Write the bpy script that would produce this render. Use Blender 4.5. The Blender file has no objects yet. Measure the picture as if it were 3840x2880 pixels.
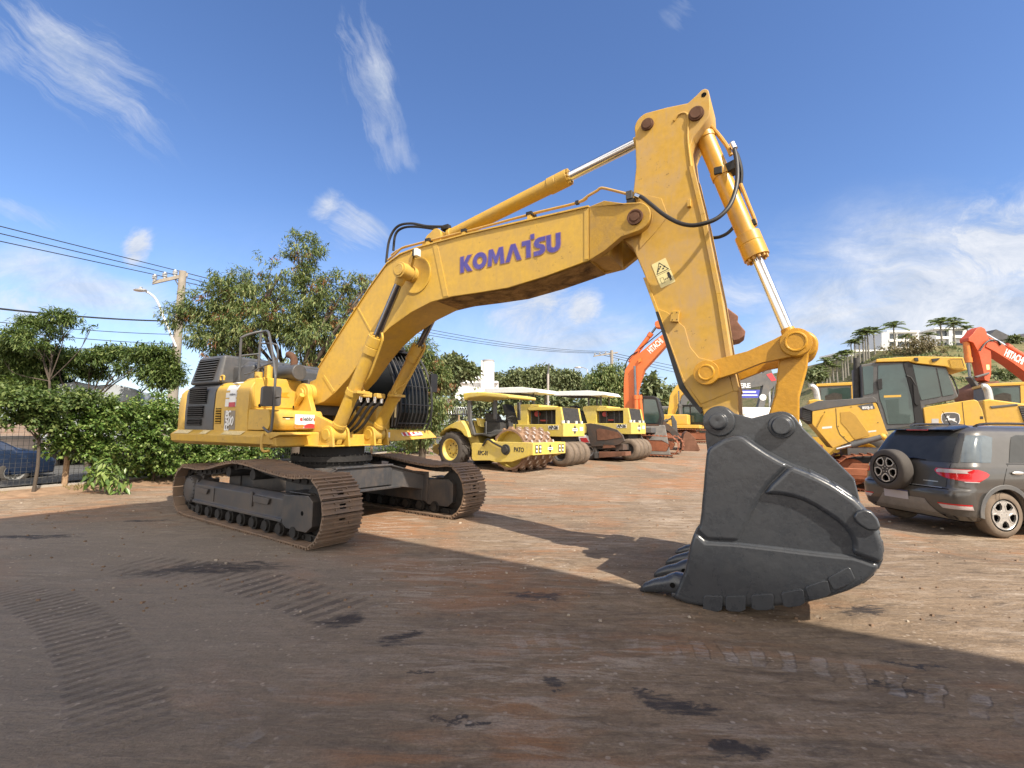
import bpy, bmesh, math, random
from mathutils import Vector, Matrix, Euler
R = math.radians
PI = math.pi
scene = bpy.context.scene
COL = scene.collection
rng = random.Random(7)

# ---------------------------------------------------------------- camera
CAM_H, FOC, PITCH, ROLL = 1.5911, 472.58, 0.0944, 0.0118
cam_d = bpy.data.cameras.new('camera'); cam = bpy.data.objects.new('camera', cam_d); COL.objects.link(cam)
cam_d.sensor_width = 36.0; cam_d.lens = 36.0*FOC/1024.0
cam_d.clip_start = 0.05; cam_d.clip_end = 5000
cam.matrix_world = Matrix.Translation((0, 0, CAM_H)) @ Matrix.Rotation(PI/2+PITCH, 4, 'X') @ Matrix.Rotation(ROLL, 4, 'Z')
scene.camera = cam

# measured pixel (photo, 3840 wide) -> direction / place in the yard
def ray(px, py):
    u, v = (px-1920)/3.75, (py-1440)/3.75
    cr, sr = math.cos(ROLL), math.sin(ROLL)
    u, v = u*cr+v*sr, -u*sr+v*cr
    cp, sp = math.cos(PITCH), math.sin(PITCH)
    return Vector((u, FOC*cp+v*sp, FOC*sp-v*cp))
RISE0, RISEK, RISE1 = 14.0, .026, 45.0                 # the yard climbs a little towards the back
def rise(y): return RISEK*(min(max(y, RISE0), RISE1)-RISE0)
def gr(px, py, z=0.0):
    d = ray(px, py); t = (z-CAM_H)/d.z
    if t < 0 or d.y*t > RISE0:
        t = -(CAM_H+RISE0*RISEK)/(d.z-RISEK*d.y)
        if t < 0 or d.y*t > RISE1: t = (rise(RISE1)-CAM_H)/d.z
        return Vector((d.x*t, d.y*t, rise(d.y*t)))
    return Vector((d.x*t, d.y*t, z))
def plane(loc, yaw, sc=1.0):
    """photo pixel -> (x, z) in the upright plane y = off of a machine standing at loc"""
    fw = Vector((math.cos(yaw), math.sin(yaw))); n = Vector((-math.sin(yaw), math.cos(yaw))); o = Vector((loc[0], loc[1]))
    def f(px, py, off=0.0):
        d = ray(px, py); dd = Vector((d.x, d.y)); tt = (off*sc+o.dot(n))/dd.dot(n); q = dd*tt-o
        return (q.dot(fw)/sc, (d.z*tt+CAM_H-loc[2])/sc)
    return f
def at(px, py, Y):
    d = ray(px, py); t = Y/d.y
    return Vector((d.x*t, Y, CAM_H+d.z*t))

# ---------------------------------------------------------------- mesh builder
class MB:
    def __init__(s, M=None): s.v = []; s.f = []; s.m = []; s.M = M
    def add(s, vs, fs, mat=0, M=None):
        o = len(s.v)
        for p in vs:
            p = Vector(p)
            if M is not None: p = M @ p
            s.v.append(p)
        for f in fs: s.f.append([o+i for i in f]); s.m.append(mat)
    def box(s, x0, x1, y0, y1, z0, z1, mat=0, M=None):
        vs = [(x, y, z) for x in (x0, x1) for y in (y0, y1) for z in (z0, z1)]
        s.add(vs, [(0,1,3,2),(4,6,7,5),(0,4,5,1),(2,3,7,6),(0,2,6,4),(1,5,7,3)], mat, M)
    def cbox(s, c, sx, sy, sz, mat=0, rot=None):
        M = Matrix.Translation(c)
        if rot is not None: M = M @ rot
        s.box(-sx/2, sx/2, -sy/2, sy/2, -sz/2, sz/2, mat, M)
    def hexa(s, p, mat=0):
        """8 points: bottom ring of 4 then top ring of 4"""
        s.add(p, [(3,2,1,0),(4,5,6,7),(0,1,5,4),(1,2,6,5),(2,3,7,6),(3,0,4,7)], mat)
    def prism(s, poly, a, b, axis='y', mat=0, M=None):
        """2-D outline extruded along an axis.  y: (x,z); x: (y,z); z: (x,y)"""
        n = len(poly)
        def P(q, t):
            if axis == 'y': return (q[0], t, q[1])
            if axis == 'x': return (t, q[0], q[1])
            return (q[0], q[1], t)
        vs = [P(q, a) for q in poly]+[P(q, b) for q in poly]
        fs = [list(range(n)), list(range(2*n-1, n-1, -1))]
        for i in range(n):
            j = (i+1) % n; fs.append((i, i+n, j+n, j))
        s.add(vs, fs, mat, M)
    def cyl(s, p, q, r0, r1=None, n=20, mat=0, caps=True, M=None):
        p = Vector(p); q = Vector(q); r1 = r0 if r1 is None else r1
        d = (q-p).normalized(); a = d.orthogonal().normalized(); b = d.cross(a)
        vs = []
        for c, r in ((p, r0), (q, r1)):
            for i in range(n):
                t = 2*PI*i/n; vs.append(c+a*r*math.cos(t)+b*r*math.sin(t))
        fs = [(i, (i+1) % n, n+(i+1) % n, n+i) for i in range(n)]
        if caps: fs += [list(range(n-1, -1, -1)), list(range(n, 2*n))]
        s.add(vs, fs, mat, M)
    def lathe(s, p, d, prof, n=32, mat=0, M=None, seg=None):
        """prof: (along, radius) pairs about the axis p + d"""
        p = Vector(p); d = Vector(d).normalized(); a = d.orthogonal().normalized(); b = d.cross(a)
        vs = []
        for (h, r) in prof:
            for i in range(n):
                t = 2*PI*i/n; vs.append(p+d*h+a*r*math.cos(t)+b*r*math.sin(t))
        fs = []
        for k in range(len(prof)-1):
            for i in range(n):
                j = (i+1) % n; fs.append((k*n+i, k*n+j, (k+1)*n+j, (k+1)*n+i))
        s.add(vs, fs, mat, M)
    def tube(s, path, r, n=8, mat=0, caps=True):
        path = [Vector(p) for p in path]; m = len(path)
        rr = r if isinstance(r, (list, tuple)) else [r]*m
        vs = []; a = None
        for k in range(m):
            d = (path[min(k+1, m-1)]-path[max(k-1, 0)])
            if d.length < 1e-9: d = Vector((0, 0, 1))
            d.normalize()
            if a is None: a = d.orthogonal().normalized()
            else:
                a = a-d*a.dot(d)
                a = a.normalized() if a.length > 1e-6 else d.orthogonal().normalized()
            b = d.cross(a)
            for i in range(n):
                t = 2*PI*i/n; vs.append(path[k]+(a*math.cos(t)+b*math.sin(t))*rr[k])
        fs = []
        for k in range(m-1):
            for i in range(n):
                j = (i+1) % n; fs.append((k*n+i, k*n+j, (k+1)*n+j, (k+1)*n+i))
        if caps: fs += [list(range(n-1, -1, -1)), list(range((m-1)*n, m*n))]
        s.add(vs, fs, mat)
    def ball(s, c, rx, ry=None, rz=None, n=14, m=8, mat=0):
        ry = rx if ry is None else ry; rz = rx if rz is None else rz
        vs = []; c = Vector(c)
        for k in range(m+1):
            ph = -PI/2+PI*k/m
            for i in range(n):
                t = 2*PI*i/n
                vs.append(c+Vector((rx*math.cos(ph)*math.cos(t), ry*math.cos(ph)*math.sin(t), rz*math.sin(ph))))
        fs = [(k*n+i, k*n+(i+1) % n, (k+1)*n+(i+1) % n, (k+1)*n+i) for k in range(m) for i in range(n)]
        s.add(vs, fs, mat)
    def grid(s, fn, nu, nv, mat=0):
        vs = [fn(i/nu, j/nv) for j in range(nv+1) for i in range(nu+1)]
        fs = [(j*(nu+1)+i, j*(nu+1)+i+1, (j+1)*(nu+1)+i+1, (j+1)*(nu+1)+i) for j in range(nv) for i in range(nu)]
        s.add(vs, fs, mat)
    def pieces(s):
        """groups of faces that stand well apart from each other"""
        par = list(range(len(s.v)))
        def find(a):
            while par[a] != a: par[a] = par[par[a]]; a = par[a]
            return a
        for f in s.f:
            r0 = find(f[0])
            for i in f[1:]: par[find(i)] = r0
        isl = {}
        for i in range(len(s.v)): isl.setdefault(find(i), []).append(i)
        if len(isl) < 2 or len(isl) > 260: return None
        bb = []
        for k, ids in isl.items():
            ps = [s.M @ s.v[i] if s.M is not None else s.v[i] for i in ids]
            bb.append((k, [min(p[a] for p in ps) for a in range(3)], [max(p[a] for p in ps) for a in range(3)]))
        n = len(bb); g = list(range(n))
        def fg(a):
            while g[a] != a: a = g[a]
            return a
        sz = [max(h[a]-l[a] for a in range(3)) for _, l, h in bb]
        for i in range(n):
            for j in range(i):
                gap = math.sqrt(sum(max(0, bb[i][1][a]-bb[j][2][a], bb[j][1][a]-bb[i][2][a])**2 for a in range(3)))
                if gap <= max(.02, .45*max(sz[i], sz[j])):
                    a, b = fg(i), fg(j)
                    if a != b: g[a] = b
        grp = {bb[i][0]: fg(i) for i in range(n)}
        if len(set(grp.values())) < 2: return None
        out = {}
        for fi, f in enumerate(s.f): out.setdefault(grp[find(f[0])], []).append(fi)
        return list(out.values())
    def build(s, name, mats, parent=None, bevel=0.0, ang=38, seg=2, smooth=True, recalc=True, solid=0, split=True):
        if split:
            pc = s.pieces()
            if pc:
                first = None
                for fids in pc:
                    q = MB(s.M); mp = {}
                    for fi in fids:
                        nf = []
                        for i in s.f[fi]:
                            if i not in mp: mp[i] = len(q.v); q.v.append(s.v[i])
                            nf.append(mp[i])
                        q.f.append(nf); q.m.append(s.m[fi])
                    o = q.build(name, mats, parent, bevel, ang, seg, smooth, recalc, solid, False)
                    first = first or o
                return first
        me = bpy.data.meshes.new(name)
        vs = [s.M @ v for v in s.v] if s.M is not None else s.v
        me.from_pydata([tuple(v) for v in vs], [], s.f)
        mats = mats if isinstance(mats, (list, tuple)) else [mats]
        for m in mats: me.materials.append(m)
        me.polygons.foreach_set('material_index', s.m)
        if recalc:
            bm = bmesh.new(); bm.from_mesh(me); bmesh.ops.recalc_face_normals(bm, faces=bm.faces); bm.to_mesh(me); bm.free()
        if smooth:
            me.polygons.foreach_set('use_smooth', [True]*len(me.polygons))
            me.set_sharp_from_angle(angle=R(ang))
        o = bpy.data.objects.new(name, me); COL.objects.link(o)
        if parent is not None: o.parent = parent
        if solid:
            md = o.modifiers.new('solid', 'SOLIDIFY'); md.thickness = solid; md.offset = -1
        if bevel:
            md = o.modifiers.new('bevel', 'BEVEL'); md.width = bevel; md.segments = seg; md.limit_method = 'ANGLE'; md.angle_limit = R(40)
            md.harden_normals = True
        return o

def tag(o, label=None, cat=None, group=None, kind=None):
    if label: o['label'] = label
    if cat: o['category'] = cat
    if group: o['group'] = group
    if kind: o['kind'] = kind
    return o
def empty(name, loc=(0,0,0), rz=0.0, sc=1.0):
    o = bpy.data.objects.new(name, None); COL.objects.link(o)
    o.location = loc; o.rotation_euler = (0, 0, rz); o.scale = (sc, sc, sc); o.empty_display_size = 0.2
    return o
KIDS = {}
def copy_tree(o, parent=None):
    c = o.copy(); COL.objects.link(c)
    if parent is not None: c.parent = parent
    for ch in [k for k in bpy.data.objects if k.parent == o]: copy_tree(ch, c)
    return c
def rounded(poly, rads, n=5):
    """round the corners of a 2-D outline"""
    out = []; m = len(poly)
    if not isinstance(rads, (list, tuple)): rads = [rads]*m
    for i in range(m):
        p = Vector(poly[i]); a = Vector(poly[i-1]); b = Vector(poly[(i+1) % m]); r = rads[i]
        if r <= 0: out.append(tuple(p)); continue
        da = (a-p); db = (b-p); la = da.length; lb = db.length
        t = min(r, la*.48, lb*.48)
        s0 = p+da.normalized()*t; s1 = p+db.normalized()*t
        for k in range(n+1):
            w = k/n; out.append(tuple(s0*(1-w)**2+p*2*w*(1-w)+s1*w*w))
    return out
def circ(cx, cz, r, a0, a1, n=10):
    return [(cx+r*math.cos(R(a0+(a1-a0)*k/n)), cz+r*math.sin(R(a0+(a1-a0)*k/n))) for k in range(n+1)]
def smooth_path(pts, k=6):
    pts = [Vector(p) for p in pts]; out = []
    for i in range(len(pts)-1):
        p0 = pts[max(i-1, 0)]; p1 = pts[i]; p2 = pts[i+1]; p3 = pts[min(i+2, len(pts)-1)]
        for j in range(k):
            t = j/k
            out.append(0.5*((2*p1)+(p2-p0)*t+(2*p0-5*p1+4*p2-p3)*t*t+(3*p1-p0-3*p2+p3)*t**3))
    out.append(pts[-1]); return out
def text_mesh(name, txt, size, mat, parent, M, depth=0.004, bold=0.0, shear=0.0, align='CENTER', sx=1.0, spacing=1.0):
    cu = bpy.data.curves.new('lettering', 'FONT'); cu.body = txt; cu.size = size; cu.extrude = depth; cu.offset = bold; cu.shear = shear
    cu.align_x = align; cu.align_y = 'CENTER'; cu.resolution_u = 3; cu.space_character = spacing
    ob = bpy.data.objects.new('lettering', cu); COL.objects.link(ob)
    dg = bpy.context.evaluated_depsgraph_get(); dg.update()
    me = bpy.data.meshes.new_from_object(ob.evaluated_get(dg))
    bpy.data.objects.remove(ob); bpy.data.curves.remove(cu)
    me.transform(M @ Matrix.Diagonal((sx, 1, 1, 1)))
    me.materials.clear(); me.materials.append(mat); me.name = name
    o = bpy.data.objects.new(name, me); COL.objects.link(o)
    if parent is not None: o.parent = parent
    return o
def frame(o, xdir, ydir):
    """matrix putting text x along xdir and text y along ydir at o"""
    x = Vector(xdir).normalized(); y = Vector(ydir); y = (y-x*y.dot(x)).normalized(); z = x.cross(y)
    return Matrix(((x.x, y.x, z.x, o[0]), (x.y, y.y, z.y, o[1]), (x.z, y.z, z.z, o[2]), (0, 0, 0, 1)))

# ---------------------------------------------------------------- materials
MATS = {}
class NT:
    def __init__(s, name):
        m = bpy.data.materials.new(name); m.use_nodes = True; s.m = m; s.t = m.node_tree; s.n = s.t.nodes
        s.b = s.n['Principled BSDF']; s.out = s.n['Material Output']
    def N(s, kind, **kw):
        x = s.n.new('ShaderNode'+kind)
        for k, v in kw.items():
            if k.startswith('i_'): x.inputs[k[2:].replace('_', ' ')].default_value = v
            else: setattr(x, k, v)
        return x
    def L(s, a, b): s.t.links.new(a, b)
    def noise(s, vec, scale, detail=4, rough=.55, dist=0):
        x = s.N('TexNoise'); x.inputs['Scale'].default_value = scale; x.inputs['Detail'].default_value = detail
        x.inputs['Roughness'].default_value = rough; x.inputs['Distortion'].default_value = dist
        if vec is not None: s.L(vec, x.inputs['Vector'])
        return x.outputs['Fac']
    def ramp(s, fac, stops, interp='LINEAR'):
        x = s.N('ValToRGB'); cr = x.color_ramp; cr.interpolation = interp
        while len(cr.elements) < len(stops): cr.elements.new(0.5)
        for e, (p, c) in zip(cr.elements, stops):
            e.position = p; e.color = (c, c, c, 1) if isinstance(c, (int, float)) else (*c, 1)
        s.L(fac, x.inputs['Fac']); return x.outputs['Color']
    def mix(s, fac, a, b, mode='MIX'):
        x = s.N('Mix', data_type='RGBA', blend_type=mode)
        for sock, v in ((x.inputs[0], fac), (x.inputs[6], a), (x.inputs[7], b)):
            if hasattr(v, 'links') or isinstance(v, bpy.types.NodeSocket): s.L(v, sock)
            elif isinstance(v, (int, float)): sock.default_value = v if sock.type == 'VALUE' else (v, v, v, 1)
            else: sock.default_value = (*v, 1)
        return x.outputs[2]
    def math(s, op, a, b=None, c=None, clamp=False):
        x = s.N('Math', operation=op, use_clamp=clamp)
        for i, v in enumerate((a, b, c)):
            if v is None: continue
            if isinstance(v, (int, float)): x.inputs[i].default_value = v
            else: s.L(v, x.inputs[i])
        return x.outputs[0]
    def coord(s, kind='Object'): return s.N('TexCoord').outputs[kind]
    def mapping(s, vec, scale=(1,1,1), rot=(0,0,0), loc=(0,0,0)):
        x = s.N('Mapping'); s.L(vec, x.inputs['Vector']); x.inputs['Scale'].default_value = scale
        x.inputs['Rotation'].default_value = rot; x.inputs['Location'].default_value = loc; return x.outputs['Vector']
    def bump(s, h, strength=.3, dist=.01):
        x = s.N('Bump'); x.inputs['Strength'].default_value = strength; x.inputs['Distance'].default_value = dist
        s.L(h, x.inputs['Height']); s.L(x.outputs['Normal'], s.b.inputs['Normal'])
    def set(s, col=None, rough=None, metal=None, coat=None, spec=None):
        for k, v in (('Base Color', col), ('Roughness', rough), ('Metallic', metal), ('Coat Weight', coat), ('Specular IOR Level', spec)):
            if v is None: continue
            if isinstance(v, bpy.types.NodeSocket): s.L(v, s.b.inputs[k])
            elif k == 'Base Color': s.b.inputs[k].default_value = (*v, 1)
            else: s.b.inputs[k].default_value = v

def paint(name, col, rough=.42, dust=(.30,.20,.12), dust_amt=.35, chips=.0, chip_col=(.05,.03,.02), scale=1.0, bump=.06, metal=0.0, coat=0.0, streak=True, spec=.5):
    t = NT(name); c = t.coord()
    n1 = t.noise(c, 2.2*scale, 8, .65, .4)
    n2 = t.noise(t.mapping(c, (6*scale, 6*scale, .8*scale)), 3, 5, .6)
    f = t.math('MULTIPLY', t.ramp(n1, [(.40, 0.0), (.66, 1.0)]), dust_amt)
    if streak: f = t.math('ADD', f, t.math('MULTIPLY', t.ramp(n2, [(.52, 0.0), (.78, 1.0)]), dust_amt*.6), clamp=True)
    n3 = t.noise(c, 14*scale, 3)
    base = t.mix(t.ramp(n3, [(.3, 0.0), (.7, 1.0)]), tuple(x*.93 for x in col), tuple(min(1, x*1.06) for x in col))
    base = t.mix(f, base, dust)
    if chips:
        n4 = t.noise(c, 13*scale, 5, .72); n5 = t.noise(c, 1.1*scale, 3)
        k = t.math('MULTIPLY', t.ramp(n4, [(.62, 0.0), (.655, 1.0)]), t.ramp(n5, [(.44, 0.0), (.60, 1.0)]))
        base = t.mix(t.math('MULTIPLY', k, chips), base, chip_col)
    r = t.math('ADD', t.math('MULTIPLY', f, .45), t.math('ADD', t.math('MULTIPLY', n3, .10), rough-.05), clamp=True)
    t.set(base, r, metal, coat, spec)
    if bump: t.bump(t.math('ADD', t.noise(c, 5*scale, 5, .6), t.math('MULTIPLY', n1, .5)), bump, .02)
    MATS[name] = t.m; return t.m
def plain(name, col, rough=.5, metal=0.0, var=.15, scale=8, bump=0.0, spec=.5, coat=0.0):
    t = NT(name); c = t.coord(); n = t.noise(c, scale, 5, .6)
    t.set(t.mix(t.ramp(n, [(.3, 0.0), (.7, 1.0)]), tuple(x*(1-var) for x in col), tuple(min(1, x*(1+var)) for x in col)), t.math('ADD', t.math('MULTIPLY', n, .12), rough-.06), metal, coat, spec)
    if bump: t.bump(t.noise(c, scale*2, 5, .65), bump, .01)
    MATS[name] = t.m; return t.m
YEL = paint('excavator_yellow', (.56, .348, .043), .46, (.38, .26, .115), .45, chips=.5, chip_col=(.10, .06, .03))
YELARM = paint('excavator_arm_yellow', (.52, .31, .042), .5, (.44, .30, .15), .8, chips=.75, chip_col=(.07, .045, .03))
YELLINK = paint('fresh_yellow_paint', (.52, .26, .012), .38, (.33, .17, .04), .25, bump=.35, scale=1.6)
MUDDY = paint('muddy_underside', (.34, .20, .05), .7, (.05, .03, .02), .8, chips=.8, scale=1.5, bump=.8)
GREYP = paint('dark_grey_paint', (.060, .064, .070), .42, (.16, .13, .11), .28, bump=.08)
FRAMEG = paint('frame_grey', (.045, .047, .052), .42, (.20, .145, .10), .32, bump=.08)
BUCKET = paint('bucket_grey_paint', (.041, .046, .054), .25, (.075, .076, .077), .20, bump=.18, scale=1.7, coat=.15, streak=False)
BLACK = plain('black_plastic', (.012, .012, .013), .55)
RUBBER = plain('hose_rubber', (.018, .017, .017), .5)
VOID = plain('dark_interior', (.006, .006, .006), .9, spec=.1)
CHROME = plain('chrome_rod', (.72, .74, .76), .24, 1.0, .03)
DULLCHROME = plain('dull_rod', (.20, .20, .21), .22, 1.0, .1)
RUST = paint('rusty_pin', (.12, .055, .03), .8, (.05, .03, .02), .6, chips=.5, bump=.5, streak=False)
SHOE = paint('track_shoe_steel', (.175, .125, .09), .55, (.27, .175, .11), .75, chips=.5, chip_col=(.04, .03, .025), scale=1.2, bump=.25)
CHAIN = plain('track_chain', (.022, .020, .019), .7, .2, .4, bump=.4)
WHITE = plain('white_sticker', (.72, .72, .71), .45, var=.05)
STRIPE = plain('white_stripe', (.66, .65, .61), .45, var=.08)
RED = plain('sticker_red', (.42, .035, .04), .45)
ORANGE = plain('sticker_orange', (.55, .17, .03), .45)
BLUELOGO = paint('blue_lettering', (.050, .038, .27), .4, (.13, .12, .36), .5, chips=.7, chip_col=(.22, .20, .42), scale=2.2)
BLUEDGE = plain('faded_lettering_edge', (.30, .16, .18), .5, var=.2)
LOGOGREY = plain('lettering_grey', (.08, .08, .09), .5)
DECAL = plain('decal_cream', (.72, .63, .30), .45, var=.08)
LAMPW = plain('lamp_glass', (.75, .75, .72), .2)
AMBER = plain('worn_reflector', (.62, .50, .25), .5, var=.25, scale=30)
PIPEY = paint('tube_yellow', (.50, .30, .06), .45, (.40, .28, .16), .6)
# ---------------------------------------------------------------- sun and sky
SUN_AZ, SUN_EL = R(142), R(45)
sd = Vector((math.sin(SUN_AZ)*math.cos(SUN_EL), math.cos(SUN_AZ)*math.cos(SUN_EL), math.sin(SUN_EL)))
sl = bpy.data.lights.new('sun', 'SUN'); sl.energy = 3.9; sl.angle = R(0.53); sl.color = (1.0, .90, .76)
so = bpy.data.objects.new('sun', sl); COL.objects.link(so); so.rotation_euler = sd.to_track_quat('Z', 'Y').to_euler(); so.location = (10, -10, 30)
world = bpy.data.worlds.new('World'); scene.world = world; world.use_nodes = True
wt = world.node_tree; wn = wt.nodes
class WT(NT):
    def __init__(s): s.t = wt; s.n = wn
W = WT()
sky = W.N('TexSky', sky_type='NISHITA', sun_disc=False); sky.sun_elevation = SUN_EL; sky.sun_rotation = SUN_AZ
sky.air_density = 1.0; sky.dust_density = .7; sky.ozone_density = 2.6; sky.altitude = 600
g = W.N('NewGeometry').outputs['Incoming']
gen = W.coord('Generated')
sep = W.N('SeparateXYZ'); W.L(gen, sep.inputs[0])
yy = W.math('MAXIMUM', sep.outputs[1], .02)
uu = W.math('DIVIDE', sep.outputs[0], yy); vv = W.math('DIVIDE', sep.outputs[2], yy)
cmb = W.N('CombineXYZ'); W.L(uu, cmb.inputs[0]); W.L(vv, cmb.inputs[1]); uvw = cmb.outputs[0]
def sky_uv(px, py):
    d = ray(px, py); return d.x/d.y, d.z/d.y
warp = W.N('TexNoise'); warp.inputs['Scale'].default_value = 4.0; warp.inputs['Detail'].default_value = 5; W.L(uvw, warp.inputs['Vector'])
wv = W.N('VectorMath', operation='SUBTRACT'); W.L(warp.outputs['Color'], wv.inputs[0]); wv.inputs[1].default_value = (.5, .5, .5)
ww = W.N('VectorMath', operation='MULTIPLY_ADD'); W.L(wv.outputs[0], ww.inputs[0]); ww.inputs[1].default_value = (.09, .09, 0); W.L(uvw, ww.inputs[2])
def field(ang, stretch, sc, det=7):
    m2 = W.N('Mapping', vector_type='TEXTURE'); W.L(ww.outputs[0], m2.inputs['Vector'])
    m2.inputs['Rotation'].default_value = (0, 0, ang); m2.inputs['Scale'].default_value = (stretch, 1, 1)
    return W.noise(m2.outputs[0], sc, det, .70, .5)
FIELDS = [field(R(-38), 7, 17, 9), field(R(-68), 4.5, 16, 9), field(R(5), 1.5, 9, 9), field(R(10), 3.5, 6, 9)]
def cloud(a, b, wid, dens, fi, lo=.42, hi=.72):
    """a wisp lying along the line a-b of the sky"""
    ax, ay = sky_uv(*a); bx, by = sky_uv(*b)
    cx, cy = (ax+bx)/2, (ay+by)/2; L = math.hypot(bx-ax, by-ay)/2+1e-4; an = math.atan2(by-ay, bx-ax)
    mp = W.N('Mapping', vector_type='TEXTURE'); W.L(ww.outputs[0], mp.inputs['Vector'])
    mp.inputs['Location'].default_value = (cx, cy, 0); mp.inputs['Rotation'].default_value = (0, 0, an); mp.inputs['Scale'].default_value = (L, wid, 1)
    ln = W.N('VectorMath', operation='LENGTH'); W.L(mp.outputs[0], ln.inputs[0])
    mask = W.ramp(ln.outputs['Value'], [(0.0, 1.0), (1.0, 0.0)], 'EASE')
    # the wisp thins out by eroding the noise, not by fading a disc
    n = W.math('ADD', FIELDS[fi], W.math('MULTIPLY', W.math('SUBTRACT', mask, 1.0), .34))
    return W.math('MULTIPLY', W.ramp(n, [(lo-.06, 0.0), (hi, 1.0)]), W.math('MULTIPLY', W.math('MULTIPLY', mask, 2.2, clamp=True), dens))
cl = None
for args in [
    ((-160, -160), (760, 640), .15, 1.0, 0, .32, .74),
    ((0, -60), (480, 330), .08, .9, 0, .30, .66),
    ((-200, 60), (260, 300), .08, .45, 0, .38, .74),
    ((1300, -160), (1510, 760), .095, .85, 1, .34, .76),
    ((1360, 60), (1490, 500), .055, .95, 1, .26, .64),
    ((1470, 420), (1540, 700), .07, .5, 1, .38, .74),
    ((1170, 700), (1500, 1030), .09, .9, 0, .30, .64),
    ((1160, 700), (1290, 830), .07, .9, 2, .26, .56),
    ((430, 880), (620, 950), .065, 1.0, 2, .24, .44),
    ((-300, 930), (950, 1240), .10, .85, 3, .20, .56),
    ((-250, 1130), (520, 1190), .15, .80, 2, .28, .54),
    ((-200, 700), (340, 900), .05, .5, 0, .34, .70),
    ((1700, 1090), (2320, 1250), .18, 1.0, 2, .24, .52),
    ((1900, 1040), (2180, 1200), .10, 1.0, 2, .20, .46), ((2080, 1150), (2300, 1200), .09, 1.0, 2, .22, .48),
    ((1550, 1290), (2750, 1320), .14, .9, 3, .20, .54),
    ((2450, 1290), (4300, 900), .27, 1.0, 3, .14, .50),
    ((2700, 1190), (4050, 680), .14, .9, 3, .28, .62),
    ((2800, 1270), (4300, 1080), .26, 1.0, 3, .06, .40), ((3250, 1030), (4300, 760), .17, 1.0, 2, .20, .48),
    ((3160, 950), (3380, 910), .05, .8, 2, .28, .6),
    ((2500, 1100), (3050, 1130), .11, .7, 2, .32, .66),
    ((2420, 80), (2720, -40), .08, .40, 0, .38, .72)]:
    c1 = cloud(*args); cl = c1 if cl is None else W.math('MAXIMUM', cl, c1)
low = W.math('MULTIPLY', W.ramp(vv, [(0.0, .85), (.10, .60), (.28, .14), (.5, 0.0)]), W.ramp(FIELDS[3], [(.25, .55), (.7, 1.0)]))
cl = W.math('MAXIMUM', cl, low)
cl = W.math('MULTIPLY', cl, W.ramp(sep.outputs[1], [(0.0, 0.0), (.2, 1.0)]))
nb = W.noise(W.mapping(gen, (2, 2, 5)), 2.0, 5, .6)            # broken bright cloud, unseen, added behind the camera as fill for the shaded ground
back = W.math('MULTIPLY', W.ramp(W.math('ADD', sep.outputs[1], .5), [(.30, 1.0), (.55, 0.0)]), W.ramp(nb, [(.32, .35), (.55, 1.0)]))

shade = FIELDS[2]
ccol = W.mix(W.ramp(shade, [(.35, 0.0), (.65, 1.0)]), (1.95, 2.25, 2.8), (3.25, 3.32, 3.5))
hs = W.N('HueSaturation'); hs.inputs['Saturation'].default_value = 1.13; hs.inputs['Hue'].default_value = .508; hs.inputs['Value'].default_value = .78; W.L(sky.outputs[0], hs.inputs['Color'])
bg = wn['Background']; bg.inputs['Strength'].default_value = .14
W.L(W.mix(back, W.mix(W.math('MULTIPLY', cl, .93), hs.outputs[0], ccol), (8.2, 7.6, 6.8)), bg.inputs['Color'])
scene.view_settings.view_transform = 'Standard'; scene.view_settings.look = 'None'; scene.view_settings.gamma = 1.0
scene.view_settings.use_curve_mapping = False; scene.view_settings.exposure = 1.0
scene.cycles.max_bounces = 6; scene.cycles.diffuse_bounces = 4; scene.cycles.transparent_max_bounces = 12

# ---------------------------------------------------------------- ground
from mathutils import noise as mnoise
def gz(x, y):
    z = 0.018*mnoise.noise((x*.45, y*.45, 0))+.012*mnoise.noise((x*1.3, y*1.3, 3))+.006*mnoise.noise((x*4, y*4, 7))
    z -= .05*math.exp(-((x-2.3)**2+(y-4.6)**2)/3.2)          # hollow under the digging bucket
    if y > 20: z *= max(0.0, 1-(y-20)/40)
    return z-.012+rise(y)*min(1, max(0, (250-y)/100)+.6)
def warpc(t, near, far): return math.copysign(near*abs(t)+far*abs(t)**6, t)
gm = MB(); NX, NY = 330, 330
xs = [warpc(-1+2*i/NX, 26, 900) for i in range(NX+1)]
ys = [5+warpc(-1+2*j/NY, 26, 900) for j in range(NY+1)]
gm.add([(x, y, gz(x, y)) for y in ys for x in xs], [(j*(NX+1)+i, j*(NX+1)+i+1, (j+1)*(NX+1)+i+1, (j+1)*(NX+1)+i) for j in range(NY) for i in range(NX)])
t = NT('packed_dirt'); P = t.coord()
sx = t.N('SeparateXYZ'); t.L(P, sx.inputs[0]); X, Y = sx.outputs[0], sx.outputs[1]
st = t.mapping(P, (.42, 1.9, 1), (0, 0, R(-16)))      # wheel-smeared direction
st2 = t.mapping(P, (.40, 2.0, 1), (0, 0, R(12)))
n_big = t.noise(P, .38, 4, .65, .8); n_mid = t.noise(st, 1.5, 8, .72, 1.0); n_fine = t.noise(st2, 4.2, 7, .75, .8); n_grit = t.noise(P, 55, 4, .75); n_p1 = t.noise(P, .23, 4, .65, 1.0); n_p2 = t.noise(P, 1.7, 4, .7); n_st = t.noise(st, 4.6, 7, .75, .9)
col = t.mix(t.ramp(n_mid, [(.34, 0.0), (.66, 1.0)]), (.170, .124, .084), (.305, .224, .150))
col = t.mix(t.ramp(n_big, [(.38, 0.0), (.62, .55)]), col, (.250, .180, .118))
n_cr = t.noise(P, 13, 7, .78, .6); n_cl = t.noise(st2, 24, 5, .75)
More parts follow.
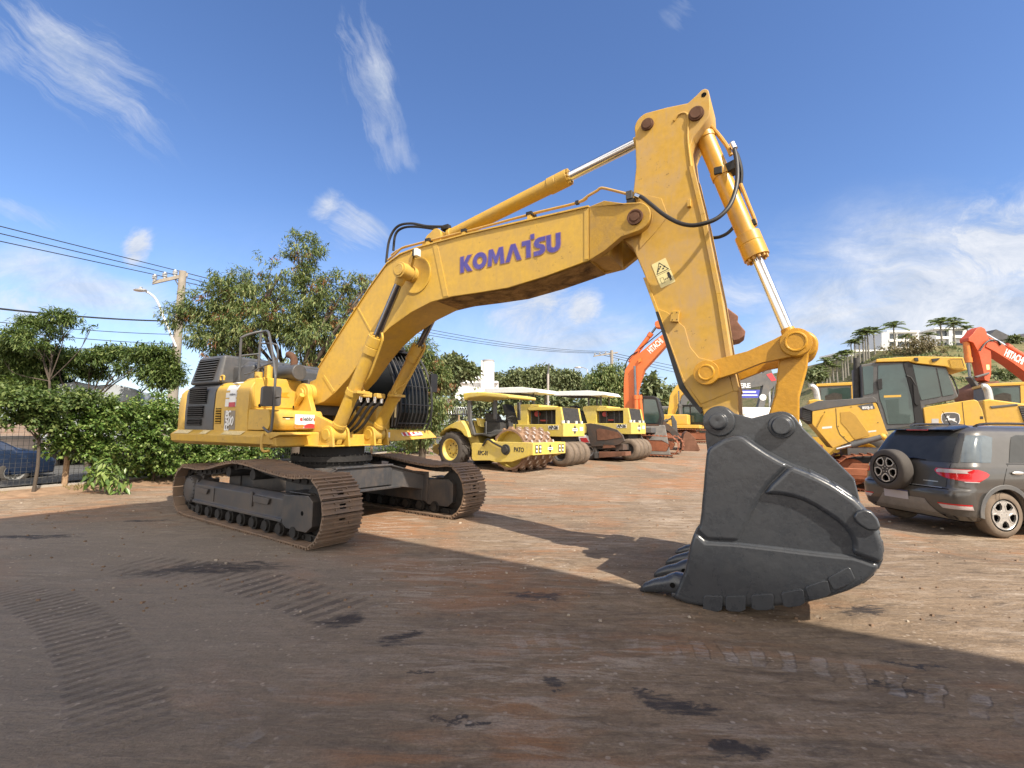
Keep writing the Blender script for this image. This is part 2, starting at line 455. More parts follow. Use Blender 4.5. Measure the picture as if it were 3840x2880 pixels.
col = t.mix(t.ramp(n_cr, [(.36, .55), (.52, 0.0)]), col, (.115, .080, .055)); col = t.mix(t.ramp(n_cl, [(.52, 0.0), (.66, .45)]), col, (.40, .31, .22))
# orange subsoil showing through
o1 = t.math('MULTIPLY', t.ramp(n_mid, [(.40, 0.0), (.52, 1.0)]), t.ramp(n_p1, [(.48, 0.0), (.56, 1.0)]))
col = t.mix(t.math('MULTIPLY', o1, .64), col, (.32, .140, .055))
# pale scuffed clay
o2 = t.math('MULTIPLY', t.ramp(n_fine, [(.49, 0.0), (.60, 1.0)]), t.ramp(n_big, [(.42, 0.15), (.58, 1.0)]))
col = t.mix(t.math('MULTIPLY', o2, .66), col, (.44, .37, .30))
# thin dark smears
o3 = t.math('MULTIPLY', t.ramp(n_st, [(.53, 0.0), (.64, 1.0)]), t.ramp(n_p1, [(.42, 1.0), (.58, .25)]))
col = t.mix(t.math('MULTIPLY', o3, .72), col, (.075, .058, .046))
wn_ = t.N('TexNoise'); wn_.inputs['Scale'].default_value = 3.2; wn_.inputs['Detail'].default_value = 5; wn_.inputs['Roughness'].default_value = .7; t.L(P, wn_.inputs['Vector'])
wp_ = t.N('VectorMath', operation='MULTIPLY_ADD'); t.L(wn_.outputs['Color'], wp_.inputs[0]); wp_.inputs[1].default_value = (.55, .55, 0); t.L(P, wp_.inputs[2])
wq_ = t.N('VectorMath', operation='SUBTRACT'); t.L(wp_.outputs[0], wq_.inputs[0]); wq_.inputs[1].default_value = (.275, .275, 0)
# damp, trampled patches a few metres across
dmp = t.math('MULTIPLY', t.ramp(t.noise(t.mapping(P, (.6, 1.5, 1), (0, 0, R(-20))), .55, 6, .7, 1.2), [(.52, 0.0), (.62, 1.0)]), t.ramp(n_cr, [(.35, 1.0), (.6, .35)]))
col = t.mix(t.math('MULTIPLY', dmp, .55), col, (.105, .078, .060))
def place_mask(c, rx, ry, rot, soft=.55):
    mp = t.N('Mapping', vector_type='TEXTURE'); t.L(wq_.outputs[0], mp.inputs['Vector'])
    mp.inputs['Location'].default_value = (c.x, c.y, 0); mp.inputs['Rotation'].default_value = (0, 0, rot); mp.inputs['Scale'].default_value = (rx, ry, 100)
    ln = t.N('VectorMath', operation='LENGTH'); t.L(mp.outputs[0], ln.inputs[0])
    return t.ramp(ln.outputs['Value'], [(soft, 1.0), (1.0, 0.0)], 'EASE')
# grey, less red dirt in the near left of the yard
gl = place_mask(Vector((-6.5, 4.5, 0)), 7.5, 5.0, R(-10), .45)
col = t.mix(t.math('MULTIPLY', gl, .70), col, t.mix(n_mid, (.205, .180, .150), (.285, .250, .208)))
# oil stains and black smears
stain = None
for (px, py, rx, ry, rot) in [(1590, 2515, .20, .055, 22), (2080, 2560, .16, .09, -35), (2560, 2640, .42, .16, -28), (2440, 2600, .2, .11, 0), (1280, 2330, .40, .22, 10), (1500, 2390, .3, .16, 15),
                              (800, 2130, 1.4, .40, 12), (120, 2010, 1.1, .22, 6), (1700, 2700, .2, .06, 10), (2750, 2800, .28, .16, 30), (3350, 2560, .25, .07, -15), (3420, 2460, .35, .06, -22), (560, 1950, .7, .12, 8), (2010, 2230, .5, .2, 0), (3230, 2270, .4, .2, 15)]:
    m = place_mask(gr(px, py), rx, ry, R(rot), .2); stain = m if stain is None else t.math('MAXIMUM', stain, m)
sn = t.ramp(t.math('ADD', t.math('MULTIPLY', t.noise(st2, 9, 6, .75, 1.2), .9), t.math('MULTIPLY', stain, .24)), [(.56, 0.0), (.70, 1.0)])
stm = t.math('MULTIPLY', sn, t.math('MULTIPLY', stain, 1.6, clamp=True))
col = t.mix(t.math('MULTIPLY', stm, .9), col, (.022, .020, .022))
# tyre and crawler prints: bars across a curved band
def circle3(a, b, c):
    ax, ay, bx, by, cx, cy = a.x, a.y, b.x, b.y, c.x, c.y
    d = 2*(ax*(by-cy)+bx*(cy-ay)+cx*(ay-by))
    ux = ((ax*ax+ay*ay)*(by-cy)+(bx*bx+by*by)*(cy-ay)+(cx*cx+cy*cy)*(ay-by))/d
    uy = ((ax*ax+ay*ay)*(cx-bx)+(bx*bx+by*by)*(ax-cx)+(cx*cx+cy*cy)*(bx-ax))/d
    return Vector((ux, uy, 0)), math.hypot(ax-ux, ay-uy)
treads = None
def tread(p1, p2, p3, wid, pitch, thr=.0):
    c, r = circle3(gr(*p1), gr(*p2), gr(*p3))
    dx = t.math('SUBTRACT', X, c.x); dy = t.math('SUBTRACT', Y, c.y)
    rad = t.math('SQRT', t.math('ADD', t.math('MULTIPLY', dx, dx), t.math('MULTIPLY', dy, dy)))
    ang = t.math('MULTIPLY', t.math('ARCTAN2', dy, dx), r/pitch*2*PI)
    band = t.ramp(t.math('DIVIDE', t.math('ABSOLUTE', t.math('SUBTRACT', rad, r)), wid/2), [(.82, 1.0), (1.0, 0.0)])
    wob = t.math('ADD', t.math('MULTIPLY', n_p2, 5.0), t.math('MULTIPLY', n_cr, 2.0))
    s = t.ramp(t.math('ADD', t.math('MULTIPLY', t.math('SINE', t.math('ADD', ang, wob)), .5), .5), [(.42, 0.0), (.62, 1.0)])
    mid = (gr(*p1)+gr(*p3))/2; ext = (gr(*p1)-gr(*p3)).length/2
    lim = place_mask(mid, ext*1.25, ext*1.25, 0, .7)
    return t.math('MULTIPLY', t.math('MULTIPLY', t.math('MULTIPLY', s, band), lim), t.ramp(n_p2, [(.36, 0.0), (.56, 1.0)]))
T1 = tread((60, 2205), (330, 2370), (470, 2720), .50, .105)
T2 = tread((2560, 2400), (3150, 2490), (3780, 2650), .40, .20)
T3 = tread((1900, 2420), (2230, 2400), (2560, 2440), .35, .17)
T4 = tread((520, 2110), (1000, 2190), (1300, 2290), .7, .16)
T5 = tread((1050, 2560), (900, 2640), (880, 2800), .35, .24)
T6 = tread((2450, 1840), (2500, 1930), (2600, 1990), .6, .2)
col = t.mix(t.math('MULTIPLY', T1, .55), col, (.095, .078, .065))
col = t.mix(t.math('MULTIPLY', t.math('MULTIPLY', T2, t.ramp(n_fine, [(.44, 0.0), (.56, 1.0)])), .55), col, (.38, .35, .33))
col = t.mix(t.math('MULTIPLY', t.math('MULTIPLY', T3, t.ramp(n_fine, [(.42, 0.0), (.55, 1.0)])), .5), col, (.36, .31, .27))
col = t.mix(t.math('MULTIPLY', T4, .70), col, (.085, .070, .062))
col = t.mix(t.math('MULTIPLY', t.math('MULTIPLY', T5, t.ramp(n_st, [(.46, 0.0), (.58, 1.0)])), .4), col, (.38, .35, .32))
col = t.mix(t.math('MULTIPLY', T6, .5), col, (.40, .33, .26))
# chips of pale stone and grit
vo = t.N('TexVoronoi', feature='F1'); vo.inputs['Scale'].default_value = 13.0; t.L(P, vo.inputs['Vector'])
chip = t.math('MULTIPLY', t.ramp(vo.outputs['Distance'], [(.12, 1.0), (.22, 0.0)]), t.ramp(n_p2, [(.48, 0.0), (.58, 1.0)]))
col = t.mix(t.math('MULTIPLY', chip, .6), col, (.52, .44, .36))
col = t.mix(t.math('MULTIPLY', t.ramp(n_grit, [(.35, 1.0), (.55, 0.0)]), .34), col, (.10, .075, .055))
t.set(col, t.math('SUBTRACT', .93, t.math('MULTIPLY', stm, .35)), spec=.25)
h = t.math('ADD', t.math('ADD', t.math('MULTIPLY', n_mid, .9), t.math('MULTIPLY', n_fine, .5)), t.math('ADD', t.math('ADD', t.math('MULTIPLY', n_grit, .18), t.math('MULTIPLY', n_cr, .55)), t.math('MULTIPLY', t.math('ADD', T1, t.math('ADD', T4, T2)), -.55)))
t.bump(h, .75, .05)
tag(gm.build('ground', t.m, recalc=False, ang=180), kind='structure')
# ---------------------------------------------------------------- the big yellow excavator
S = .9
EX, EY, YAW, DYAW = -3.6408, 9.7305, -0.6161, 0.0792
EXC = tag(empty('excavator', (EX*S, EY*S, 0), YAW, S), 'huge yellow crawler excavator with blue boom lettering, its dark grey bucket on the dirt', 'excavator')
MU = Matrix.Rotation(DYAW, 4, 'Z')                     # the upper works are slewed a little
def upper(px, py, off, yaw=YAW+DYAW):
    """photo pixel -> (x, z) in the upright plane y = off of the machine"""
    d = ray(px, py); d = Vector((d.x, d.y, d.z)); h = CAM_H/S
    fw = Vector((math.cos(yaw), math.sin(yaw))); n = Vector((-math.sin(yaw), math.cos(yaw))); o = Vector((EX, EY))
    dd = Vector((d.x, d.y)); tt = (off+o.dot(n))/dd.dot(n); q = dd*tt-o
    return (q.dot(fw), d.z*tt+h)
def up3(px, py, off):
    a = upper(px, py, off); return Vector((a[0], off, a[1]))
def UB(): return MB(MU)

# --- undercarriage
GA, SW = 1.50, .335
def track_loop():
    pts = [(x, .035) for x in (-2.0, -1.0, 0, 1.0, 1.95)]
    pts += circ(2.02, .52, .50, -75, 82, 12)
    pts += [(1.72, .985), (1.3, 1.0), (.84, 1.04), (.3, 1.10), (-.21, 1.115), (-.7, 1.05), (-1.13, .97), (-1.6, .925), (-1.95, .93)]
    pts += circ(-2.20, .49, .44, 100, 255, 12)
    return pts
LOOP = smooth_path([(x, 0, z) for x, z in track_loop()]+[(-2.0, 0, .035)], 8)
def along(loop, step):
    out = []; acc = 0; nxt = 0
    for a, b in zip(loop, loop[1:]):
        l = (b-a).length
        while nxt <= acc+l and l > 1e-9:
            out.append((a.lerp(b, (nxt-acc)/l), (b-a).normalized())); nxt += step
        acc += l
    return out, acc
def crawler(y0, loop, width, parent, mats, M=None, pitch=.205, name='crawler_track', gap=.057, slim=False):
    _, tot = along(loop, 1.0); k = max(8, round(tot/pitch)); pts, _ = along(loop, tot/k*1.0000001)
    m = MB(M); L = tot/k*.94; w = width
    cen = sum((p for p, _ in pts), Vector())/len(pts)
    for p, d in pts[:k]:
        nrm = Vector((d.z, 0, -d.x))
        if nrm.dot(p-cen) < 0 and abs(d.z) < .2 and p.z > cen.z: nrm = -nrm
        F = Matrix(((d.x, 0, nrm.x, p.x), (0, 1, 0, y0), (d.z, 0, nrm.z, p.z), (0, 0, 0, 1)))
        if slim: m.box(-L/2, L/2, -w/2, w/2, -.012, .012, 0, F); m.box(-L/2, -L/2+.03, -w/2, w/2, .012, .05, 0, F); continue
        for s in (-1, 1): m.box(-L/2, L/2, s*w/2, s*.055, -.011, .011, 0, F)
        m.box(-L/2, -.035, -.055, .055, -.0105, .0105, 0, F); m.box(.04, L/2, -.055, .055, -.0105, .0105, 0, F)
        for gx, gh in ((-L/2+.006, .036), (-.012, .030), (L/2-.03, .032)): m.box(gx, gx+.024, -w/2, w/2, .010, .010+gh, 0, F)
        for bx in (-.055, .035):
            for by in (-.125, .125): m.cyl(F @ Vector((bx+.02, by, .01)), F @ Vector((bx+.02, by, .030)), .017, n=6)
        for s in (-1, 1):
            m.box(-L/2-.01, L/2+.008, s*.085, s*.135, -.115, -.012, 1, F)
            m.cyl(F @ Vector((-L/2, s*.06, -.062)), F @ Vector((-L/2, s*.16, -.062)), .033, n=8, mat=1)
    return m.build(name, mats, parent, smooth=False, recalc=False, split=False)
tr = crawler(-GA, LOOP, SW*2, EXC, [SHOE, CHAIN]); crawler(GA, LOOP, SW*2, EXC, [SHOE, CHAIN])
def side_frame(s):
    y = GA*s; o = -1 if s < 0 else 1
    m = MB()
    prof = [(-.19, .62), (.13, .70), (.22, .62), (.225, .33), (.255, .32), (.255, .27), (-.255, .27), (-.255, .62)]
    m.prism([(y+a*o, z) for a, z in prof], -1.92, 1.32, 'x')
    m.prism([(1.32, .70), (2.02, .74), (2.14, .66), (2.14, .30), (2.0, .20), (1.45, .20), (1.32, .27)], y-.215*o, y+.245*o)
    m.box(1.42, 2.0, y-.10*o, y+.20*o, .738, .760)
    m.prism([(-1.95, .62), (-1.92, .70), (-1.86, .70), (-1.86, .62)], y-.2*o, y+.2*o)
    fr = m.build('track_frame', FRAMEG, EXC, bevel=.018)
    b = MB(); b.box(.30, .38, y+.224*o, y+.25*o, .42, .66); b.prism([(.42, .615), (.95, .60), (.90, .50), (.44, .50)], y+.225*o, y+.262*o)
    b.prism([(-1.74, .58), (-1.25, .57), (-1.32, .47), (-1.72, .49)], y+.225*o, y+.26*o); b.box(-1.12, -1.06, y+.224*o, y+.238*o, .36, .60)
    b.build('step', FRAMEG, fr, bevel=.008)
    h = MB(); h.cyl((1.88, y+.240*o, .47), (1.88, y+.2475*o, .47), .035, n=16); h.build('grease_hole', VOID, fr)
    rl = MB(); x = -1.66
    rl.lathe((x, y-.26, .165), (0, 1, 0), [(0, 0), (0, .085), (.04, .085), (.04, .12), (.13, .12), (.14, .10), (.38, .10), (.39, .12), (.48, .12), (.48, .085), (.52, .085), (.52, 0)], 16)
    r0 = rl.build('track_roller', CHAIN, EXC)
    for k in range(1, 9):
        c = r0.copy(); COL.objects.link(c); c.location = (k*.415, 0, 0); c.parent = EXC
    for cx in (-.62, .25):
        cr = MB(); cr.lathe((cx, y-.20, .93), (0, 1, 0), [(0, 0), (0, .09), (.40, .09), (.40, 0)], 16); cr.build('carrier_roller', CHAIN, EXC)
    sp = MB(); c = (-2.2, y, .49)
    pr = []
    for k in range(21):
        for dr, da in ((.30, -.4), (.345, -.15), (.345, .15), (.30, .4)): pr.append((c[0]+dr*math.cos(2*PI*(k+da)/21), c[2]+dr*math.sin(2*PI*(k+da)/21)))
    sp.prism(pr, y-.045, y+.045)
    sp.lathe((c[0], y, c[2]), (0, o, 0), [(-.2, .2), (.0, .27), (.17, .27), (.215, .25), (.23, .18), (.235, 0)], 28)
    spo = sp.build('sprocket', FRAMEG, EXC)
    bl = MB()
    for k in range(18): bl.cyl((c[0]+.23*math.cos(k*PI/9), y+.20*o, c[2]+.23*math.sin(k*PI/9)), (c[0]+.23*math.cos(k*PI/9), y+.232*o, c[2]+.23*math.sin(k*PI/9)), .013, n=6)
    bl.build('bolt_ring', FRAMEG, spo)
    idl = MB(); idl.lathe((2.06, y-.11, .52), (0, 1, 0), [(0, 0), (0, .34), (.02, .38), (.08, .38), (.085, .41), (.135, .41), (.14, .38), (.20, .38), (.22, .34), (.22, 0)], 28)
    idl.build('idler_wheel', CHAIN, EXC)
side_frame(-1); side_frame(1)
# X-shaped centre frame
m = MB()
for s in (-1, 1):
    for f in (-1, 1):
        top = [(.15*f, .35*s, .98), (.95*f, .66*s, 1.03), (1.28*f, 1.26*s, .80), (.55*f, 1.26*s, .80), (0, .55*s, .98)]
        # arm of the X: outer end butts on the side frame
        A = [(.25*f, .10*s, .66), (1.02*f, .62*s, .60), (1.34*f, 1.27*s, .50), (.55*f, 1.27*s, .46), (-.1*f, .7*s, .6)]
        B = [(.25*f, .10*s, .99), (1.02*f, .62*s, 1.03), (1.34*f, 1.27*s, .82), (.55*f, 1.27*s, .82), (-.1*f, .7*s, 1.0)]
        n = 5; m.add(A+B, [list(range(n)), list(range(2*n-1, n-1, -1))]+[(i, i+n, (i+1) % n+n, (i+1) % n) for i in range(n)])
        # flanges
        m.add([(1.09*f, .58*s, 1.035), (1.42*f, 1.28*s, .815), (1.40*f, 1.28*s, .785), (1.07*f, .58*s, 1.0), (.3*f, 0, 1.0), (.3*f, 0, 1.03), (.5*f, .9*s, .84), (.5*f, .9*s, .80)],
              [(0,1,2,3), (5,0,3,4), (0,5,6,1), (3,2,7,4), (1,6,7,2), (5,4,7,6)])
        m.box(min(1.02*f, 1.46*f), max(1.02*f, 1.46*f), min(1.26*s, 1.30*s), max(1.26*s, 1.30*s), .26, .86)
m.box(1.0, 1.06, -.66, .66, .62, 1.0); m.box(.96, 1.10, -.66, .66, 1.0, 1.035); m.box(.96, 1.12, -.9, .9, .55, .60)
m.cyl((0, 0, .60), (0, 0, .99), .82, n=36)
m.build('center_frame', FRAMEG, EXC, bevel=.012)
m = MB(); m.cyl((0, 0, .99), (0, 0, 1.10), .70, n=40); m.cyl((0, 0, 1.10), (0, 0, 1.20), .78, n=40); m.cyl((0, 0, 1.20), (0, 0, 1.37), .62, n=40)
for k in range(44): m.cyl((.74*math.cos(k*PI/22), .74*math.sin(k*PI/22), 1.06), (.74*math.cos(k*PI/22), .74*math.sin(k*PI/22), 1.23), .016, n=6)
m.build('swing_bearing', CHAIN, EXC)

# --- main deck of the upper works
m = UB()
m.box(-3.15, .10, -1.40, 1.50, 1.38, 1.60); m.box(.10, .62, -.55, .62, 1.40, 1.62)
m.prism([(-.88, 1.395), (.62, 1.395), (.62, 1.425), (-.88, 1.425)], .12, .80, 'x')
m.build('main_deck', YEL, EXC, bevel=.012)
m = UB()     # right-hand catwalk lip with its slanted outer face
m.prism([(-1.58, 1.45), (-1.60, 1.58), (-1.47, 1.675), (-1.36, 1.675), (-1.36, 1.40), (-1.50, 1.40)], -3.12, .06, 'x')
m.add([(.06, -1.58, 1.45), (.06, -1.60, 1.58), (.06, -1.47, 1.675), (.06, -1.36, 1.40), (.24, -1.44, 1.44), (.20, -1.42, 1.60)], [(0, 1, 5, 4), (1, 2, 5), (2, 3, 4, 5), (0, 4, 3)])
cat = m.build('catwalk', YEL, EXC, bevel=.008)
for x0, x1 in ((-3.02, -2.42), (-2.0, -1.74), (-1.22, -.55)):
    r = UB(); r.add([(x0, -1.594, 1.597), (x1, -1.594, 1.597), (x1, -1.498, 1.668), (x0, -1.498, 1.668)], [(0, 1, 2, 3)]); r.build('reflector_strip', AMBER, cat)
m = UB(); m.prism([(-.02, 1.655), (.40, 1.655), (.50, 1.62), (.40, 1.60), (.12, 1.52), (-.02, 1.60)], -1.48, -.86); m.build('step_bracket', YEL, EXC, bevel=.008)
m = UB(); m.tube(smooth_path([(.08, -1.54, 1.62), (.15, -1.60, 1.62), (.17, -1.62, 1.55), (.17, -1.62, 1.40), (.21, -1.60, 1.33), (.30, -1.56, 1.34)], 4), .022, 8); m.build('tow_hook', YEL, EXC)
m = UB()      # low nose under the tool box
m.prism([(-1.44, 1.40), (-1.46, 1.66), (-.55, 1.66), (-.55, 1.40)], .10, .30, 'x'); m.box(.05, .45, -.56, -.50, 1.44, 1.70); m.build('deck_nose', YEL, EXC, bevel=.03)
m = UB()      # tool box with sticker
m.prism(rounded([(-.56, 1.69), (.06, 1.69), (.13, 1.80), (.10, 2.0), (.05, 2.065), (-.56, 2.065)], [0, .03, .05, .05, .03, 0]), -1.465, -.36)
tb = m.build('tool_box', YEL, EXC, bevel=.012)
m = UB(); m.box(.10, .118, -1.22, -1.0, 1.815, 1.835); m.box(.10, .118, -1.22, -1.0, 1.865, 1.885); m.box(.10, .118, -1.22, -1.0, 1.915, 1.935); m.build('lamp_slot', VOID, tb)
m = UB(); m.box(.10, .116, -1.16, -1.08, 1.84, 1.86); m.box(.10, .116, -1.16, -1.08, 1.89, 1.91); m.build('lamp', LAMPW, tb)
def sticker(parent, O, xd, yd, w, h, txt, sz):
    """white card, a red and orange wave along the bottom, a word above it"""
    F = MU @ frame(O, xd, yd)
    a = MB(F); a.prism(rounded([(-w/2, -h/2), (w/2, -h/2), (w/2, h/2), (-w/2, h/2)], .02), .0, .003, 'z'); st = a.build('sticker', WHITE, parent, smooth=False)
    n = 24; wave = lambda u: -h*.5+h*(.17+.16*math.sin(2*PI*(u*.95-.30)))
    b = MB(F); pts = [(-w*.15+.65*w*k/n, wave(.35+.65*k/n)+h*.06*k/n) for k in range(n+1)]
    b.prism([(w*.5, -h*.49), (-w*.15, -h*.49)]+pts, .0032, .0048, 'z'); b.build('red_wave', RED, st, smooth=False)
    b = MB(F); pts = [(-w*.5+.36*w*k/n, -h*.2-h*.05*math.sin(PI*k/n)-.25*h*max(0, k/n-.75)) for k in range(n+1)]
    b.prism([(-w*.18, -h*.49), (-w*.5, -h*.49)]+pts, .0032, .0044, 'z'); b.build('orange_wave', ORANGE, st, smooth=False)
    text_mesh('lettering', txt[1:-1], sz, LOGOGREY, st, F @ Matrix.Translation((0, h*.17, .0035)), .001, .004)
    for tx, ch in ((-1, txt[0]), (1, txt[-1])):
        text_mesh('lettering', ch, sz*1.05, RED, st, F @ Matrix.Translation((tx*sz*(.33*(len(txt)-1)*.5+.42), h*.17, .0035)), .001, .008)
sticker(tb, (.128, -.70, 1.86), (0, 1, 0), (-.04, 0, 1), .56, .26, 'elebbre', .105)
m = UB()      # fuel tank front
m.prism(rounded([(-1.45, 2.07), (-.40, 2.07), (-.40, 2.70), (-1.30, 2.69), (-1.45, 2.50)], [0, 0, .05, .16, .10]), -.95, -.55, 'x')
tank = m.build('fuel_tank', YEL, EXC, bevel=.02)
m = UB(); m.box(-.552, -.535, -1.38, -.47, 2.12, 2.66); pn = m.build('tank_panel', YEL, tank, bevel=.015)
for y in (-1.27, -.47-.09):
    m = UB(); m.cyl((-.545, y, 2.15), (-.530, y, 2.15), .032, n=14); m.build('bolt_hole', VOID, tank)
m = UB(); m.prism([(-1.03, 2.40), (-.68, 2.44), (-.74, 2.385), (-.67, 2.33), (-1.03, 2.34)], -.54, -.528, 'x'); m.build('handle_recess', YELLINK, tank)
m = UB(); m.cyl((-.75, -1.2, 2.68), (-.75, -1.2, 2.80), .07, n=18); m.cyl((-.66, -1.06, 2.68), (-.66, -1.06, 2.92), .075, n=18); m.cyl((-.66, -1.06, 2.92), (-.66, -1.06, 2.95), .04, n=12); m.build('filler_neck', YEL, tank)
# side bay: curved shoulder
def shoulder(x0, x1, mat, name, inset=0.0, parent=EXC):
    m = UB(); y0 = -1.455-inset
    prof = [(y0, 1.66), (y0-.012, 2.05), (y0, 2.38)]+[(y0+.26-.26*math.cos(R(a)), 2.38+.25*math.sin(R(a))) for a in range(15, 91, 15)]+[(-.55, 2.66), (-.55, 1.66)]
    m.prism(prof, x0, x1, 'x'); return m.build(name, mat, parent, bevel=.012)
sh = shoulder(-1.735, -.97, YEL, 'side_door', 0.0)
shoulder(-.965, -.56, YEL, 'side_door', .012)
GREYPAN = paint('side_panel_grey', (.20, .185, .165), .55, (.35, .28, .18), .55)
m = UB()
def onside(x0, x1, z0, z1, off, mat, name, parent, n=8):
    """a flush plate following the curved shoulder of the bay"""
    mm = UB(); y0 = -1.455-off
    def yz(z):
        if z <= 2.05: return y0-.012*(z-1.66)/.39
        if z <= 2.38: return y0-.012*(1-(z-2.05)/.33)
        q = min(1, (z-2.38)/.25); return y0+.26-.26*math.sqrt(max(0, 1-q*q))
    mm.grid(lambda u, v: (x0+(x1-x0)*u, yz(z0+(z1-z0)*v), z0+(z1-z0)*v), 1, n); return mm.build(name, mat, parent, recalc=False)
for z0, z1 in ((2.585, 2.62), (2.44, 2.545), (2.30, 2.40), (2.13, 2.275)): onside(-1.36, -.98, z0, z1, .004, STRIPE, 'white_stripe', sh)
onside(-1.36, -.98, 1.69, 2.05, .004, GREYPAN, 'model_panel', sh)
for txt, z, sz, x in (('PC', 1.975, .150, -1.215), ('500', 1.845, .185, -1.165), ('LC', 1.725, .125, -1.245)):
    text_mesh('lettering', txt, sz*1.25, WHITE, sh, MU @ frame((x, -1.476, z), (1, 0, 0), (.0, 0, 1)), .002, .007, .12, sx=.82)
onside(-1.22, -1.0, 2.12, 2.46, .008, WHITE, 'sticker', sh)
onside(-1.22, -1.0, 2.12, 2.21, .011, RED, 'red_wave', sh)
text_mesh('lettering', 'elebbre', .062, LOGOGREY, sh, MU @ frame((-1.11, -1.478, 2.36), (1, 0, 0), (.0, .1, 1)), .001, .001)
lv = UB(); lv.box(-1.66, -1.48, -1.475, -1.45, 1.80, 2.10); lo = lv.build('louver', VOID, sh)
lv = UB()
for k in range(6): lv.hexa([(-1.66, -1.476, 1.805+k*.05), (-1.48, -1.476, 1.805+k*.05), (-1.48, -1.462, 1.815+k*.05), (-1.66, -1.462, 1.815+k*.05), (-1.66, -1.488, 1.825+k*.05), (-1.48, -1.488, 1.825+k*.05), (-1.48, -1.47, 1.835+k*.05), (-1.66, -1.47, 1.835+k*.05)])
lv.build('slats', YEL, lo, smooth=False)
gp = shoulder(-2.84, -1.74, GREYP, 'cooling_door', .014)
def grille(x0, x1, z0, z1, y, n, parent, tilt=0.0, skew=0.0):
    P = lambda x, z, d: (x+skew*(z-z0), y-d+tilt*(z-z0), z)
    b = UB(); b.add([P(x0, z0, .006), P(x1, z0, .006), P(x1, z1, .006), P(x0, z1, .006)], [(0, 1, 2, 3)]); g = b.build('grille', VOID, parent, recalc=False)
    s = UB(); st = (z1-z0)/n
    for k in range(n):
        z = z0+(k+.25)*st
        s.hexa([P(x0, z, .008), P(x1, z, .008), P(x1, z, .034), P(x0, z, .034), P(x0, z+st*.45, .004), P(x1, z+st*.45, .004), P(x1, z+st*.22, .036), P(x0, z+st*.22, .036)])
    s.build('slats', GREYP, g, smooth=False)
grille(-2.70, -2.02, 2.20, 2.53, -1.478, 8, gp, .0); grille(-2.72, -2.10, 1.92, 2.16, -1.482, 6, gp); grille(-2.72, -2.16, 1.76, 1.90, -1.481, 4, gp)
# upper hood
m = UB()
m.hexa([(-2.86, -1.44, 2.60), (-1.72, -1.44, 2.60), (-1.72, 1.2, 2.60), (-2.86, 1.2, 2.60), (-2.72, -1.33, 3.20), (-1.76, -1.33, 3.20), (-1.76, 1.1, 3.20), (-2.72, 1.1, 3.20)])
hood = m.build('engine_hood', GREYP, EXC, bevel=.06, seg=3)
grille(-2.68, -1.93, 2.68, 3.13, -1.432, 9, hood, .185, .10)
m = UB(); m.box(-1.75, -1.05, -1.15, 1.0, 2.60, 2.98); m.hexa([(-1.74, -1.0, 2.98), (-1.2, -1.0, 2.98), (-1.2, .9, 2.98), (-1.74, .9, 2.98), (-1.70, -.9, 3.12), (-1.3, -.9, 3.06), (-1.3, .8, 3.06), (-1.70, .8, 3.12)]); m.build('engine_cover', GREYP, EXC, bevel=.05, seg=3)
m = UB(); m.cyl((-1.45, -.62, 2.86), (-.32, -.62, 2.84), .16, n=28); m.cyl((-1.3, -.95, 2.88), (-.95, -.55, 2.88), .17, n=24); m.build('muffler', GREYP, EXC, bevel=.02)
m = UB(); m.tube(smooth_path([(-.52, -.62, 2.92), (-.52, -.62, 3.06), (-.55, -.62, 3.14), (-.63, -.62, 3.20), (-.72, -.62, 3.22)], 4), .07, 14); m.build('exhaust_pipe', RUST, EXC)
m = UB(); m.box(-.95, -.35, -.40, 1.0, 2.0, 2.72); m.box(-2.6, -.6, -.55, 1.4, 1.6, 2.62); m.build('engine_bay', GREYP, EXC, bevel=.02)
# counterweight
m = UB(); cw = []
for z, g_ in ((1.40, .10), (1.62, 0.0), (2.2, 0.0), (2.42, .06), (2.52, .2)):
    ring = [(-2.86, -1.47+g_*.5), (-3.12+g_*.3, -1.47+g_*.5), (-3.30+g_*.5, -1.36+g_*.5), (-3.46+g_, -1.0), (-3.52+g_, -.4), (-3.52+g_, .4), (-3.46+g_, 1.0), (-3.30+g_*.5, 1.36), (-3.12, 1.47), (-2.86, 1.47)]
    cw.append([(x, y, z) for x, y in ring])
n = 10; m.add([p for r_ in cw for p in r_], [(k*n+i, k*n+(i+1) % n, (k+1)*n+(i+1) % n, (k+1)*n+i) for k in range(4) for i in range(n)]+[list(range(n-1, -1, -1)), list(range(4*n, 5*n))])
m.build('counterweight', YEL, EXC, bevel=.03, seg=3)
# hand rails
m = UB(); r = .024
m.tube(smooth_path([(-.95, -1.45, 2.62), (-.93, -1.48, 3.35), (-.90, -1.46, 3.46), (-.8, -1.3, 3.56), (-.72, -1.18, 3.60), (-.60, -1.18, 3.60)], 5), r, 8)
m.tube([(-.78, -1.20, 2.64), (-.76, -1.20, 3.58)], r, 8)
m.tube(smooth_path([(-.60, -1.18, 3.60), (-.45, -1.22, 3.50), (-.10, -1.34, 3.05), (.12, -1.42, 2.72), (.17, -1.44, 2.55), (.17, -1.45, 1.85), (.14, -1.46, 1.66), (.02, -1.47, 1.70), (-.06, -1.46, 1.74)], 6), r, 8)
m.tube(smooth_path([(-.76, -1.20, 3.36), (-.55, -1.05, 3.36), (-.50, -1.0, 3.25), (-.50, -1.0, 2.70)], 5), .018, 8)
m.tube([(-.94, -1.46, 3.10), (-.76, -1.20, 3.16)], .016, 8); m.tube(smooth_path([(-.1, -1.34, 2.92), (-.5, -1.3, 2.88), (-.7, -1.36, 2.78), (-.85, -1.42, 2.74)], 4), .014, 6)
rail = m.build('hand_rail', GREYP, EXC)
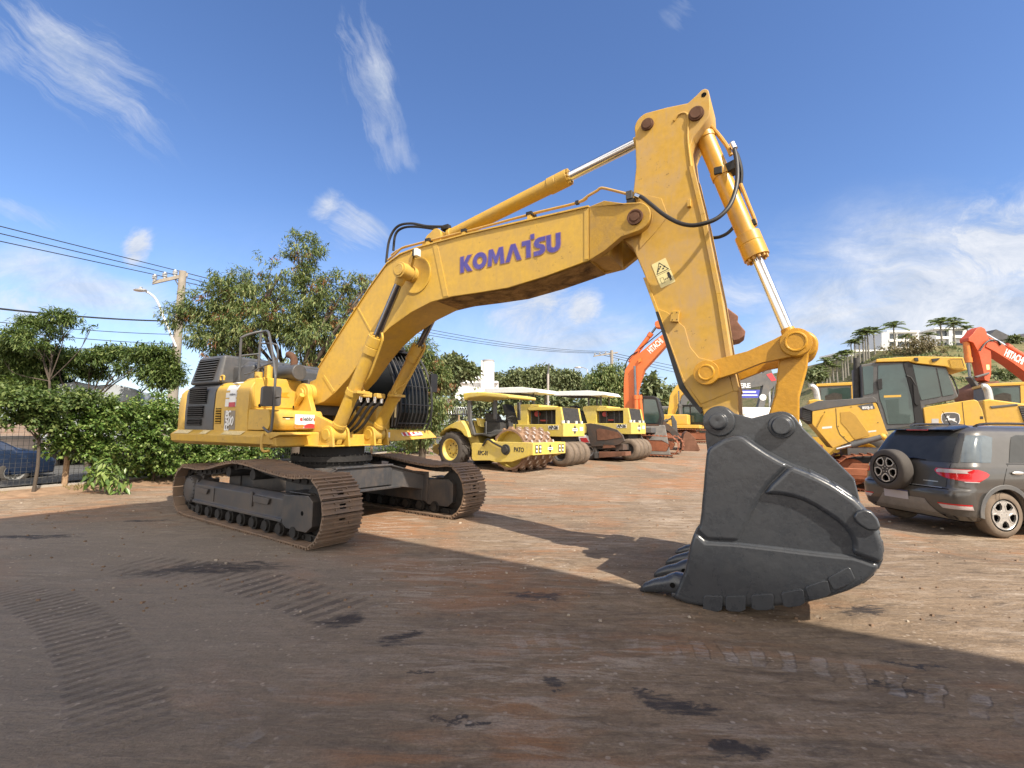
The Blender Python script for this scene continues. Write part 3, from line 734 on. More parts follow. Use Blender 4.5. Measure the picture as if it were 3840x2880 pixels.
m = UB(); m.prism([(-1.04, 3.10), (-.98, 3.02), (-.92, 3.0), (-.86, 3.10), (-.86, 2.70), (-1.04, 2.70)], -.74, -.72, 'x'); m.build('rail_plate', GREYP, rail)
m = UB(); m.prism(rounded([(-1.66, 2.10), (-1.30, 2.12), (-1.30, 2.48), (-1.66, 2.46)], .06), .10, .17, 'x'); m.tube([(.14, -1.30, 2.30), (.17, -1.44, 2.28)], .03, 8); mir = m.build('mirror', GREYP, rail, bevel=.02)
m = UB(); m.tube(smooth_path([(-1.66, -1.42, 2.66), (-1.66, -1.42, 2.74), (-1.55, -1.42, 2.74), (-1.55, -1.42, 2.66)], 4), .018, 8); m.build('lift_eye', YEL, EXC)
# --- cab side platform
m = UB()
m.box(-2.9, .55, .62, 1.5, 1.48, 1.72); m.build('cab_platform', YEL, EXC, bevel=.02)
m = UB(); m.prism([(.70, 1.47), (1.12, 1.47), (1.12, 1.72), (.70, 1.72)], .56, .61, 'x'); m.hexa([(.2, 1.12, 1.47), (.62, 1.12, 1.47), (.62, 2.55, 1.53), (.2, 2.55, 1.53), (.0, 1.12, 1.72), (.52, 1.12, 1.72), (.50, 2.42, 1.70), (.0, 2.42, 1.70)]); pf = m.build('cab_catwalk', YEL, EXC, bevel=.015)
m = UB(); m.add([(.585, 1.40, 1.575), (.595, 2.05, 1.60), (.555, 2.02, 1.67), (.548, 1.36, 1.655)], [(0, 1, 2, 3)]); wsg = m.build('warning_strip', WHITE, pf)
for k in range(4):
    m = UB(); y = 1.44+k*.155; m.add([(.588, y, 1.580), (.590, y+.085, 1.583), (.560, y+.035, 1.663), (.559, y-.045, 1.660)], [(0, 1, 2, 3)]); m.build('red_stripe', RED, wsg)
m = UB(); m.box(-.35, .50, .66, 1.08, 1.72, 2.22); m.build('battery_box', YEL, EXC, bevel=.03)
m = UB(); m.box(.615, .625, .78, .96, 1.55, 1.66); m.build('sticker', WHITE, pf)
# cab
CABG = plain('cab_glass', (.010, .012, .013), .22, spec=.2)
m = UB()
prof = rounded([(-1.05, 1.74), (.50, 1.74), (.66, 2.1), (.60, 2.75), (.28, 3.42), (-.85, 3.48), (-1.05, 3.3)], [.02, .08, .2, .3, .25, .12, .1])
m.prism(prof, 1.10, 2.18); cab = m.build('cab', BLACK, EXC, bevel=.04, seg=3)
m = UB(); m.prism(rounded([(-.95, 2.35), (.50, 2.35), (.54, 2.75), (.22, 3.32), (-.85, 3.38)], .08), 1.090, 1.104); m.build('side_window', CABG, cab)
m = UB()
fp = [(.535, 1.80), (.665, 2.1), (.645, 2.5), (.60, 2.75), (.44, 3.10), (.25, 3.40)]
for k in range(5):
    (x0, z0), (x1, z1) = fp[k], fp[k+1]
    m.add([(x0+.006, 1.16, z0), (x0+.006, 2.12, z0), (x1+.006, 2.12, z1), (x1+.006, 1.16, z1)], [(0, 1, 2, 3)])
m.build('windscreen', CABG, cab)
m = UB(); gpth = [(.60, 1.74), (.74, 2.1), (.73, 2.5), (.68, 2.8), (.52, 3.15), (.30, 3.46)]
for k in range(9):
    y = 1.14+k*.125; m.tube(smooth_path([(x, y, z) for x, z in gpth], 3), .014, 6)
for x, z in ((.66, 1.86), (.745, 2.28), (.70, 2.70), (.52, 3.15)): m.tube([(x, 1.12, z), (x, 2.16, z)], .014, 6)
for y in (1.12, 2.16): m.tube(smooth_path([(x, y, z) for x, z in gpth], 3), .026, 8)
m.build('front_guard', BLACK, cab)
m = UB(); m.box(-.95, .40, 1.04, 2.24, 3.47, 3.53); m.box(.28, .50, 1.10, 1.45, 3.50, 3.60); m.build('roof_guard', BLACK, cab, bevel=.02)
m = UB(); m.prism(rounded([(2.14, 2.62), (2.38, 2.62), (2.38, 3.06), (2.14, 3.06)], .05), .66, .72, 'x'); m.tube([(.62, 2.16, 3.1), (.68, 2.24, 3.08)], .015, 6); m.tube([(.68, 2.22, 2.62), (.68, 2.24, 1.75)], .013, 6); m.build('mirror', BLACK, cab, bevel=.01)
m = UB(); m.prism(rounded([(.64, 1.78), (.72, 2.1), (.70, 2.52), (.64, 2.52), (.60, 2.1)], .03), 1.055, 1.10); m.tube(smooth_path([(.64, .98, 1.78), (.68, 1.0, 2.3), (.62, 1.06, 2.62), (.5, 1.1, 2.9)], 4), .016, 6); m.build('grab_handle', GREYP, cab)
m = UB(); m.box(.705, .715, .985, 1.035, 1.98, 2.32); m.build('reflector', AMBER, cab)

# --- boom
def pins(m, x, z, r, y0, y1, n=24): m.cyl((x, y0, z), (x, y1, z), r, n=n)
HB = .36
boom_pl = [(-.52, 2.46), (-.42, 2.66), (-.17, 2.72), (-.09, 2.95), (.55, 3.65), (1.30, 4.42), (1.45, 4.57), (1.72, 4.80), (2.05, 4.92), (2.45, 4.965), (3.5, 4.99), (4.6, 4.98), (5.70, 4.955),
           (5.70, 4.16), (5.0, 4.035), (4.35, 3.955), (3.8, 3.955), (3.25, 3.965), (2.8, 3.93), (2.35, 3.80), (1.85, 3.58), (1.50, 3.36), (1.15, 3.06), (.80, 2.70), (.45, 2.44), (.12, 2.26), (-.15, 2.20), (-.40, 2.24)]
m = UB(); m.prism(boom_pl, -HB+.004, HB-.004); boom = m.build('boom', YEL, EXC, bevel=.012)
m = UB()      # side plates stand a little proud of the top and bottom plate
top = [(-.09, 2.95), (.55, 3.65), (1.30, 4.42), (1.72, 4.80), (2.05, 4.92), (2.45, 4.965), (3.5, 4.99), (5.70, 4.955)]
for s in (-1, 1):
    y = HB*s
    for a, b in zip(top, top[1:]):
        m.hexa([(a[0], y-.05*s, a[1]-.012), (b[0], y-.05*s, b[1]-.012), (b[0], y+.022*s, b[1]-.012), (a[0], y+.022*s, a[1]-.012), (a[0], y-.05*s, a[1]+.012), (b[0], y-.05*s, b[1]+.012), (b[0], y+.022*s, b[1]+.012), (a[0], y+.022*s, a[1]+.012)])
m.build('top_flange', YEL, boom)
m = UB()
for s in (-1, 1):
    y = (HB-.004)*s
    for (a, b, w) in (((2.86, 4.955), (3.13, 3.985), .05), ((.98, 4.05), (1.48, 3.40), .018), ((5.66, 4.93), (5.66, 4.18), .03)):
        m.hexa([(a[0]-w, y, a[1]), (a[0]+w, y, a[1]), (b[0]+w, y, b[1]), (b[0]-w, y, b[1]), (a[0]-w, y+.010*s, a[1]), (a[0]+w, y+.010*s, a[1]), (b[0]+w, y+.010*s, b[1]), (b[0]-w, y+.010*s, b[1])])
    m.hexa([(.05, y, 2.75), (.09, y, 2.79), (.42, y, 2.46), (.38, y, 2.42), (.05, y+.01*s, 2.75), (.09, y+.01*s, 2.79), (.42, y+.01*s, 2.46), (.38, y+.01*s, 2.42)])
    m.lathe((2.45, y, 4.46), (0, s, 0), [(0, .33), (.014, .33), (.016, .30), (.010, .29), (.010, .0)], 40)
m.build('weld_strap', YEL, boom)
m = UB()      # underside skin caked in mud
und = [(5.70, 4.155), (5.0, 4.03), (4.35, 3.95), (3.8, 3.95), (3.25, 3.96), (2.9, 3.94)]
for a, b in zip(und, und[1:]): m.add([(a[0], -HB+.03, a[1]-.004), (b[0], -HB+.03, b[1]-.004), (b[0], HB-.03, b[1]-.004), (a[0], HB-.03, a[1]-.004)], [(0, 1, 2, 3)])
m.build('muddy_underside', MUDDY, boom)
# flared fork at the tip
m = UB()
for s in (-1, 1):
    a = [(5.70, 4.955), (5.96, 4.94), (6.22, 4.84)]+circ(6.39, 4.60, .205, 75, -75, 10)+[(6.2, 4.37), (5.96, 4.22), (5.70, 4.16)]
    vi = [(x, (HB-.10 if x < 5.8 else .345)*s, z) for x, z in a]; vo_ = [(x, (HB-.002 if x < 5.8 else .455)*s, z) for x, z in a]
    n = len(a); m.add(vi+vo_, [list(range(n)), list(range(2*n-1, n-1, -1))]+[(i, i+n, (i+1) % n+n, (i+1) % n) for i in range(n)])
m.box(5.66, 5.98, -.33, .33, 4.19, 4.95)
fork = m.build('boom_fork', paint('worn_tip_yellow', (.50, .29, .025), .5, (.36, .24, .11), .55, chips=.9, chip_col=(.13, .055, .025), scale=2.2, bump=.25), boom, bevel=.012)
m = UB()
for s in (-1, 1): m.lathe((6.39, .455*s, 4.60), (0, s, 0), [(0, .108), (.022, .105), (.024, .085), (.016, .082), (.016, .060), (.028, .057), (.029, 0)], 24)
m.build('pivot_pin', RUST, fork)
# boom foot bosses
m = UB()
for y0, y1 in ((-.44, -.30), (.30, .44)): pins(m, -.31, 2.42, .20, y0, y1)
m.build('boom_foot', YEL, boom, bevel=.01)
m = UB()
for y0, y1 in ((-.56, -.45), (.45, .56)):
    m.prism([(-.80, 1.60), (-.56, 2.30)]+circ(-.31, 2.42, .205, 165, -15, 12)+[(.05, 2.02), (.62, 1.84), (.85, 1.62), (.80, 1.43), (.2, 1.43)], y0, y1)
br = m.build('boom_bracket', YEL, EXC, bevel=.012)
m = UB(); m.lathe((-.31, -.56, 2.42), (0, -1, 0), [(0, .14), (.02, .14), (.022, .10), (.05, .09), (.05, 0)], 20); m.tube([(-.40, -.60, 2.2), (-.18, -.64, 2.38)], .05, 8); m.build('foot_pin', YEL, br)
m = UB(); m.box(-.75, .5, -.42, .42, 1.43, 1.75); m.build('bracket_floor', YEL, br)
# lettering: heavy block letters, the T carries a step up towards the S
def letter(ch):
    P = []
    if ch == 'K': P = [[(0, 0), (.26, 0), (.26, 1), (0, 1)], [(.26, .42), (.55, 0), (.87, 0), (.50, .52), (.84, 1), (.54, 1), (.26, .60)]]
    if ch == 'M': P = [[(0, 0), (.26, 0), (.31, .60), (.52, .10), (.64, .10), (.85, .60), (.90, 0), (1.16, 0), (1.06, 1), (.80, 1), (.58, .50), (.36, 1), (.10, 1)]]
    if ch == 'A': P = [[(0, 0), (.27, 0), (.52, .70), (.77, 0), (1.04, 0), (.66, 1), (.38, 1)]]
    if ch == 'T': P = [[(.0, .74), (.27, .74), (.27, 0), (.54, 0), (.54, .74), (.54, 1.0), (.0, 1.0)], [(.56, 1.02), (.78, 1.02), (.78, 1.30), (.56, 1.30)]]
    if ch == 'U': P = [[(0, 1), (0, .36), (.05, .16), (.17, .04), (.34, -.02), (.50, -.02), (.67, .04), (.79, .16), (.84, .36), (.84, 1), (.58, 1), (.58, .40), (.54, .27), (.42, .22), (.30, .27), (.26, .40), (.26, 1)]]
    if ch == 'S': P = [[(.72, 1.0), (.30, 1.0), (.12, .93), (.02, .76), (.04, .58), (.16, .46), (.34, .40), (.42, .33), (.38, .26), (.30, .24), (.0, .24), (.0, 0), (.40, 0), (.58, .06), (.70, .20), (.70, .40), (.60, .54), (.42, .61), (.32, .67), (.34, .75), (.44, .77), (.72, .77)]]
    return P
def logo(parent, O, xd, yd, h):
    F = MU @ frame(O, xd, yd); k = MB(F); e = MB(F); x = 0.0
    for ch, w in (('K', .87), ('O', 1.0), ('M', 1.16), ('A', 1.04), ('T', .68), ('S', .72), ('U', .84)):
        if ch == 'O':
            for (b, g, z0, z1) in ((k, 0, .002, .005), (e, .035, .0, .003)):
                n = 28; vs = []; fs = []
                for z in (z0, z1):
                    for rr, ww in ((.50+g, .51+g), (.23-g, .25-g)):
                        for i in range(n): vs.append(((x+.5+rr*math.cos(2*PI*i/n))*h, (.49+ww*math.sin(2*PI*i/n))*h, z))
                for i in range(n):
                    j = (i+1) % n
                    fs += [(2*n+i, 2*n+j, 3*n+j, 3*n+i), (i, j, 2*n+j, 2*n+i), (n+i, n+j, 3*n+j, 3*n+i)]
                b.add(vs, fs)
        else:
            for q in letter(ch):
                k.prism([((x+a)*h, b*h) for a, b in q], .002, .005, 'z')
                n = len(q); gq = []
                ar = sum(q[i][0]*q[(i+1) % n][1]-q[(i+1) % n][0]*q[i][1] for i in range(n)); sg = 1 if ar > 0 else -1
                for i in range(n):
                    p = Vector(q[i]); a = Vector(q[i-1]); c = Vector(q[(i+1) % n]); d1 = (p-a).normalized(); d2 = (c-p).normalized()
                    n1 = Vector((d1.y, -d1.x))*sg; n2 = Vector((d2.y, -d2.x))*sg; bi = n1+n2
                    gq.append(tuple(p+(bi/bi.length_squared*2*.035 if bi.length > .5 else n1*.035)))
                e.prism([((x+a)*h, b*h) for a, b in gq], .0, .003, 'z')
        x += w+.075
    k.build('brand_lettering', BLUELOGO, parent, smooth=False); e.build('lettering_edge', BLUEDGE, parent, smooth=False)
    return x*h
a0, a1 = upper(1727, 1024, -HB), upper(2104, 938, -HB); hh = upper(1727, 970, -HB)
dl = math.hypot(a1[0]-a0[0], a1[1]-a0[1])
logo(boom, (a0[0], -HB-.001, a0[1]), (a1[0]-a0[0], 0, a1[1]-a0[1]), (0, 0, 1), dl/6.78)
# boom top pin with work lamp
m = UB(); pins(m, 2.38, 4.47, .115, -.50, .50); pins(m, 2.38, 4.47, .135, -.45, .45); pins(m, 2.38, 4.47, .070, -.74, .74)
for s in (-1, 1): m.lathe((2.38, .66*s, 4.47), (0, s, 0), [(0, .08), (0, .105), (.08, .105), (.08, .070), (.066, .067), (.066, 0)], 24)
m.build('cylinder_pin', YEL, boom, bevel=.006)
m = UB(); m.prism([(2.40, 4.55), (2.48, 4.52), (2.56, 4.80), (2.50, 4.82)], -.56, -.50); wl = m.build('lamp_bracket', YEL, boom)
p = up3(1565, 948, -.56)
m = UB(); m.cbox((p.x, -.56, p.z), .07, .11, .13); m.build('work_lamp', LAMPW, wl, bevel=.01)
m = UB(); m.cbox((p.x-.05, -.56, p.z), .05, .10, .12); m.tube(smooth_path([(p.x-.06, -.55, p.z-.03), (p.x-.26, -.52, p.z-.22), (p.x-.28, -.5, p.z-.32), (2.2, -.46, 4.5)], 5), .008, 6); m.build('lamp_body', BLACK, wl, bevel=.01)
# steel tubes along the top edge
def bpt(px, py, off=-.27): return up3(px, py, off)
m = UB()
m.tube(smooth_path([bpt(*q) for q in ((1455, 975), (1480, 955), (1508, 930), (1550, 918), (1600, 905), (1722, 874), (1765, 864), (1990, 803), (2050, 788), (2166, 760), (2205, 735), (2238, 716), (2252, 706), (2275, 708), (2350, 727))], 3), .020, 8)
m.tube(smooth_path([bpt(q[0]-3, q[1]+2, -.20) for q in ((1470, 955), (1508, 930), (1600, 905), (1722, 874), (1990, 803), (2166, 760), (2205, 740))], 3), .018, 8)
m.tube(smooth_path([(.25, -.22, 3.42), (.9, -.22, 4.10), (1.35, -.22, 4.58), (1.75, -.22, 4.90), (2.0, -.22, 5.0)], 4), .018, 8)
m.build('steel_tube', PIPEY, boom)
m = UB()
for q in ((1610, 903), (1745, 868), (1990, 805)):
    c = bpt(*q); m.cbox((c.x, -.25, c.z), .10, .17, .05, 1); m.cbox((c.x, -.27, c.z-.06), .06, .12, .10, 0)
for q in ((-.0, 3.08), (.42, 3.54), (.9, 4.02)): m.cbox((q[0]-.03, -.30, q[1]+.02), .05, .10, .05, 0, Matrix.Rotation(-.8, 4, 'Y'))
c = bpt(2165, 760); m.cbox((c.x, -.27, c.z), .05, .05, .05, 1)
m.build('tube_clamp', [YEL, CHAIN], boom)
m = UB()
for y in (-.12, .12): m.prism([(2.35, 4.95), (2.55, 5.22)]+circ(2.74, 5.18, .13, 140, -30, 8)+[(2.95, 4.97)], y-.03+(.08 if y > 0 else -.08), y+.03+(.08 if y > 0 else -.08))
m.build('cylinder_lug', YEL, boom, bevel=.008)
m = UB()
for dy, pts in ((-.16, ((1448, 985), (1460, 900), (1490, 850), (1540, 838), (1600, 848), (1665, 850))), (-.05, ((1475, 940), (1483, 880), (1510, 855), (1560, 850), (1640, 860)))):
    m.tube(smooth_path([up3(q[0], q[1], dy) for q in pts], 6), .024, 8)
m.build('hose', RUBBER, boom)
# --- hydraulic cylinders
def hyd(name, p, q, gl, r, rg, rr, mat, rodmat, nb=10, foot=.17, eye=.14, eyeM=None, fw=.14, flange=True):
    """barrel from p up to fraction gl of the way to q, rod on to q"""
    p = Vector(p); q = Vector(q); d = (q-p).normalized(); L = (q-p).length; gll = gl*L
    m = UB(); m.lathe(p, d, [(foot*.4, 0), (foot*.4, r*.92), (foot+.03, r*.92), (foot+.03, r*1.09), (foot+.10, r*1.09), (foot+.10, r), (gll-.34, r), (gll-.33, rg), (gll-.20, rg), (gll-.195, rg*.97), (gll-.185, rg*.97), (gll-.18, rg), (gll, rg), (gll, rr*1.05)], 36)
    m.cyl(p-Vector((0, fw, 0)), p+Vector((0, fw, 0)), foot, n=26)
    b = m.build(name, mat, EXC, bevel=.006)
    m = UB(); a = d.orthogonal().normalized(); c = d.cross(a)
    for k in range(nb):
        o = p+d*gll+(a*math.cos(2*PI*k/nb)+c*math.sin(2*PI*k/nb))*(rg+rr)*.53
        m.cyl(o-d*.01, o+d*.035, .021, n=6)
    m.build('gland_bolt', mat, b, smooth=False)
    m = UB(); m.lathe(p, d, [(gll-.05, 0), (gll-.05, rr), (L-eye*1.8, rr), (L-eye*1.8, 0)], 32); m.build('rod', rodmat, b)
    m = UB(); m.lathe(p, d, [(L-eye*1.8, 0), (L-eye*1.8, rr*1.15), (L-eye, rr*1.35), (L, rr*1.0), (L, 0)], 24); m.cyl(q-Vector((0, fw*.85, 0)), q+Vector((0, fw*.85, 0)), eye, n=24); m.build('rod_eye', eyeM or mat, b, bevel=.006)
    return b
for s, y0, y1 in ((-1, -.535, -.60), (1, .46, .60)):
    b = hyd('boom_cylinder', (.72, y0, 1.62), (2.38, y1, 4.47), .615, .118, .142, .066, YEL, DULLCHROME, foot=.14)
    m = UB(); d = (Vector((2.38, y1, 4.47))-Vector((.72, y0, 1.62))).normalized(); c = Vector((.72, y0, 1.62))+d*.90
    m.lathe(c, d, [(-.05, .118), (-.05, .135), (.05, .135), (.05, .118)], 28); m.cbox(c+Vector((.12, .06-.12*(s > 0), .0)), .18, .30, .05)
    o = Vector((.09, -.10*s*-1*.6, -.02))
    m.tube(smooth_path([c+Vector((.16, -.12*s, .02)), c+Vector((.13, -.10*s, .12)), c+d*.35+Vector((.17, -.05*s, -.04)), c+d*.9+Vector((.16, -.02*s, -.06)), c+d*1.14+Vector((.15, 0, -.06)), c+d*1.20+Vector((.10, 0, 0))], 4), .022, 8)
    m.build('cylinder_tube', YEL, b)
    m = UB(); m.lathe((.72, y0-.16 if s < 0 else y0-.15, 1.62), (0, -1, 0), [(-.05, .15), (.045, .15), (.05, .105), (.065, .10), (.065, 0)], 24)
    m.prism(circ(.72, 1.62, .165, 0, 180, 12)+[(.5, 1.40), (.92, 1.40)], y0-.20, y0-.155); m.prism(circ(.72, 1.62, .165, 0, 180, 12)+[(.5, 1.40), (.92, 1.40)], y0+.155, y0+.20)
    m.build('foot_lug', YEL, EXC, bevel=.008)
m = UB(); c0 = up3(1145, 1450, -.45)
m = UB()
for k in range(4):
    y = -.26+k*.16; m.tube(smooth_path([(1.02+.02*k, y+.02, 2.28), (.95, y-.05, 2.12), (.72, y-.10, 1.80), (.50, y-.12, 1.66), (.25, y-.12, 1.62)], 6), .030, 8)
m.build('boom_hose', RUBBER, EXC)
m = UB()
for k in range(4): m.cyl((1.02+.02*k, -.24+k*.16, 2.24), (1.03+.02*k, -.235+k*.16, 2.36), .034, n=10)
m.build('hose_fitting', CHROME, EXC)
m = UB(); m.cbox((1.08, -.16, 2.38), .12, .22, .10); m.cbox((1.08, .18, 2.38), .12, .22, .10); m.build('tube_block', YEL, EXC, bevel=.02)
b = hyd('arm_cylinder', (2.74, 0, 5.18), (6.52, 0, 5.97), .655, .118, .132, .074, paint('cylinder_yellow', (.50, .30, .03), .42, (.36, .25, .11), .3), CHROME, nb=12, foot=.13, fw=.10)
m = UB(); m.cbox((2.85, -.06, 5.36), .16, .10, .08); m.build('port_block', CHAIN, b)
# --- arm (dipper)
arm_pl = [upper(*q, -.30) for q in ((2393, 470),)]
arm_pl = circ(6.53, 5.965, .185, 195, 95, 7)+[(6.8, 6.13), (7.06, 6.095), (7.17, 6.165), (7.235, 6.215), (7.275, 6.222), (7.315, 6.19), (7.33, 6.11), (7.335, 5.95)]+[(7.315, 5.82), (7.24, 5.72), (7.12, 5.60), (7.075, 5.48), (7.10, 5.2), (7.225, 4.52), (7.385, 3.46), (7.48, 2.62), (7.545, 2.25)]+circ(7.36, 1.90, .20, 20, -150, 9)+[(7.13, 2.06), (6.92, 2.42), (6.67, 3.2), (6.47, 3.81), (6.30, 4.26)]+circ(6.36, 4.58, .27, 215, 160, 4)+[(6.29, 4.84), (6.36, 5.40)]
m = UB(); m.prism(arm_pl, -.275, .275); arm = m.build('arm', YELARM, EXC, bevel=.014)
m = UB()      # projecting flanges front and back
for s in (-1, 1):
    for pts, w in (([(7.10, 5.2), (7.225, 4.52), (7.385, 3.46), (7.48, 2.62), (7.545, 2.25)], .045), ([(7.13, 2.06), (6.92, 2.42), (6.67, 3.2), (6.47, 3.81)], .03)):
        for a, b_ in zip(pts, pts[1:]):
            m.hexa([(a[0]-w, .20*s, a[1]), (a[0]+.012, .20*s, a[1]), (b_[0]+.012, .20*s, b_[1]), (b_[0]-w, .20*s, b_[1]), (a[0]-w, .295*s, a[1]), (a[0]+.012, .295*s, a[1]), (b_[0]+.012, .295*s, b_[1]), (b_[0]-w, .295*s, b_[1])])
    # curved bead round the top of the side plate, reinforcing plates
    bead = smooth_path([(6.88, .278*s, 5.90), (6.94, .278*s, 5.97), (7.03, .278*s, 5.96), (7.06, .278*s, 5.86), (7.05, .278*s, 5.6), (7.08, .278*s, 5.2)], 4); m.tube(bead, .016, 6)
    m.prism([(6.46, 3.50), (6.72, 3.36), (6.98, 3.10), (7.03, 2.80), (7.10, 2.68), (7.40, 2.56), (7.40, 2.30), (7.13, 2.06), (6.92, 2.42), (6.66, 3.16)] if False else [(6.60, 3.38), (6.75, 3.30), (6.96, 3.08), (7.02, 2.82), (7.12, 2.68), (7.43, 2.58), (7.50, 2.25), (7.13, 2.10), (6.90, 2.44), (6.66, 3.18)], .276*s, .288*s)
    m.prism([(6.40, 4.22), (6.62, 4.42), (6.78, 4.60), (6.70, 4.86), (6.52, 4.95), (6.36, 4.9)], .276*s, .286*s)
m.build('wear_flange', YELARM, arm, bevel=.006)
m = UB(); m.prism([(6.60, 3.32), (6.635, 3.32), (6.95, 2.30), (7.15, 2.02), (7.12, 1.98), (6.88, 2.30)], -.31, -.24); m.prism([(6.60, 3.32), (6.635, 3.32), (6.95, 2.30), (7.15, 2.02), (7.12, 1.98), (6.88, 2.30)], .20, .31); m.build('rubber_edge', BLACK, arm)
m = UB()
for (x, z, r) in ((6.53, 5.965, .075), (7.165, 5.90, .085)):
    for s in (-1, 1): m.lathe((x, .275*s, z), (0, s, 0), [(0, r*1.15), (.03, r*1.12), (.032, r*.9), (.045, r*.85), (.045, 0)], 18)
m.lathe((6.36, 4.58, 0), (0, 1, 0), [(-.01, 0), (.01, 0)], 6)
m.build('arm_pin', RUST, arm)
m = UB(); m.cyl((7.262, -.278, 6.135), (7.262, .278, 6.135), .032, n=14); m.build('lifting_hole', VOID, arm)
m = UB(); c = up3(2585, 765, -.285); m.cbox((c.x, -.30, c.z), .045, .06, .10); c = up3(2532, 1188, -.30); m.cbox((c.x, -.31, c.z), .10, .06, .14, 0, Matrix.Rotation(.12, 4, 'Y'))
for dx in (-.028, .028):
    for dz in (-.045, .045): m.cyl((c.x+dx, -.345, c.z+dz), (c.x+dx, -.335, c.z+dz), .008, n=6, mat=1)
m.build('hose_bracket', [YELARM, CHAIN], arm, bevel=.006)
# warning decal
q = [up3(*p, -.277) for p in ((2443, 992), (2497, 967), (2532, 1055), (2479, 1083))]
cx = sum(q, Vector())/4; xd = ((q[1]-q[0])+(q[2]-q[3])).normalized(); yd = ((q[0]-q[3])+(q[1]-q[2])).normalized(); w = ((q[1]-q[0]).length+(q[2]-q[3]).length)/2; hgt = ((q[0]-q[3]).length+(q[1]-q[2]).length)/2
F = MU @ frame(cx, xd, yd)
m = MB(F); m.prism(rounded([(-w/2, -hgt/2), (w/2, -hgt/2), (w/2, hgt/2), (-w/2, hgt/2)], .015), -.003, .002, 'z'); dec = m.build('warning_decal', DECAL, arm, smooth=False)
INK = plain('decal_ink', (.02, .02, .02), .5)
m = MB(F); e = .0022
def stroke(a, b, t_): 
    a = Vector(a); b = Vector(b); d = (b-a).normalized(); nn = Vector((-d.y, d.x))*t_/2; m.prism([tuple(a-nn-d*t_/2), tuple(b-nn+d*t_/2), tuple(b+nn+d*t_/2), tuple(a+nn-d*t_/2)], e, e+.0008, 'z')
tri = [(-w*.40, hgt*.06), (w*.40, hgt*.06), (0, hgt*.43)]
for a, b_ in zip(tri, tri[1:]+tri[:1]): stroke(a, b_, .009)
stroke((-w*.5, 0), (w*.5, 0), .004)
rc = [(-w*.34, -hgt*.36), (-w*.12, -hgt*.36), (-w*.12, -hgt*.14), (-w*.34, -hgt*.14)]
for a, b_ in zip(rc, rc[1:]+rc[:1]): stroke(a, b_, .004)
stroke((-w*.06, -hgt*.25), (w*.16, -hgt*.25), .005); stroke((-w*.06, -hgt*.25), (-w*.01, -hgt*.225), .005); stroke((-w*.06, -hgt*.25), (-w*.01, -hgt*.275), .005); stroke((w*.16, -hgt*.25), (w*.11, -hgt*.225), .005); stroke((w*.16, -hgt*.25), (w*.11, -hgt*.275), .005)
stroke((w*.29, -hgt*.13), (w*.29, -hgt*.25), .026); stroke((w*.26, -hgt*.26), (w*.25, -hgt*.37), .012); stroke((w*.32, -hgt*.26), (w*.33, -hgt*.37), .012); stroke((w*.22, -hgt*.13), (w*.20, -hgt*.25), .009); stroke((w*.36, -hgt*.13), (w*.38, -hgt*.25), .009)
m.prism([(w*.29+.018*math.cos(k*PI/6), -hgt*.085+.018*math.sin(k*PI/6)) for k in range(12)], e, e+.0008, 'z')
for k in range(5): m.prism([(-w*.02+.03*(k-2)*.8+.014*math.cos(j*PI/3), hgt*.16+.02*(k % 3)+.012*math.sin(j*PI/3)) for j in range(6)], e, e+.0008, 'z')
m.build('decal_pictogram', INK, dec, smooth=False)
# bucket cylinder and its hoses
CYLY = paint('bucket_cylinder_yellow', (.55, .29, .022), .30, (.36, .23, .10), .30, chips=.6, chip_col=(.09, .05, .02), bump=.04, coat=.25)
b = hyd('bucket_cylinder', (7.165, 0, 5.90), (8.16, 0, 2.76), .625, .115, .150, .064, CYLY, CHROME, nb=12, foot=.14, eye=.145, fw=.15, eyeM=YELLINK)
d = (Vector((8.16, 0, 2.76))-Vector((7.165, 0, 5.90))).normalized(); side = Vector((-d.z, 0, d.x)).normalized(); side = side if side.x > 0 else -side
m = UB(); p0 = Vector((7.165, 0, 5.90))
m.tube(smooth_path([p0+d*.16+side*.06+Vector((0, -.06, .1)), p0+d*.24+side*.15, p0+d*.48+side*.19, p0+d*.62+side*.19], 4), .026, 8)
m.tube(smooth_path([p0+d*1.05+side*.16, p0+d*1.35+side*.15, p0+d*1.62+side*.14, p0+d*1.66+side*.10], 4), .022, 8)
c = p0+d*.80; m.lathe(c, d, [(-.05, .115), (-.05, .126), (.05, .126), (.05, .115)], 28)
m.build('cylinder_tube', CYLY, b)
m = UB(); c = p0+d*.80; m.cbox(c+side*.15, .14, .20, .12, 0, Matrix.Rotation(-.3, 4, 'Y')); m.cbox(c+Vector((-.02, -.125, 0)), .10, .03, .10); c = p0+d*1.62; m.cbox(c+side*.12, .06, .10, .08, 0, Matrix.Rotation(-.3, 4, 'Y')); m.build('clamp', BLACK, b, bevel=.01)
hp = [(2382, 730), (2405, 738), (2440, 765), (2487, 803), (2540, 833), (2590, 845), (2640, 838), (2690, 818), (2730, 780), (2752, 735), (2764, 680), (2764, 620), (2757, 575), (2748, 545)]
offs = [-.30, -.34, -.40, -.46, -.50, -.52, -.52, -.48, -.42, -.35, -.28, -.20, -.14, -.10]
m = UB(); m.tube(smooth_path([up3(q[0], q[1], o) for q, o in zip(hp, offs)], 6), .027, 10)
m.tube(smooth_path([up3(q[0], q[1], .40) for q in ((2672, 892), (2700, 888), (2730, 873), (2755, 845), (2765, 815))], 6), .025, 8)
m.tube(smooth_path([up3(q[0], q[1], .10) for q in ((2752, 560), (2768, 590), (2780, 640), (2778, 690), (2770, 740))], 5), .024, 8)
m.build('arm_hose', RUBBER, EXC)
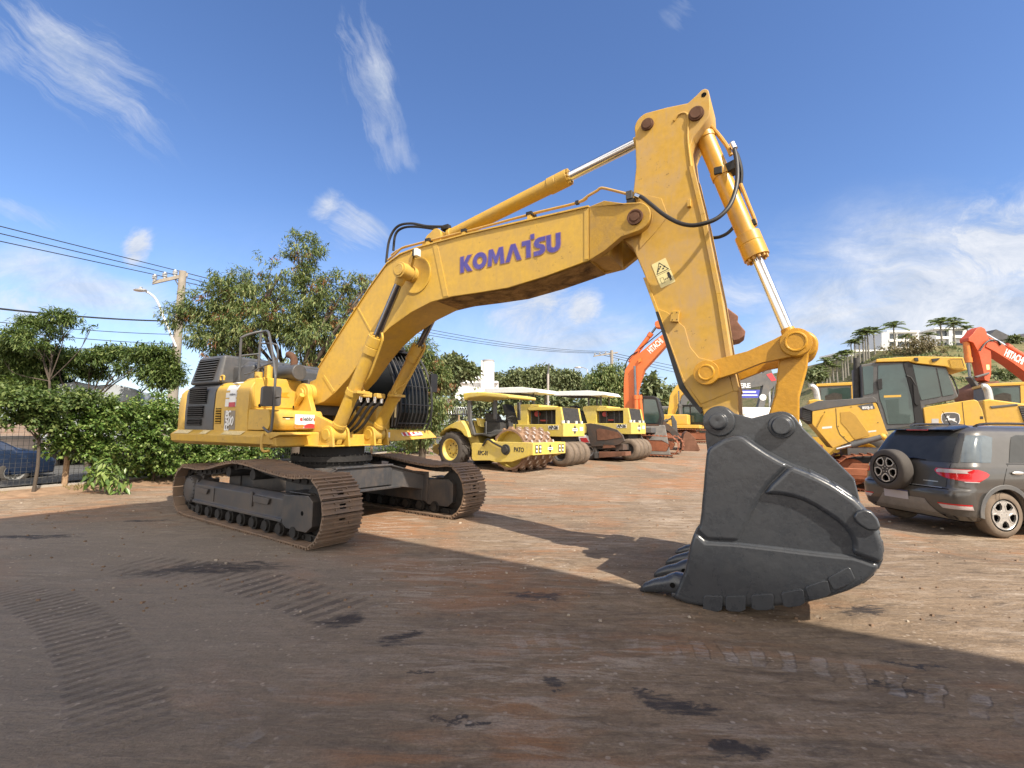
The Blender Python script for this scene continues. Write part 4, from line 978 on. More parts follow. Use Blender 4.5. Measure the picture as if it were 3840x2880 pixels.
m = UB(); c = up3(2746, 538, -.10); m.cyl(c, up3(2756, 558, -.12), .036, n=12); m.cyl(c, c+Vector((0, .1, .0)), .034, n=12); c = up3(2385, 732, -.30); m.cyl(c, up3(2402, 738, -.33), .034, n=10); m.build('hose_fitting', CHROME, EXC)
m = UB(); c = up3(2362, 735, -.28); m.cbox(c, .09, .10, .12); m.cbox(c+Vector((.02, .02, -.12)), .12, .12, .12, 1); m.build('hose_clamp', [FRAMEG, BLACK], EXC, bevel=.01)
# --- linkage
m = UB()
LA, LT = Vector((7.22, 0, 2.47)), Vector((8.16, 0, 2.76)); dd = (LT-LA).normalized(); nn = Vector((-dd.z, 0, dd.x))
def L2(a, n_): p = LA+dd*a+nn*n_; return (p.x, p.z)
LL = (LT-LA).length
side_pl = [L2(.145*math.cos(R(t_)), .145*math.sin(R(t_))) for t_ in range(50, 311, 20)]+[L2(.30, -.115), L2(.60, -.095), L2(.80, -.12)]+[L2(LL+.155*math.cos(R(t_)), .155*math.sin(R(t_))) for t_ in range(-120, 121, 20)]+[L2(.80, .115), L2(.50, .085), L2(.26, .105)]
for s in (-1, 1):
    m.prism(side_pl, .33*s, .43*s)
    m.lathe((LA.x, .43*s, LA.z), (0, s, 0), [(-.02, .150), (.018, .146), (.020, .098), (.032, .094), (.033, .078), (.027, .075), (.027, 0)], 32)
    m.lathe((LT.x, .43*s, LT.z), (0, s, 0), [(-.02, .158), (.055, .154), (.060, .112), (.078, .108), (.079, .092), (.070, .088), (.070, 0)], 32)
m.build('side_link', YELLINK, EXC, bevel=.012)
m = UB(); B0 = Vector((7.99, 0, 1.82)); dl_ = (B0-LT); ll = dl_.length; du = dl_.normalized(); nu = Vector((-du.z, 0, du.x))
def L3(a, n_): p = LT+du*a+nu*n_; return (p.x, p.z)
m.prism([L3(.165*math.cos(R(t_)), .165*math.sin(R(t_))) for t_ in range(60, 301, 20)]+[L3(.25, -.14), L3(ll*.6, -.12)]+[L3(ll+.17*math.cos(R(t_)), .17*math.sin(R(t_))) for t_ in range(-90, 91, 20)]+[L3(ll*.6, .12), L3(.25, .15)], -.31, .31)
m.cyl((LT.x, .30, LT.z), (LT.x, .52, LT.z), .15, n=24); m.lathe((LT.x+.06, -.30, LT.z), (0, 1, 0), [(0, 0), (0, .15), (.07, .165), (.1, .14), (.2, .14), (.23, .165), (.35, .165), (.38, .14), (.6, .165), (.6, 0)], 24)
m.build('bucket_link', YELLINK, EXC, bevel=.025, seg=3)

# --- bucket
BW = 1.05
def bk(x, y, off=-BW): return upper(2350+x/1.7467, 1450+y/1.7467, off)
out_px = [(520, 440), (528, 412), (545, 395), (590, 365), (640, 336), (690, 320), (730, 319), (765, 326), (830, 375), (920, 435), (1000, 480), (1070, 515), (1180, 558), (1270, 598), (1350, 640), (1430, 690), (1500, 740), (1560, 800), (1600, 850), (1640, 920), (1668, 990), (1684, 1060), (1684, 1110), (1668, 1165), (1636, 1215), (1590, 1262), (1530, 1305), (1450, 1343), (1330, 1382), (1150, 1425), (960, 1443), (640, 1445), (480, 1440), (390, 1425), (300, 1385), (318, 1350), (340, 1290), (380, 1200), (400, 1110), (412, 1040), (430, 980), (450, 935), (475, 900), (486, 820), (490, 760), (500, 660), (506, 580)]
OUT = [bk(*q) for q in out_px]
m = UB()
for s in (-1, 1): m.prism(OUT, (BW-.075)*s, (BW-.02)*s)
shell = OUT[2:32]      # the wrapped back plate
inn = []
for i, p in enumerate(shell):
    a = Vector(shell[max(i-1, 0)]); b_ = Vector(shell[min(i+1, len(shell)-1)]); d = (b_-a).normalized(); inn.append((p[0]-(-d.y)*-.055*1, p[1]-d.x*-.055*1))
cxy = Vector((7.7, .7)); inn = [tuple(Vector(p)+(cxy-Vector(p)).normalized()*.06) for p in shell]
n = len(shell); vs = [(p[0], y, p[1]) for y in (-BW+.03, BW-.03) for p in shell]+[(p[0], y, p[1]) for y in (-BW+.03, BW-.03) for p in inn]
fs = []
for i in range(n-1): fs += [(i, i+1, n+i+1, n+i), (2*n+i, 3*n+i, 3*n+i+1, 2*n+i+1)]
fs += [(0, n, 3*n, 2*n), (n-1, 3*n-1, 4*n-1, 2*n-1)]
m.add(vs, fs)
lip0, lip1 = OUT[31], OUT[34]
m.hexa([(lip1[0]-.02, -BW+.02, lip1[1]), (lip0[0]+.45, -BW+.02, lip0[1]+.05), (lip0[0]+.45, BW-.02, lip0[1]+.05), (lip1[0]-.02, BW-.02, lip1[1]), (lip1[0]-.02, -BW+.02, lip1[1]+.05), (lip0[0]+.45, -BW+.02, lip0[1]+.09), (lip0[0]+.45, BW-.02, lip0[1]+.09), (lip1[0]-.02, BW-.02, lip1[1]+.05)])
bucket = m.build('bucket', BUCKET, EXC, bevel=.018, seg=3)
m = UB()
panel = [bk(*q, -BW+.02) for q in ((890, 705), (1000, 710), (1080, 724), (1150, 745), (1230, 785), (1300, 830), (1370, 878), (1420, 920), (1455, 965), (1475, 1010), (1478, 1050), (1465, 1090))]
arc_out = OUT[10:24]
band = panel+[bk(1545, 1120, -BW)]+[OUT[23], OUT[22], OUT[21], OUT[20], OUT[19], OUT[18], OUT[17], OUT[16], OUT[15], OUT[14], OUT[13], OUT[12], OUT[11], bk(940, 640, -BW)]
low_ = [bk(*q, -BW+.02) for q in ((735, 1017), (1000, 1047), (1300, 1082), (1480, 1100), (1545, 1120))]
wear = [bk(520, 1008, -BW)]+low_+[OUT[23], OUT[24], OUT[25], OUT[26], OUT[27], OUT[28], OUT[29], OUT[30], OUT[31], OUT[32], OUT[33], OUT[34], OUT[35], OUT[36], OUT[37], OUT[38], OUT[39], OUT[40], bk(455, 950, -BW)]
upperp = [bk(890, 705, -BW+.02), bk(800, 890, -BW+.02), bk(735, 1017, -BW+.02), bk(520, 1008, -BW), bk(455, 950, -BW), OUT[42], OUT[43], OUT[44], OUT[45], OUT[46], OUT[0], OUT[1], OUT[2], OUT[3], OUT[4], OUT[5], OUT[6], OUT[7], OUT[8], OUT[9], OUT[10], OUT[11], bk(940, 640, -BW)]
for s in (-1, 1):
    m.prism(band, (BW-.13)*s, (BW+.026)*s); m.prism(upperp, (BW-.13)*s, (BW+.004)*s); m.prism(wear, (BW-.13)*s, (BW+.014)*s)
m.build('wear_plate', BUCKET, bucket, bevel=.05, seg=5)
m = UB()      # weld-on shrouds along the lower edge, lugs on the heel
for q in ((505, 1360, 130, 90, 3), (650, 1362, 135, 90, 1), (815, 1355, 150, 90, -1), (1010, 1340, 150, 92, -8), (1165, 1302, 155, 90, -16), (1310, 1245, 165, 88, -26)):
    x, y, w_, h_, a = q; ca, sa = math.cos(R(a)), math.sin(R(a)); pl = []
    for ux, uy in ((0, .18), (.10, .02), (.85, -.02), (.95, .04), (1, .16), (.98, 1.0), (.75, 1.16), (.25, 1.16), (.02, 1.0)):
        dx, dy = ux*w_, uy*h_; pl.append(bk(x+dx*ca-dy*-sa*-1, y+dx*sa+dy*ca))
    for s in (-1, 1): m.prism(pl, (BW-.10)*s, (BW+.036)*s)
m.build('edge_shroud', BUCKET, bucket, bevel=.034, seg=4)
m = UB()
lug_ = [bk(*q) for q in ((1478, 845), (1500, 812), (1545, 795), (1600, 812), (1640, 860), (1660, 915), (1640, 940), (1575, 935), (1525, 905), (1490, 875))]
for s in (-1, 1): m.prism(lug_, (BW-.02)*s, (BW+.060)*s)
for i in range(12, 26, 2):      # wear bars over the back
    a = Vector(OUT[i]); b_ = Vector(OUT[i+2]); d = (b_-a).normalized(); nn2 = Vector((-d.y, d.x)); c = (a+b_)/2
    if (c-cxy).dot(nn2) < 0: nn2 = -nn2
    for yy0, yy1 in ((-BW+.02, -.56), (.56, BW-.02)):
        pl = [tuple(a-nn2*.05), tuple(b_-nn2*.05), tuple(b_-d*.02+nn2*.014), tuple(a+d*.02+nn2*.014)]; m.prism(pl, yy0, yy1)
m.build('heel_guard', BUCKET, bucket, bevel=.03, seg=4)
m = UB()      # ears
ear = circ(7.36, 1.88, .185, 215, 60, 10)+[(7.52, 1.975), (7.70, 1.92), (7.86, 1.965)]+circ(7.99, 1.83, .165, 110, 35, 6)+[(8.20, 1.80), (8.62, 1.30), (8.66, 1.05), (8.3, 1.0), (7.35, 1.25), (7.22, 1.5), (7.2, 1.72)]
for s in (-1, 1):
    m.prism(ear, .40*s, .50*s)
m.build('bucket_ear', BUCKET, bucket, bevel=.018, seg=3)
m = UB()
for s in (-1, 1):
    m.lathe((7.36, .50*s, 1.88), (0, s, 0), [(-.02, .175), (.07, .170), (.075, .095), (.19, .09), (.195, .07), (.185, 0)], 32)
    m.lathe((7.99, .50*s, 1.83), (0, s, 0), [(-.02, .135), (.06, .13), (.065, .095), (.14, .09), (.14, 0)], 32)
m.cyl((7.36, -.40, 1.88), (7.36, .40, 1.88), .15, n=24)
m.build('ear_boss', BUCKET, bucket, bevel=.012)
for s in (-1, 1):
    m = UB(); m.prism([(7.50, 1.68), (7.62, 1.69), (7.80, 1.44), (7.70, 1.42)], .42*s, BW*s*.99); m.build('gusset', BUCKET, bucket, bevel=.02)
tooth = None
tp = bk(270, 1330); x0, z0 = OUT[34][0], OUT[34][1]
for k in range(4):
    y = -BW+.13+k*(2*BW-.26)/3
    m = UB()
    prof = [(x0+.62, z0+.045, .035, .11), (x0+.40, z0+.10, .075, .115), (x0+.20, z0+.145, .105, .118), (x0+.02, z0+.155, .112, .115), (x0-.05, z0+.135, .105, .105), (x0-.10, z0+.12, .085, .088), (x0-.22, z0+.085, .072, .080), (x0-.33, z0+.045, .052, .07), (x0-.37, z0+.02, .030, .055)]
    n = 12; vs = []
    for (x, z, h_, wy) in prof:
        for i in range(n):
            t_ = 2*PI*(i+.5)/n; sq = 1.15
            vs.append((x, y+wy*max(-1, min(1, sq*math.cos(t_))), z-.02+h_*max(-1, min(1, sq*math.sin(t_)))))
    fs = [(k2*n+i, k2*n+(i+1) % n, (k2+1)*n+(i+1) % n, (k2+1)*n+i) for k2 in range(len(prof)-1) for i in range(n)]+[list(range(n)), list(range((len(prof)-1)*n, len(prof)*n))]
    m.add(vs, fs); m.build('tooth', BUCKET, bucket, ang=60)
    m = UB(); m.cyl((x0+.0, y-.120, z0+.13), (x0+.0, y+.120, z0+.13), .028, n=12); m.build('tooth_pin', VOID, bucket)
# ---------------------------------------------------------------- open shed behind the camera whose roof shades the foreground
SH = 8.0
def unproj(px, py):
    g_ = gr(px, py); k = SH/sd.z; return Vector((g_.x+sd.x*k, g_.y+sd.y*k, SH))
A_, B_ = unproj(1350, 1996), unproj(3840, 2474); ud = (B_-A_).normalized(); nd = Vector((ud.y, -ud.x, 0)); nd = nd if nd.y < 0 else -nd
corner_g = gr(0, 1945); k = SH/sd.z; cp_ = Vector((corner_g.x+sd.x*k, corner_g.y+sd.y*k, SH)); t0 = (cp_-A_).dot(ud)
P0 = A_+ud*t0
ROOFM = plain('galvanised_roof', (.62, .62, .62), .5, .1)
CONC = plain('concrete', (.36, .33, .30), .85, var=.12, scale=3, bump=.3)
sh_root = tag(empty('shed', (P0.x, P0.y, 0), math.atan2(ud.y, ud.x)), 'open-sided metal roof shed the photographer stands beneath', 'shed')
m = MB(); m.box(0, 20, -9, 0, SH, SH+.12); m.box(0, 20, -.12, 0, SH-.25, SH); m.build('roof', ROOFM, sh_root)
for i in range(3):
    for y in (-8.7,):
        m = MB(); m.box(.4+i*9.3, .75+i*9.3, y-.18, y+.18, 0, SH); m.build('column', CONC, sh_root)
# ---------------------------------------------------------------- shared machine helpers
ZA = lambda x, y: (1560+x/3.16, 1260+y/3.16)
ZB = lambda x, y: (2100+x/3.16, 1200+y/3.16)
ZC = lambda x, y: (2300+x/2.37, 900+y/2.37)
ZD = lambda x, y: (2950+x/2.4854, 1150+y/2.4854)
def picker(pf, Z): return lambda pts, off=0.0: [pf(*Z(*p), off) for p in pts]
TYRE = plain('tyre_rubber', (.055, .048, .043), .85, var=.25, scale=5, bump=.3)
DUSTYRE = plain('dusty_tyre', (.15, .115, .085), .9, var=.25, scale=5, bump=.3)
PALEY = paint('pale_roller_yellow', (.60, .46, .085), .5, (.45, .36, .20), .45, chips=.3)
RIMY = paint('rim_yellow', (.62, .48, .11), .5, (.40, .30, .17), .5)
DRUM = paint('rusty_drum', (.20, .125, .085), .75, (.28, .17, .10), .8, bump=.4, streak=False)
PADM = plain('worn_pad_steel', (.45, .40, .36), .45, .3, var=.2)
RUSTB = paint('rusty_bucket', (.19, .085, .05), .7, (.11, .055, .035), .8, bump=.3)
HORANGE = paint('excavator_orange', (.62, .13, .025), .42, (.40, .16, .07), .3, chips=.2)
HRED = paint('excavator_red', (.52, .075, .022), .4, (.35, .11, .05), .25, chips=.2)
REDRUST = paint('red_clay_track', (.27, .095, .045), .8, (.16, .06, .035), .7, bump=.3)
DYEL = paint('dozer_yellow', (.60, .36, .045), .45, (.46, .30, .12), .35, chips=.15)
DGREY = paint('dozer_grey', (.075, .078, .082), .5, (.18, .15, .12), .3)
GLASS = plain('tinted_glass', (.035, .06, .055), .06, spec=.8, var=.25, scale=2)
GLASSL = plain('pale_glass', (.14, .19, .19), .08, spec=.8, var=.3, scale=1.5)
CANOPYW = plain('white_canopy', (.78, .78, .77), .5, var=.05)
INKM = plain('black_lettering', (.03, .03, .03), .5)
ENGINE = plain('engine_dark', (.03, .028, .026), .7, var=.5, scale=12)
REDPART = plain('red_engine_part', (.35, .05, .045), .5)
SILVER = plain('silver_metal', (.55, .55, .54), .35, .7, .1)
def wheel(name, parent, c, r, w, mat, rim, rimr=.55, axis=(0, 1, 0), lugs=0, dish=.25, ribs=0, hub=True):
    """tyre about an axis through c; the seen face is at c, the tyre runs +axis*w away"""
    c = Vector(c); a = Vector(axis).normalized(); m = MB()
    m.lathe(c, a, [(.02*r, r*rimr), (0, r*(rimr+.06)), (-.01*r, r*.78), (.03*r, r*.93), (.10*r, r), (w-.10*r, r), (w-.03*r, r*.93), (w+.01*r, r*.78), (w, r*(rimr+.06)), (w-.02*r, r*rimr)], 36)
    if lugs:
        u = a.orthogonal().normalized(); v = a.cross(u)
        for k in range(lugs):
            for s in (0, 1):
                t0 = 2*PI*(k+.5*s)/lugs; t1 = t0+(.30 if s == 0 else -.30)*1.0
                e0 = a*(.02 if s == 0 else w-.02); e1 = a*(w*.52 if s == 0 else w*.48)
                dt = .055
                P = lambda t_, rr, e: c+e+(u*math.cos(t_)+v*math.sin(t_))*rr
                m.hexa([P(t0-dt, r*.90, e0), P(t0+dt, r*.90, e0), P(t1+dt, r*.98, e1), P(t1-dt, r*.98, e1), P(t0-dt*.7, r*1.02, e0), P(t0+dt*.7, r*1.02, e0), P(t1+dt*.7, r*1.055, e1), P(t1-dt*.7, r*1.055, e1)])
    t_ = m.build(name, mat, parent, split=False, ang=50)
    m = MB(); m.lathe(c, a, [(0, r*(rimr+.05)), (.01*r, r*rimr), (dish*r*.3, r*rimr*.93), (dish*r, r*rimr*.80), (dish*r*1.05, r*.25), (dish*r*.8, r*.22), (dish*r*.7, 0)], 30); rm = m.build('rim', rim, t_)
    if hub:
        m = MB()
        u = a.orthogonal().normalized(); v = a.cross(u)
        for k in range(8): q = c+a*dish*r*.98+(u*math.cos(k*PI/4)+v*math.sin(k*PI/4))*r*.32; m.cyl(q, q-a*.04*r, .035*r, n=6)
        m.build('wheel_nut', ENGINE, rm, split=False)
    return t_

# ---------------------------------------------------------------- padfoot roller
RP = gr(*ZA(1080, 1612)); RY = -.6435
rp = tag(empty('padfoot_roller', RP, RY), 'pale yellow open roller with a rusty studded drum and yellow sun canopy', 'road roller')
pf = plane(RP, RY); A = picker(pf, ZA); RW = 2.05
m = MB(); pl = A([(672, 1452), (672, 1275), (705, 1265), (800, 1272), (868, 1226), (900, 1222), (935, 1252), (1352, 1262), (1352, 1420), (1142, 1492), (960, 1496), (885, 1474), (690, 1476)])
m.prism(pl, -.06, .07); fr = m.build('drum_frame', PALEY, rp, bevel=.015)
m = MB(); m.prism(pl, RW-.07, RW+.06); m.build('drum_frame', PALEY, rp, bevel=.015)
x1 = A([(1352, 1262)])[0]; x2 = A([(1352, 1420)])[0]
m = MB(); m.box(x1[0]-.02, x1[0]+.16, -.058, RW+.058, x2[1]+.02, x1[1]-.005); fb = m.build('front_beam', PALEY, rp, bevel=.02)
zc = (x1[1]+x2[1])/2
m = MB()
for y in (.16, .38, RW-.38, RW-.16): m.box(x1[0]+.155, x1[0]+.168, y-.075, y+.075, zc-.14, zc+.14)
lmp = m.build('lamp_recess', ENGINE, fb)
m = MB()
for y in (.16, .38, RW-.38, RW-.16):
    for dz in (-.065, .065): m.cyl((x1[0]+.165, y, zc+dz), (x1[0]+.180, y, zc+dz), .045, n=12)
m.build('headlamp', LAMPW, fb)
def emblem(parent, O, xd, yd, s):
    """a black lozenge with a white bar across it"""
    F = frame(O, xd, yd); m = MB(F); m.prism(rounded([(0, -s), (s*.8, 0), (0, s), (-s*.8, 0)], s*.25), 0, .006, 'z'); e = m.build('emblem', INKM, parent)
    m = MB(F); m.prism(rounded([(-s*1.05, -s*.28), (s*1.05, -s*.28), (s*1.05, s*.28), (-s*1.05, s*.28)], s*.1), .006, .010, 'z'); b = m.build('emblem_bar', WHITE, e)
    m = MB(F)
    for k in range(5): m.box((-.8+k*.34)*s, (-.58+k*.34)*s, -s*.13, s*.13, .010, .0115)
    m.build('emblem_lettering', INKM, b, split=False)
emblem(fb, (x1[0]+.162, RW*.5, zc), (0, 1, 0), (0, 0, 1), .16)
for txt, p, sz in (('RPC-01', (808, 1388), .21), ('PATO', (1232, 1350), .22)):
    q = A([p])[0]; text_mesh('lettering', txt, sz, INKM, fr, frame((q[0], -.062, q[1]), (1, 0, 0), (0, 0, 1)), .003, .008, sx=.75)
dc = A([(1078, 1345)], .0)[0]; rd = .72
DRz = rd+.07
pm = MB(); pm.lathe((dc[0], .12, DRz), (0, 1, 0), [(0, rd*.90), (0, rd), (RW-.24, rd), (RW-.24, rd*.90)], 48)
for row in range(8):
    y = .24+row*.235
    for k in range(13):
        a = 2*PI*(k+(.5 if row % 2 else 0))/13; Rm = Matrix.Translation((dc[0], y, DRz)) @ Matrix.Rotation(a, 4, 'Y')
        pm.add([(-.10, -.075, rd-.01), (.10, -.075, rd-.01), (.10, .075, rd-.01), (-.10, .075, rd-.01), (-.065, -.05, rd+.085), (.065, -.05, rd+.085), (.065, .05, rd+.085), (-.065, .05, rd+.085)], [(0, 1, 5, 4), (1, 2, 6, 5), (2, 3, 7, 6), (3, 0, 4, 7)], 0, Rm)
        pm.add([(-.065, -.05, rd+.085), (.065, -.05, rd+.085), (.065, .05, rd+.085), (-.065, .05, rd+.085)], [(0, 1, 2, 3)], 1, Rm)
dr = pm.build('drum', [DRUM, PADM], rp, recalc=False, split=False, ang=25)
m = MB(); m.lathe((dc[0], .13, DRz), (0, 1, 0), [(0, rd*.93), (.03, rd*.90), (.30, rd*.86), (.32, .2), (.1, .2), (.1, 0)], 40); m.build('drum_end', PALEY, dr)
m = MB(); m.cyl((dc[0], -.10, dc[1]), (dc[0], .2, dc[1]), .19, n=24); m.cyl((dc[0], -.16, dc[1]), (dc[0], -.1, dc[1]), .12, n=20); m.build('hub_motor', ENGINE, rp, bevel=.01)
h = A([(815, 1300), (870, 1225), (940, 1265), (1030, 1310), (1075, 1330)]); m = MB(); m.tube(smooth_path([(a[0], -.12, a[1]) for a in h], 5), .035, 8); m.build('hose', RUBBER, rp)
wc = A([(375, 1372)])[0]; rt = wc[1]/1.0 if False else A([(430, 1130)])[0][1]/2*1.0
for y in (-.10, 1.65): wheel('wheel', rp, (A([(425, 1300)])[0][0], y, rt), rt*.97, .52, TYRE, RIMY, .58, lugs=16, dish=.30)
fe = A([(282, 1190), (300, 1150), (350, 1100), (420, 1055), (500, 1015), (560, 1002), (600, 1060), (632, 1130), (648, 1203), (600, 1185), (560, 1130), (500, 1098), (430, 1092), (370, 1115), (320, 1150)])
m = MB(); m.prism(fe, -.12, .55); m.prism(fe, 1.5, 2.15); m.build('fender', PALEY, rp, bevel=.03)
m = MB(); m.prism(A([(440, 1060), (560, 1005), (610, 1000), (660, 1195), (700, 1330), (250, 1380), (255, 1260), (330, 1140)]), .35, 1.75); m.prism(A([(148, 1280), (245, 1275), (262, 1400), (210, 1410), (152, 1380)]), .2, 1.9); m.build('rear_body', PALEY, rp, bevel=.04)
m = MB(); m.prism(A([(535, 1025), (604, 1003), (652, 1180), (615, 1120)]), .30, 1.80); m.build('rear_grille', ENGINE, rp, bevel=.02)
m = MB(); m.box(A([(262, 1400)])[0][0], A([(1000, 1300)])[0][0], .5, 1.6, .45, .95); m.prism(A([(640, 1190), (730, 1170), (850, 1200), (990, 1150), (1000, 1110), (900, 1110), (845, 1140), (720, 1160), (640, 1150)]), .15, 1.9); m.build('chassis', DGREY, rp, bevel=.03)
cp = A([(565, 690), (585, 676), (650, 666), (800, 664), (1000, 680), (1112, 700), (1112, 735), (1060, 738), (800, 716), (640, 735), (570, 762)])
m = MB(); m.prism(cp, -.05, 1.70); can = m.build('canopy', PALEY, rp, bevel=.05, seg=3)
posts = A([(604, 765), (640, 765), (640, 1000), (690, 1170), (655, 1170), (608, 1000)]); post2 = A([(850, 755), (880, 755), (882, 985), (850, 985)])
for y in (.02, 1.52): 
    m = MB(); m.prism(posts, y, y+.10); m.build('canopy_post', DGREY, rp, bevel=.01); m = MB(); m.prism(post2, y+.3, y+.38); m.build('canopy_post', DGREY, rp, bevel=.01)
m = MB(); m.prism(A([(690, 910), (745, 905), (790, 985), (830, 990), (830, 1020), (700, 1020)]), .6, 1.2); m.prism(A([(700, 1020), (900, 1020), (905, 1160), (700, 1160)]), .5, 1.3); m.build('seat', ENGINE, rp, bevel=.03)
m = MB(); m.prism(A([(645, 970), (680, 975), (710, 1080), (668, 1060)]), .3, 1.5); m.build('side_cover', PALEY, rp, bevel=.02)
c = A([(935, 975)])[0]; m = MB(); m.prism(A([(890, 985), (915, 975), (950, 1110), (935, 1110)]), .85, 1.0); m.tube([(c[0]+.22*math.cos(k*PI/8)*.5, .92+.22*math.sin(k*PI/8), c[1]+.10*math.cos(k*PI/8)) for k in range(17)], .02, 6); m.build('steering_wheel', ENGINE, rp)
q = A([(700, 1165), (820, 1155), (820, 1010)]); m = MB(); m.tube([(a[0], .05, a[1]) for a in q], .025, 6); m.tube([(a[0], 1.9, a[1]) for a in q], .025, 6); m.build('hand_rail', DGREY, rp)

# ---------------------------------------------------------------- pneumatic rollers
APO = gr(*ZA(1700, 1545)); APY = -.6435
ap = tag(empty('pneumatic_roller', APO, APY), 'pale yellow rubber-tyred roller with a white canopy, just behind the studded drum roller', 'road roller', 'rubber-tyred rollers')
pf = plane(APO, APY); A = picker(pf, ZA); AW = 1.75
xs_ = A([(900, 1190), (1735, 1195), (1735, 1048), (900, 1052)])
m = MB(); m.box(xs_[0][0], xs_[1][0], 0, AW, xs_[1][1], xs_[2][1]); body = m.build('body', PALEY, ap, bevel=.02)
m = MB(); m.box(xs_[1][0]-.04, xs_[1][0]+.05, .0-.003, AW+.003, xs_[1][1]+.012, xs_[2][1]+.05); fp_ = m.build('front_plate', PALEY, body, bevel=.015)
zmid = (xs_[1][1]+xs_[2][1])/2; emblem(fp_, (xs_[1][0]+.052, AW*.52, zmid+.04), (0, 1, 0), (0, 0, 1), .2)
m = MB(); m.box(xs_[1][0]+.05, xs_[1][0]+.056, AW*.76, AW*.92, zmid, zmid+.16); m.build('white_plate', WHITE, fp_)
q = A([(1570, 1062), (1688, 1062), (1688, 1108), (1570, 1108)]); m = MB(); m.prism(q, -.010, .0); tg = m.build('number_plate', WHITE, body)
cx = (q[0][0]+q[1][0])/2; cz = (q[0][1]+q[2][1])/2; text_mesh('lettering', 'AP-26', (q[0][1]-q[2][1])*1.2, INKM, tg, frame((cx, -.011, cz), (1, 0, 0), (0, 0, 1)), .002, .012, sx=.92)
m = MB(); m.prism(A([(1140, 835), (1165, 812), (1300, 805), (1440, 812), (1440, 838), (1310, 850), (1310, 1046), (1195, 1046), (1175, 960)]), .1, AW-.1); m.build('console', PALEY, body, bevel=.02)
m = MB(); m.prism(A([(1310, 850), (1500, 838), (1700, 838), (1640, 872), (1320, 880)]), .08, AW-.08); m.prism(A([(1640, 865), (1700, 838), (1735, 1046), (1640, 1046)]), .08, .20); m.prism(A([(1640, 865), (1700, 838), (1735, 1046), (1640, 1046)]), AW-.20, AW-.08); hd = m.build('engine_cowl', PALEY, body, bevel=.015, split=False)
wg = A([(1705, 842), (1738, 1040)]); m = MB(); m.hexa([(wg[0][0]-.06, .22, wg[0][1]), (wg[0][0]-.03, .22, wg[0][1]), (wg[0][0]-.03, AW-.22, wg[0][1]), (wg[0][0]-.06, AW-.22, wg[0][1]), (wg[1][0]-.08, .22, wg[1][1]), (wg[1][0]-.04, .22, wg[1][1]), (wg[1][0]-.04, AW-.22, wg[1][1]), (wg[1][0]-.08, AW-.22, wg[1][1])]); m.build('front_screen', ENGINE, hd)
eb = A([(1320, 885), (1635, 1044)]); m = MB(); m.box(eb[0][0], eb[1][0], .35, AW-.3, eb[1][1], eb[0][1]); en = m.build('engine', ENGINE, body)
m = MB(); r1 = A([(1395, 920)])[0]; m.cyl((r1[0], .22, r1[1]), (r1[0], .5, r1[1]), .12, n=14)
r1 = A([(1470, 1000)])[0]; m.cbox((r1[0], .3, r1[1]), .3, .12, .06)
m.build('engine_part', REDPART, en)
m = MB()
for p in ((1345, 0), (1430, 0), (1525, 0), (1590, 0)): a = A([(p[0], 880), (p[0], 1044)]); m.box(a[0][0]-.018, a[0][0]+.018, .12, .16, a[1][1], a[0][1])
m.build('cowl_stay', ENGINE, hd)
cn = A([(820, 668), (835, 622), (1250, 606), (1425, 625), (1465, 668), (1300, 676), (1000, 676), (826, 678)])
m = MB(); m.prism(cn, -.1, AW-.2); cn_ = m.build('canopy', CANOPYW, ap, bevel=.02)
zc = A([(1100, 668)])[0][1]; a, b = A([(900, 668)])[0][0], A([(1440, 668)])[0][0]
m = MB(); m.box(a, b, -.05, AW-.25, zc-.05, zc-.006); m.build('canopy_lining', ENGINE, cn_)
for x in (1190, 1340):
    for y in (.35, 1.25):
        a = A([(x, 680), (x, 815)]); m = MB(); m.box(a[0][0]-.035, a[0][0]+.035, y-.03, y+.03, a[1][1]-.3, a[0][1]+.06); m.build('canopy_post', DGREY, ap)
m = MB(); m.prism(A([(965, 810), (1000, 800), (1050, 880), (1120, 900), (1140, 930), (1060, 940), (1000, 920)]), .3, .85); m.prism(A([(1010, 930), (1130, 930), (1180, 1040), (1010, 1040)]), .3, .9); m.build('seat', ENGINE, ap, bevel=.03)
c = A([(1130, 815)])[0]; m = MB(); m.tube([(c[0]+.2*math.cos(k*PI/8)*.6, .6+.22*math.sin(k*PI/8), c[1]+.16*math.cos(k*PI/8)) for k in range(17)], .02, 6); c2 = A([(1130, 960)])[0]; m.tube([(c[0], .6, c[1]), (c2[0], .6, c2[1])], .02, 6); m.build('steering_wheel', ENGINE, ap)
r1 = A([(1700, 1240)])[0]; rr_ = .48
for y in (-.02, .44, .90, 1.36): wheel('wheel', ap, (A([(1705, 1400)])[0][0], y, rr_), rr_, .36, DUSTYRE, ENGINE, .52, dish=.2)
for y in (.2, .68, 1.16): wheel('wheel', ap, (A([(1705, 1400)])[0][0]-2.9, y, rr_), rr_, .36, DUSTYRE, ENGINE, .52, dish=.2)
m = MB()
for y in (.05, .42, 1.1, 1.55): m.box(xs_[1][0]-.06, xs_[1][0]+.02, y, y+.10, xs_[2][1]+.05, xs_[2][1]+.16)
m.build('front_lamp', LAMPW, fp_)
m = MB(); m.box(xs_[0][0]+.6, xs_[1][0]-.2, .25, AW-.25, .55, xs_[1][1]); m.build('chassis', ENGINE, ap)
q1, q2 = Vector(ZB(680, 1240)), Vector(ZB(780, 1240)); k_ = (36.4/31.6)
d1 = (APO.y)*k_; ref = Vector(ZB(730, 1258)); d_ = ray(ref.x, ref.y)
ap2 = copy_tree(ap); lab = tg.location
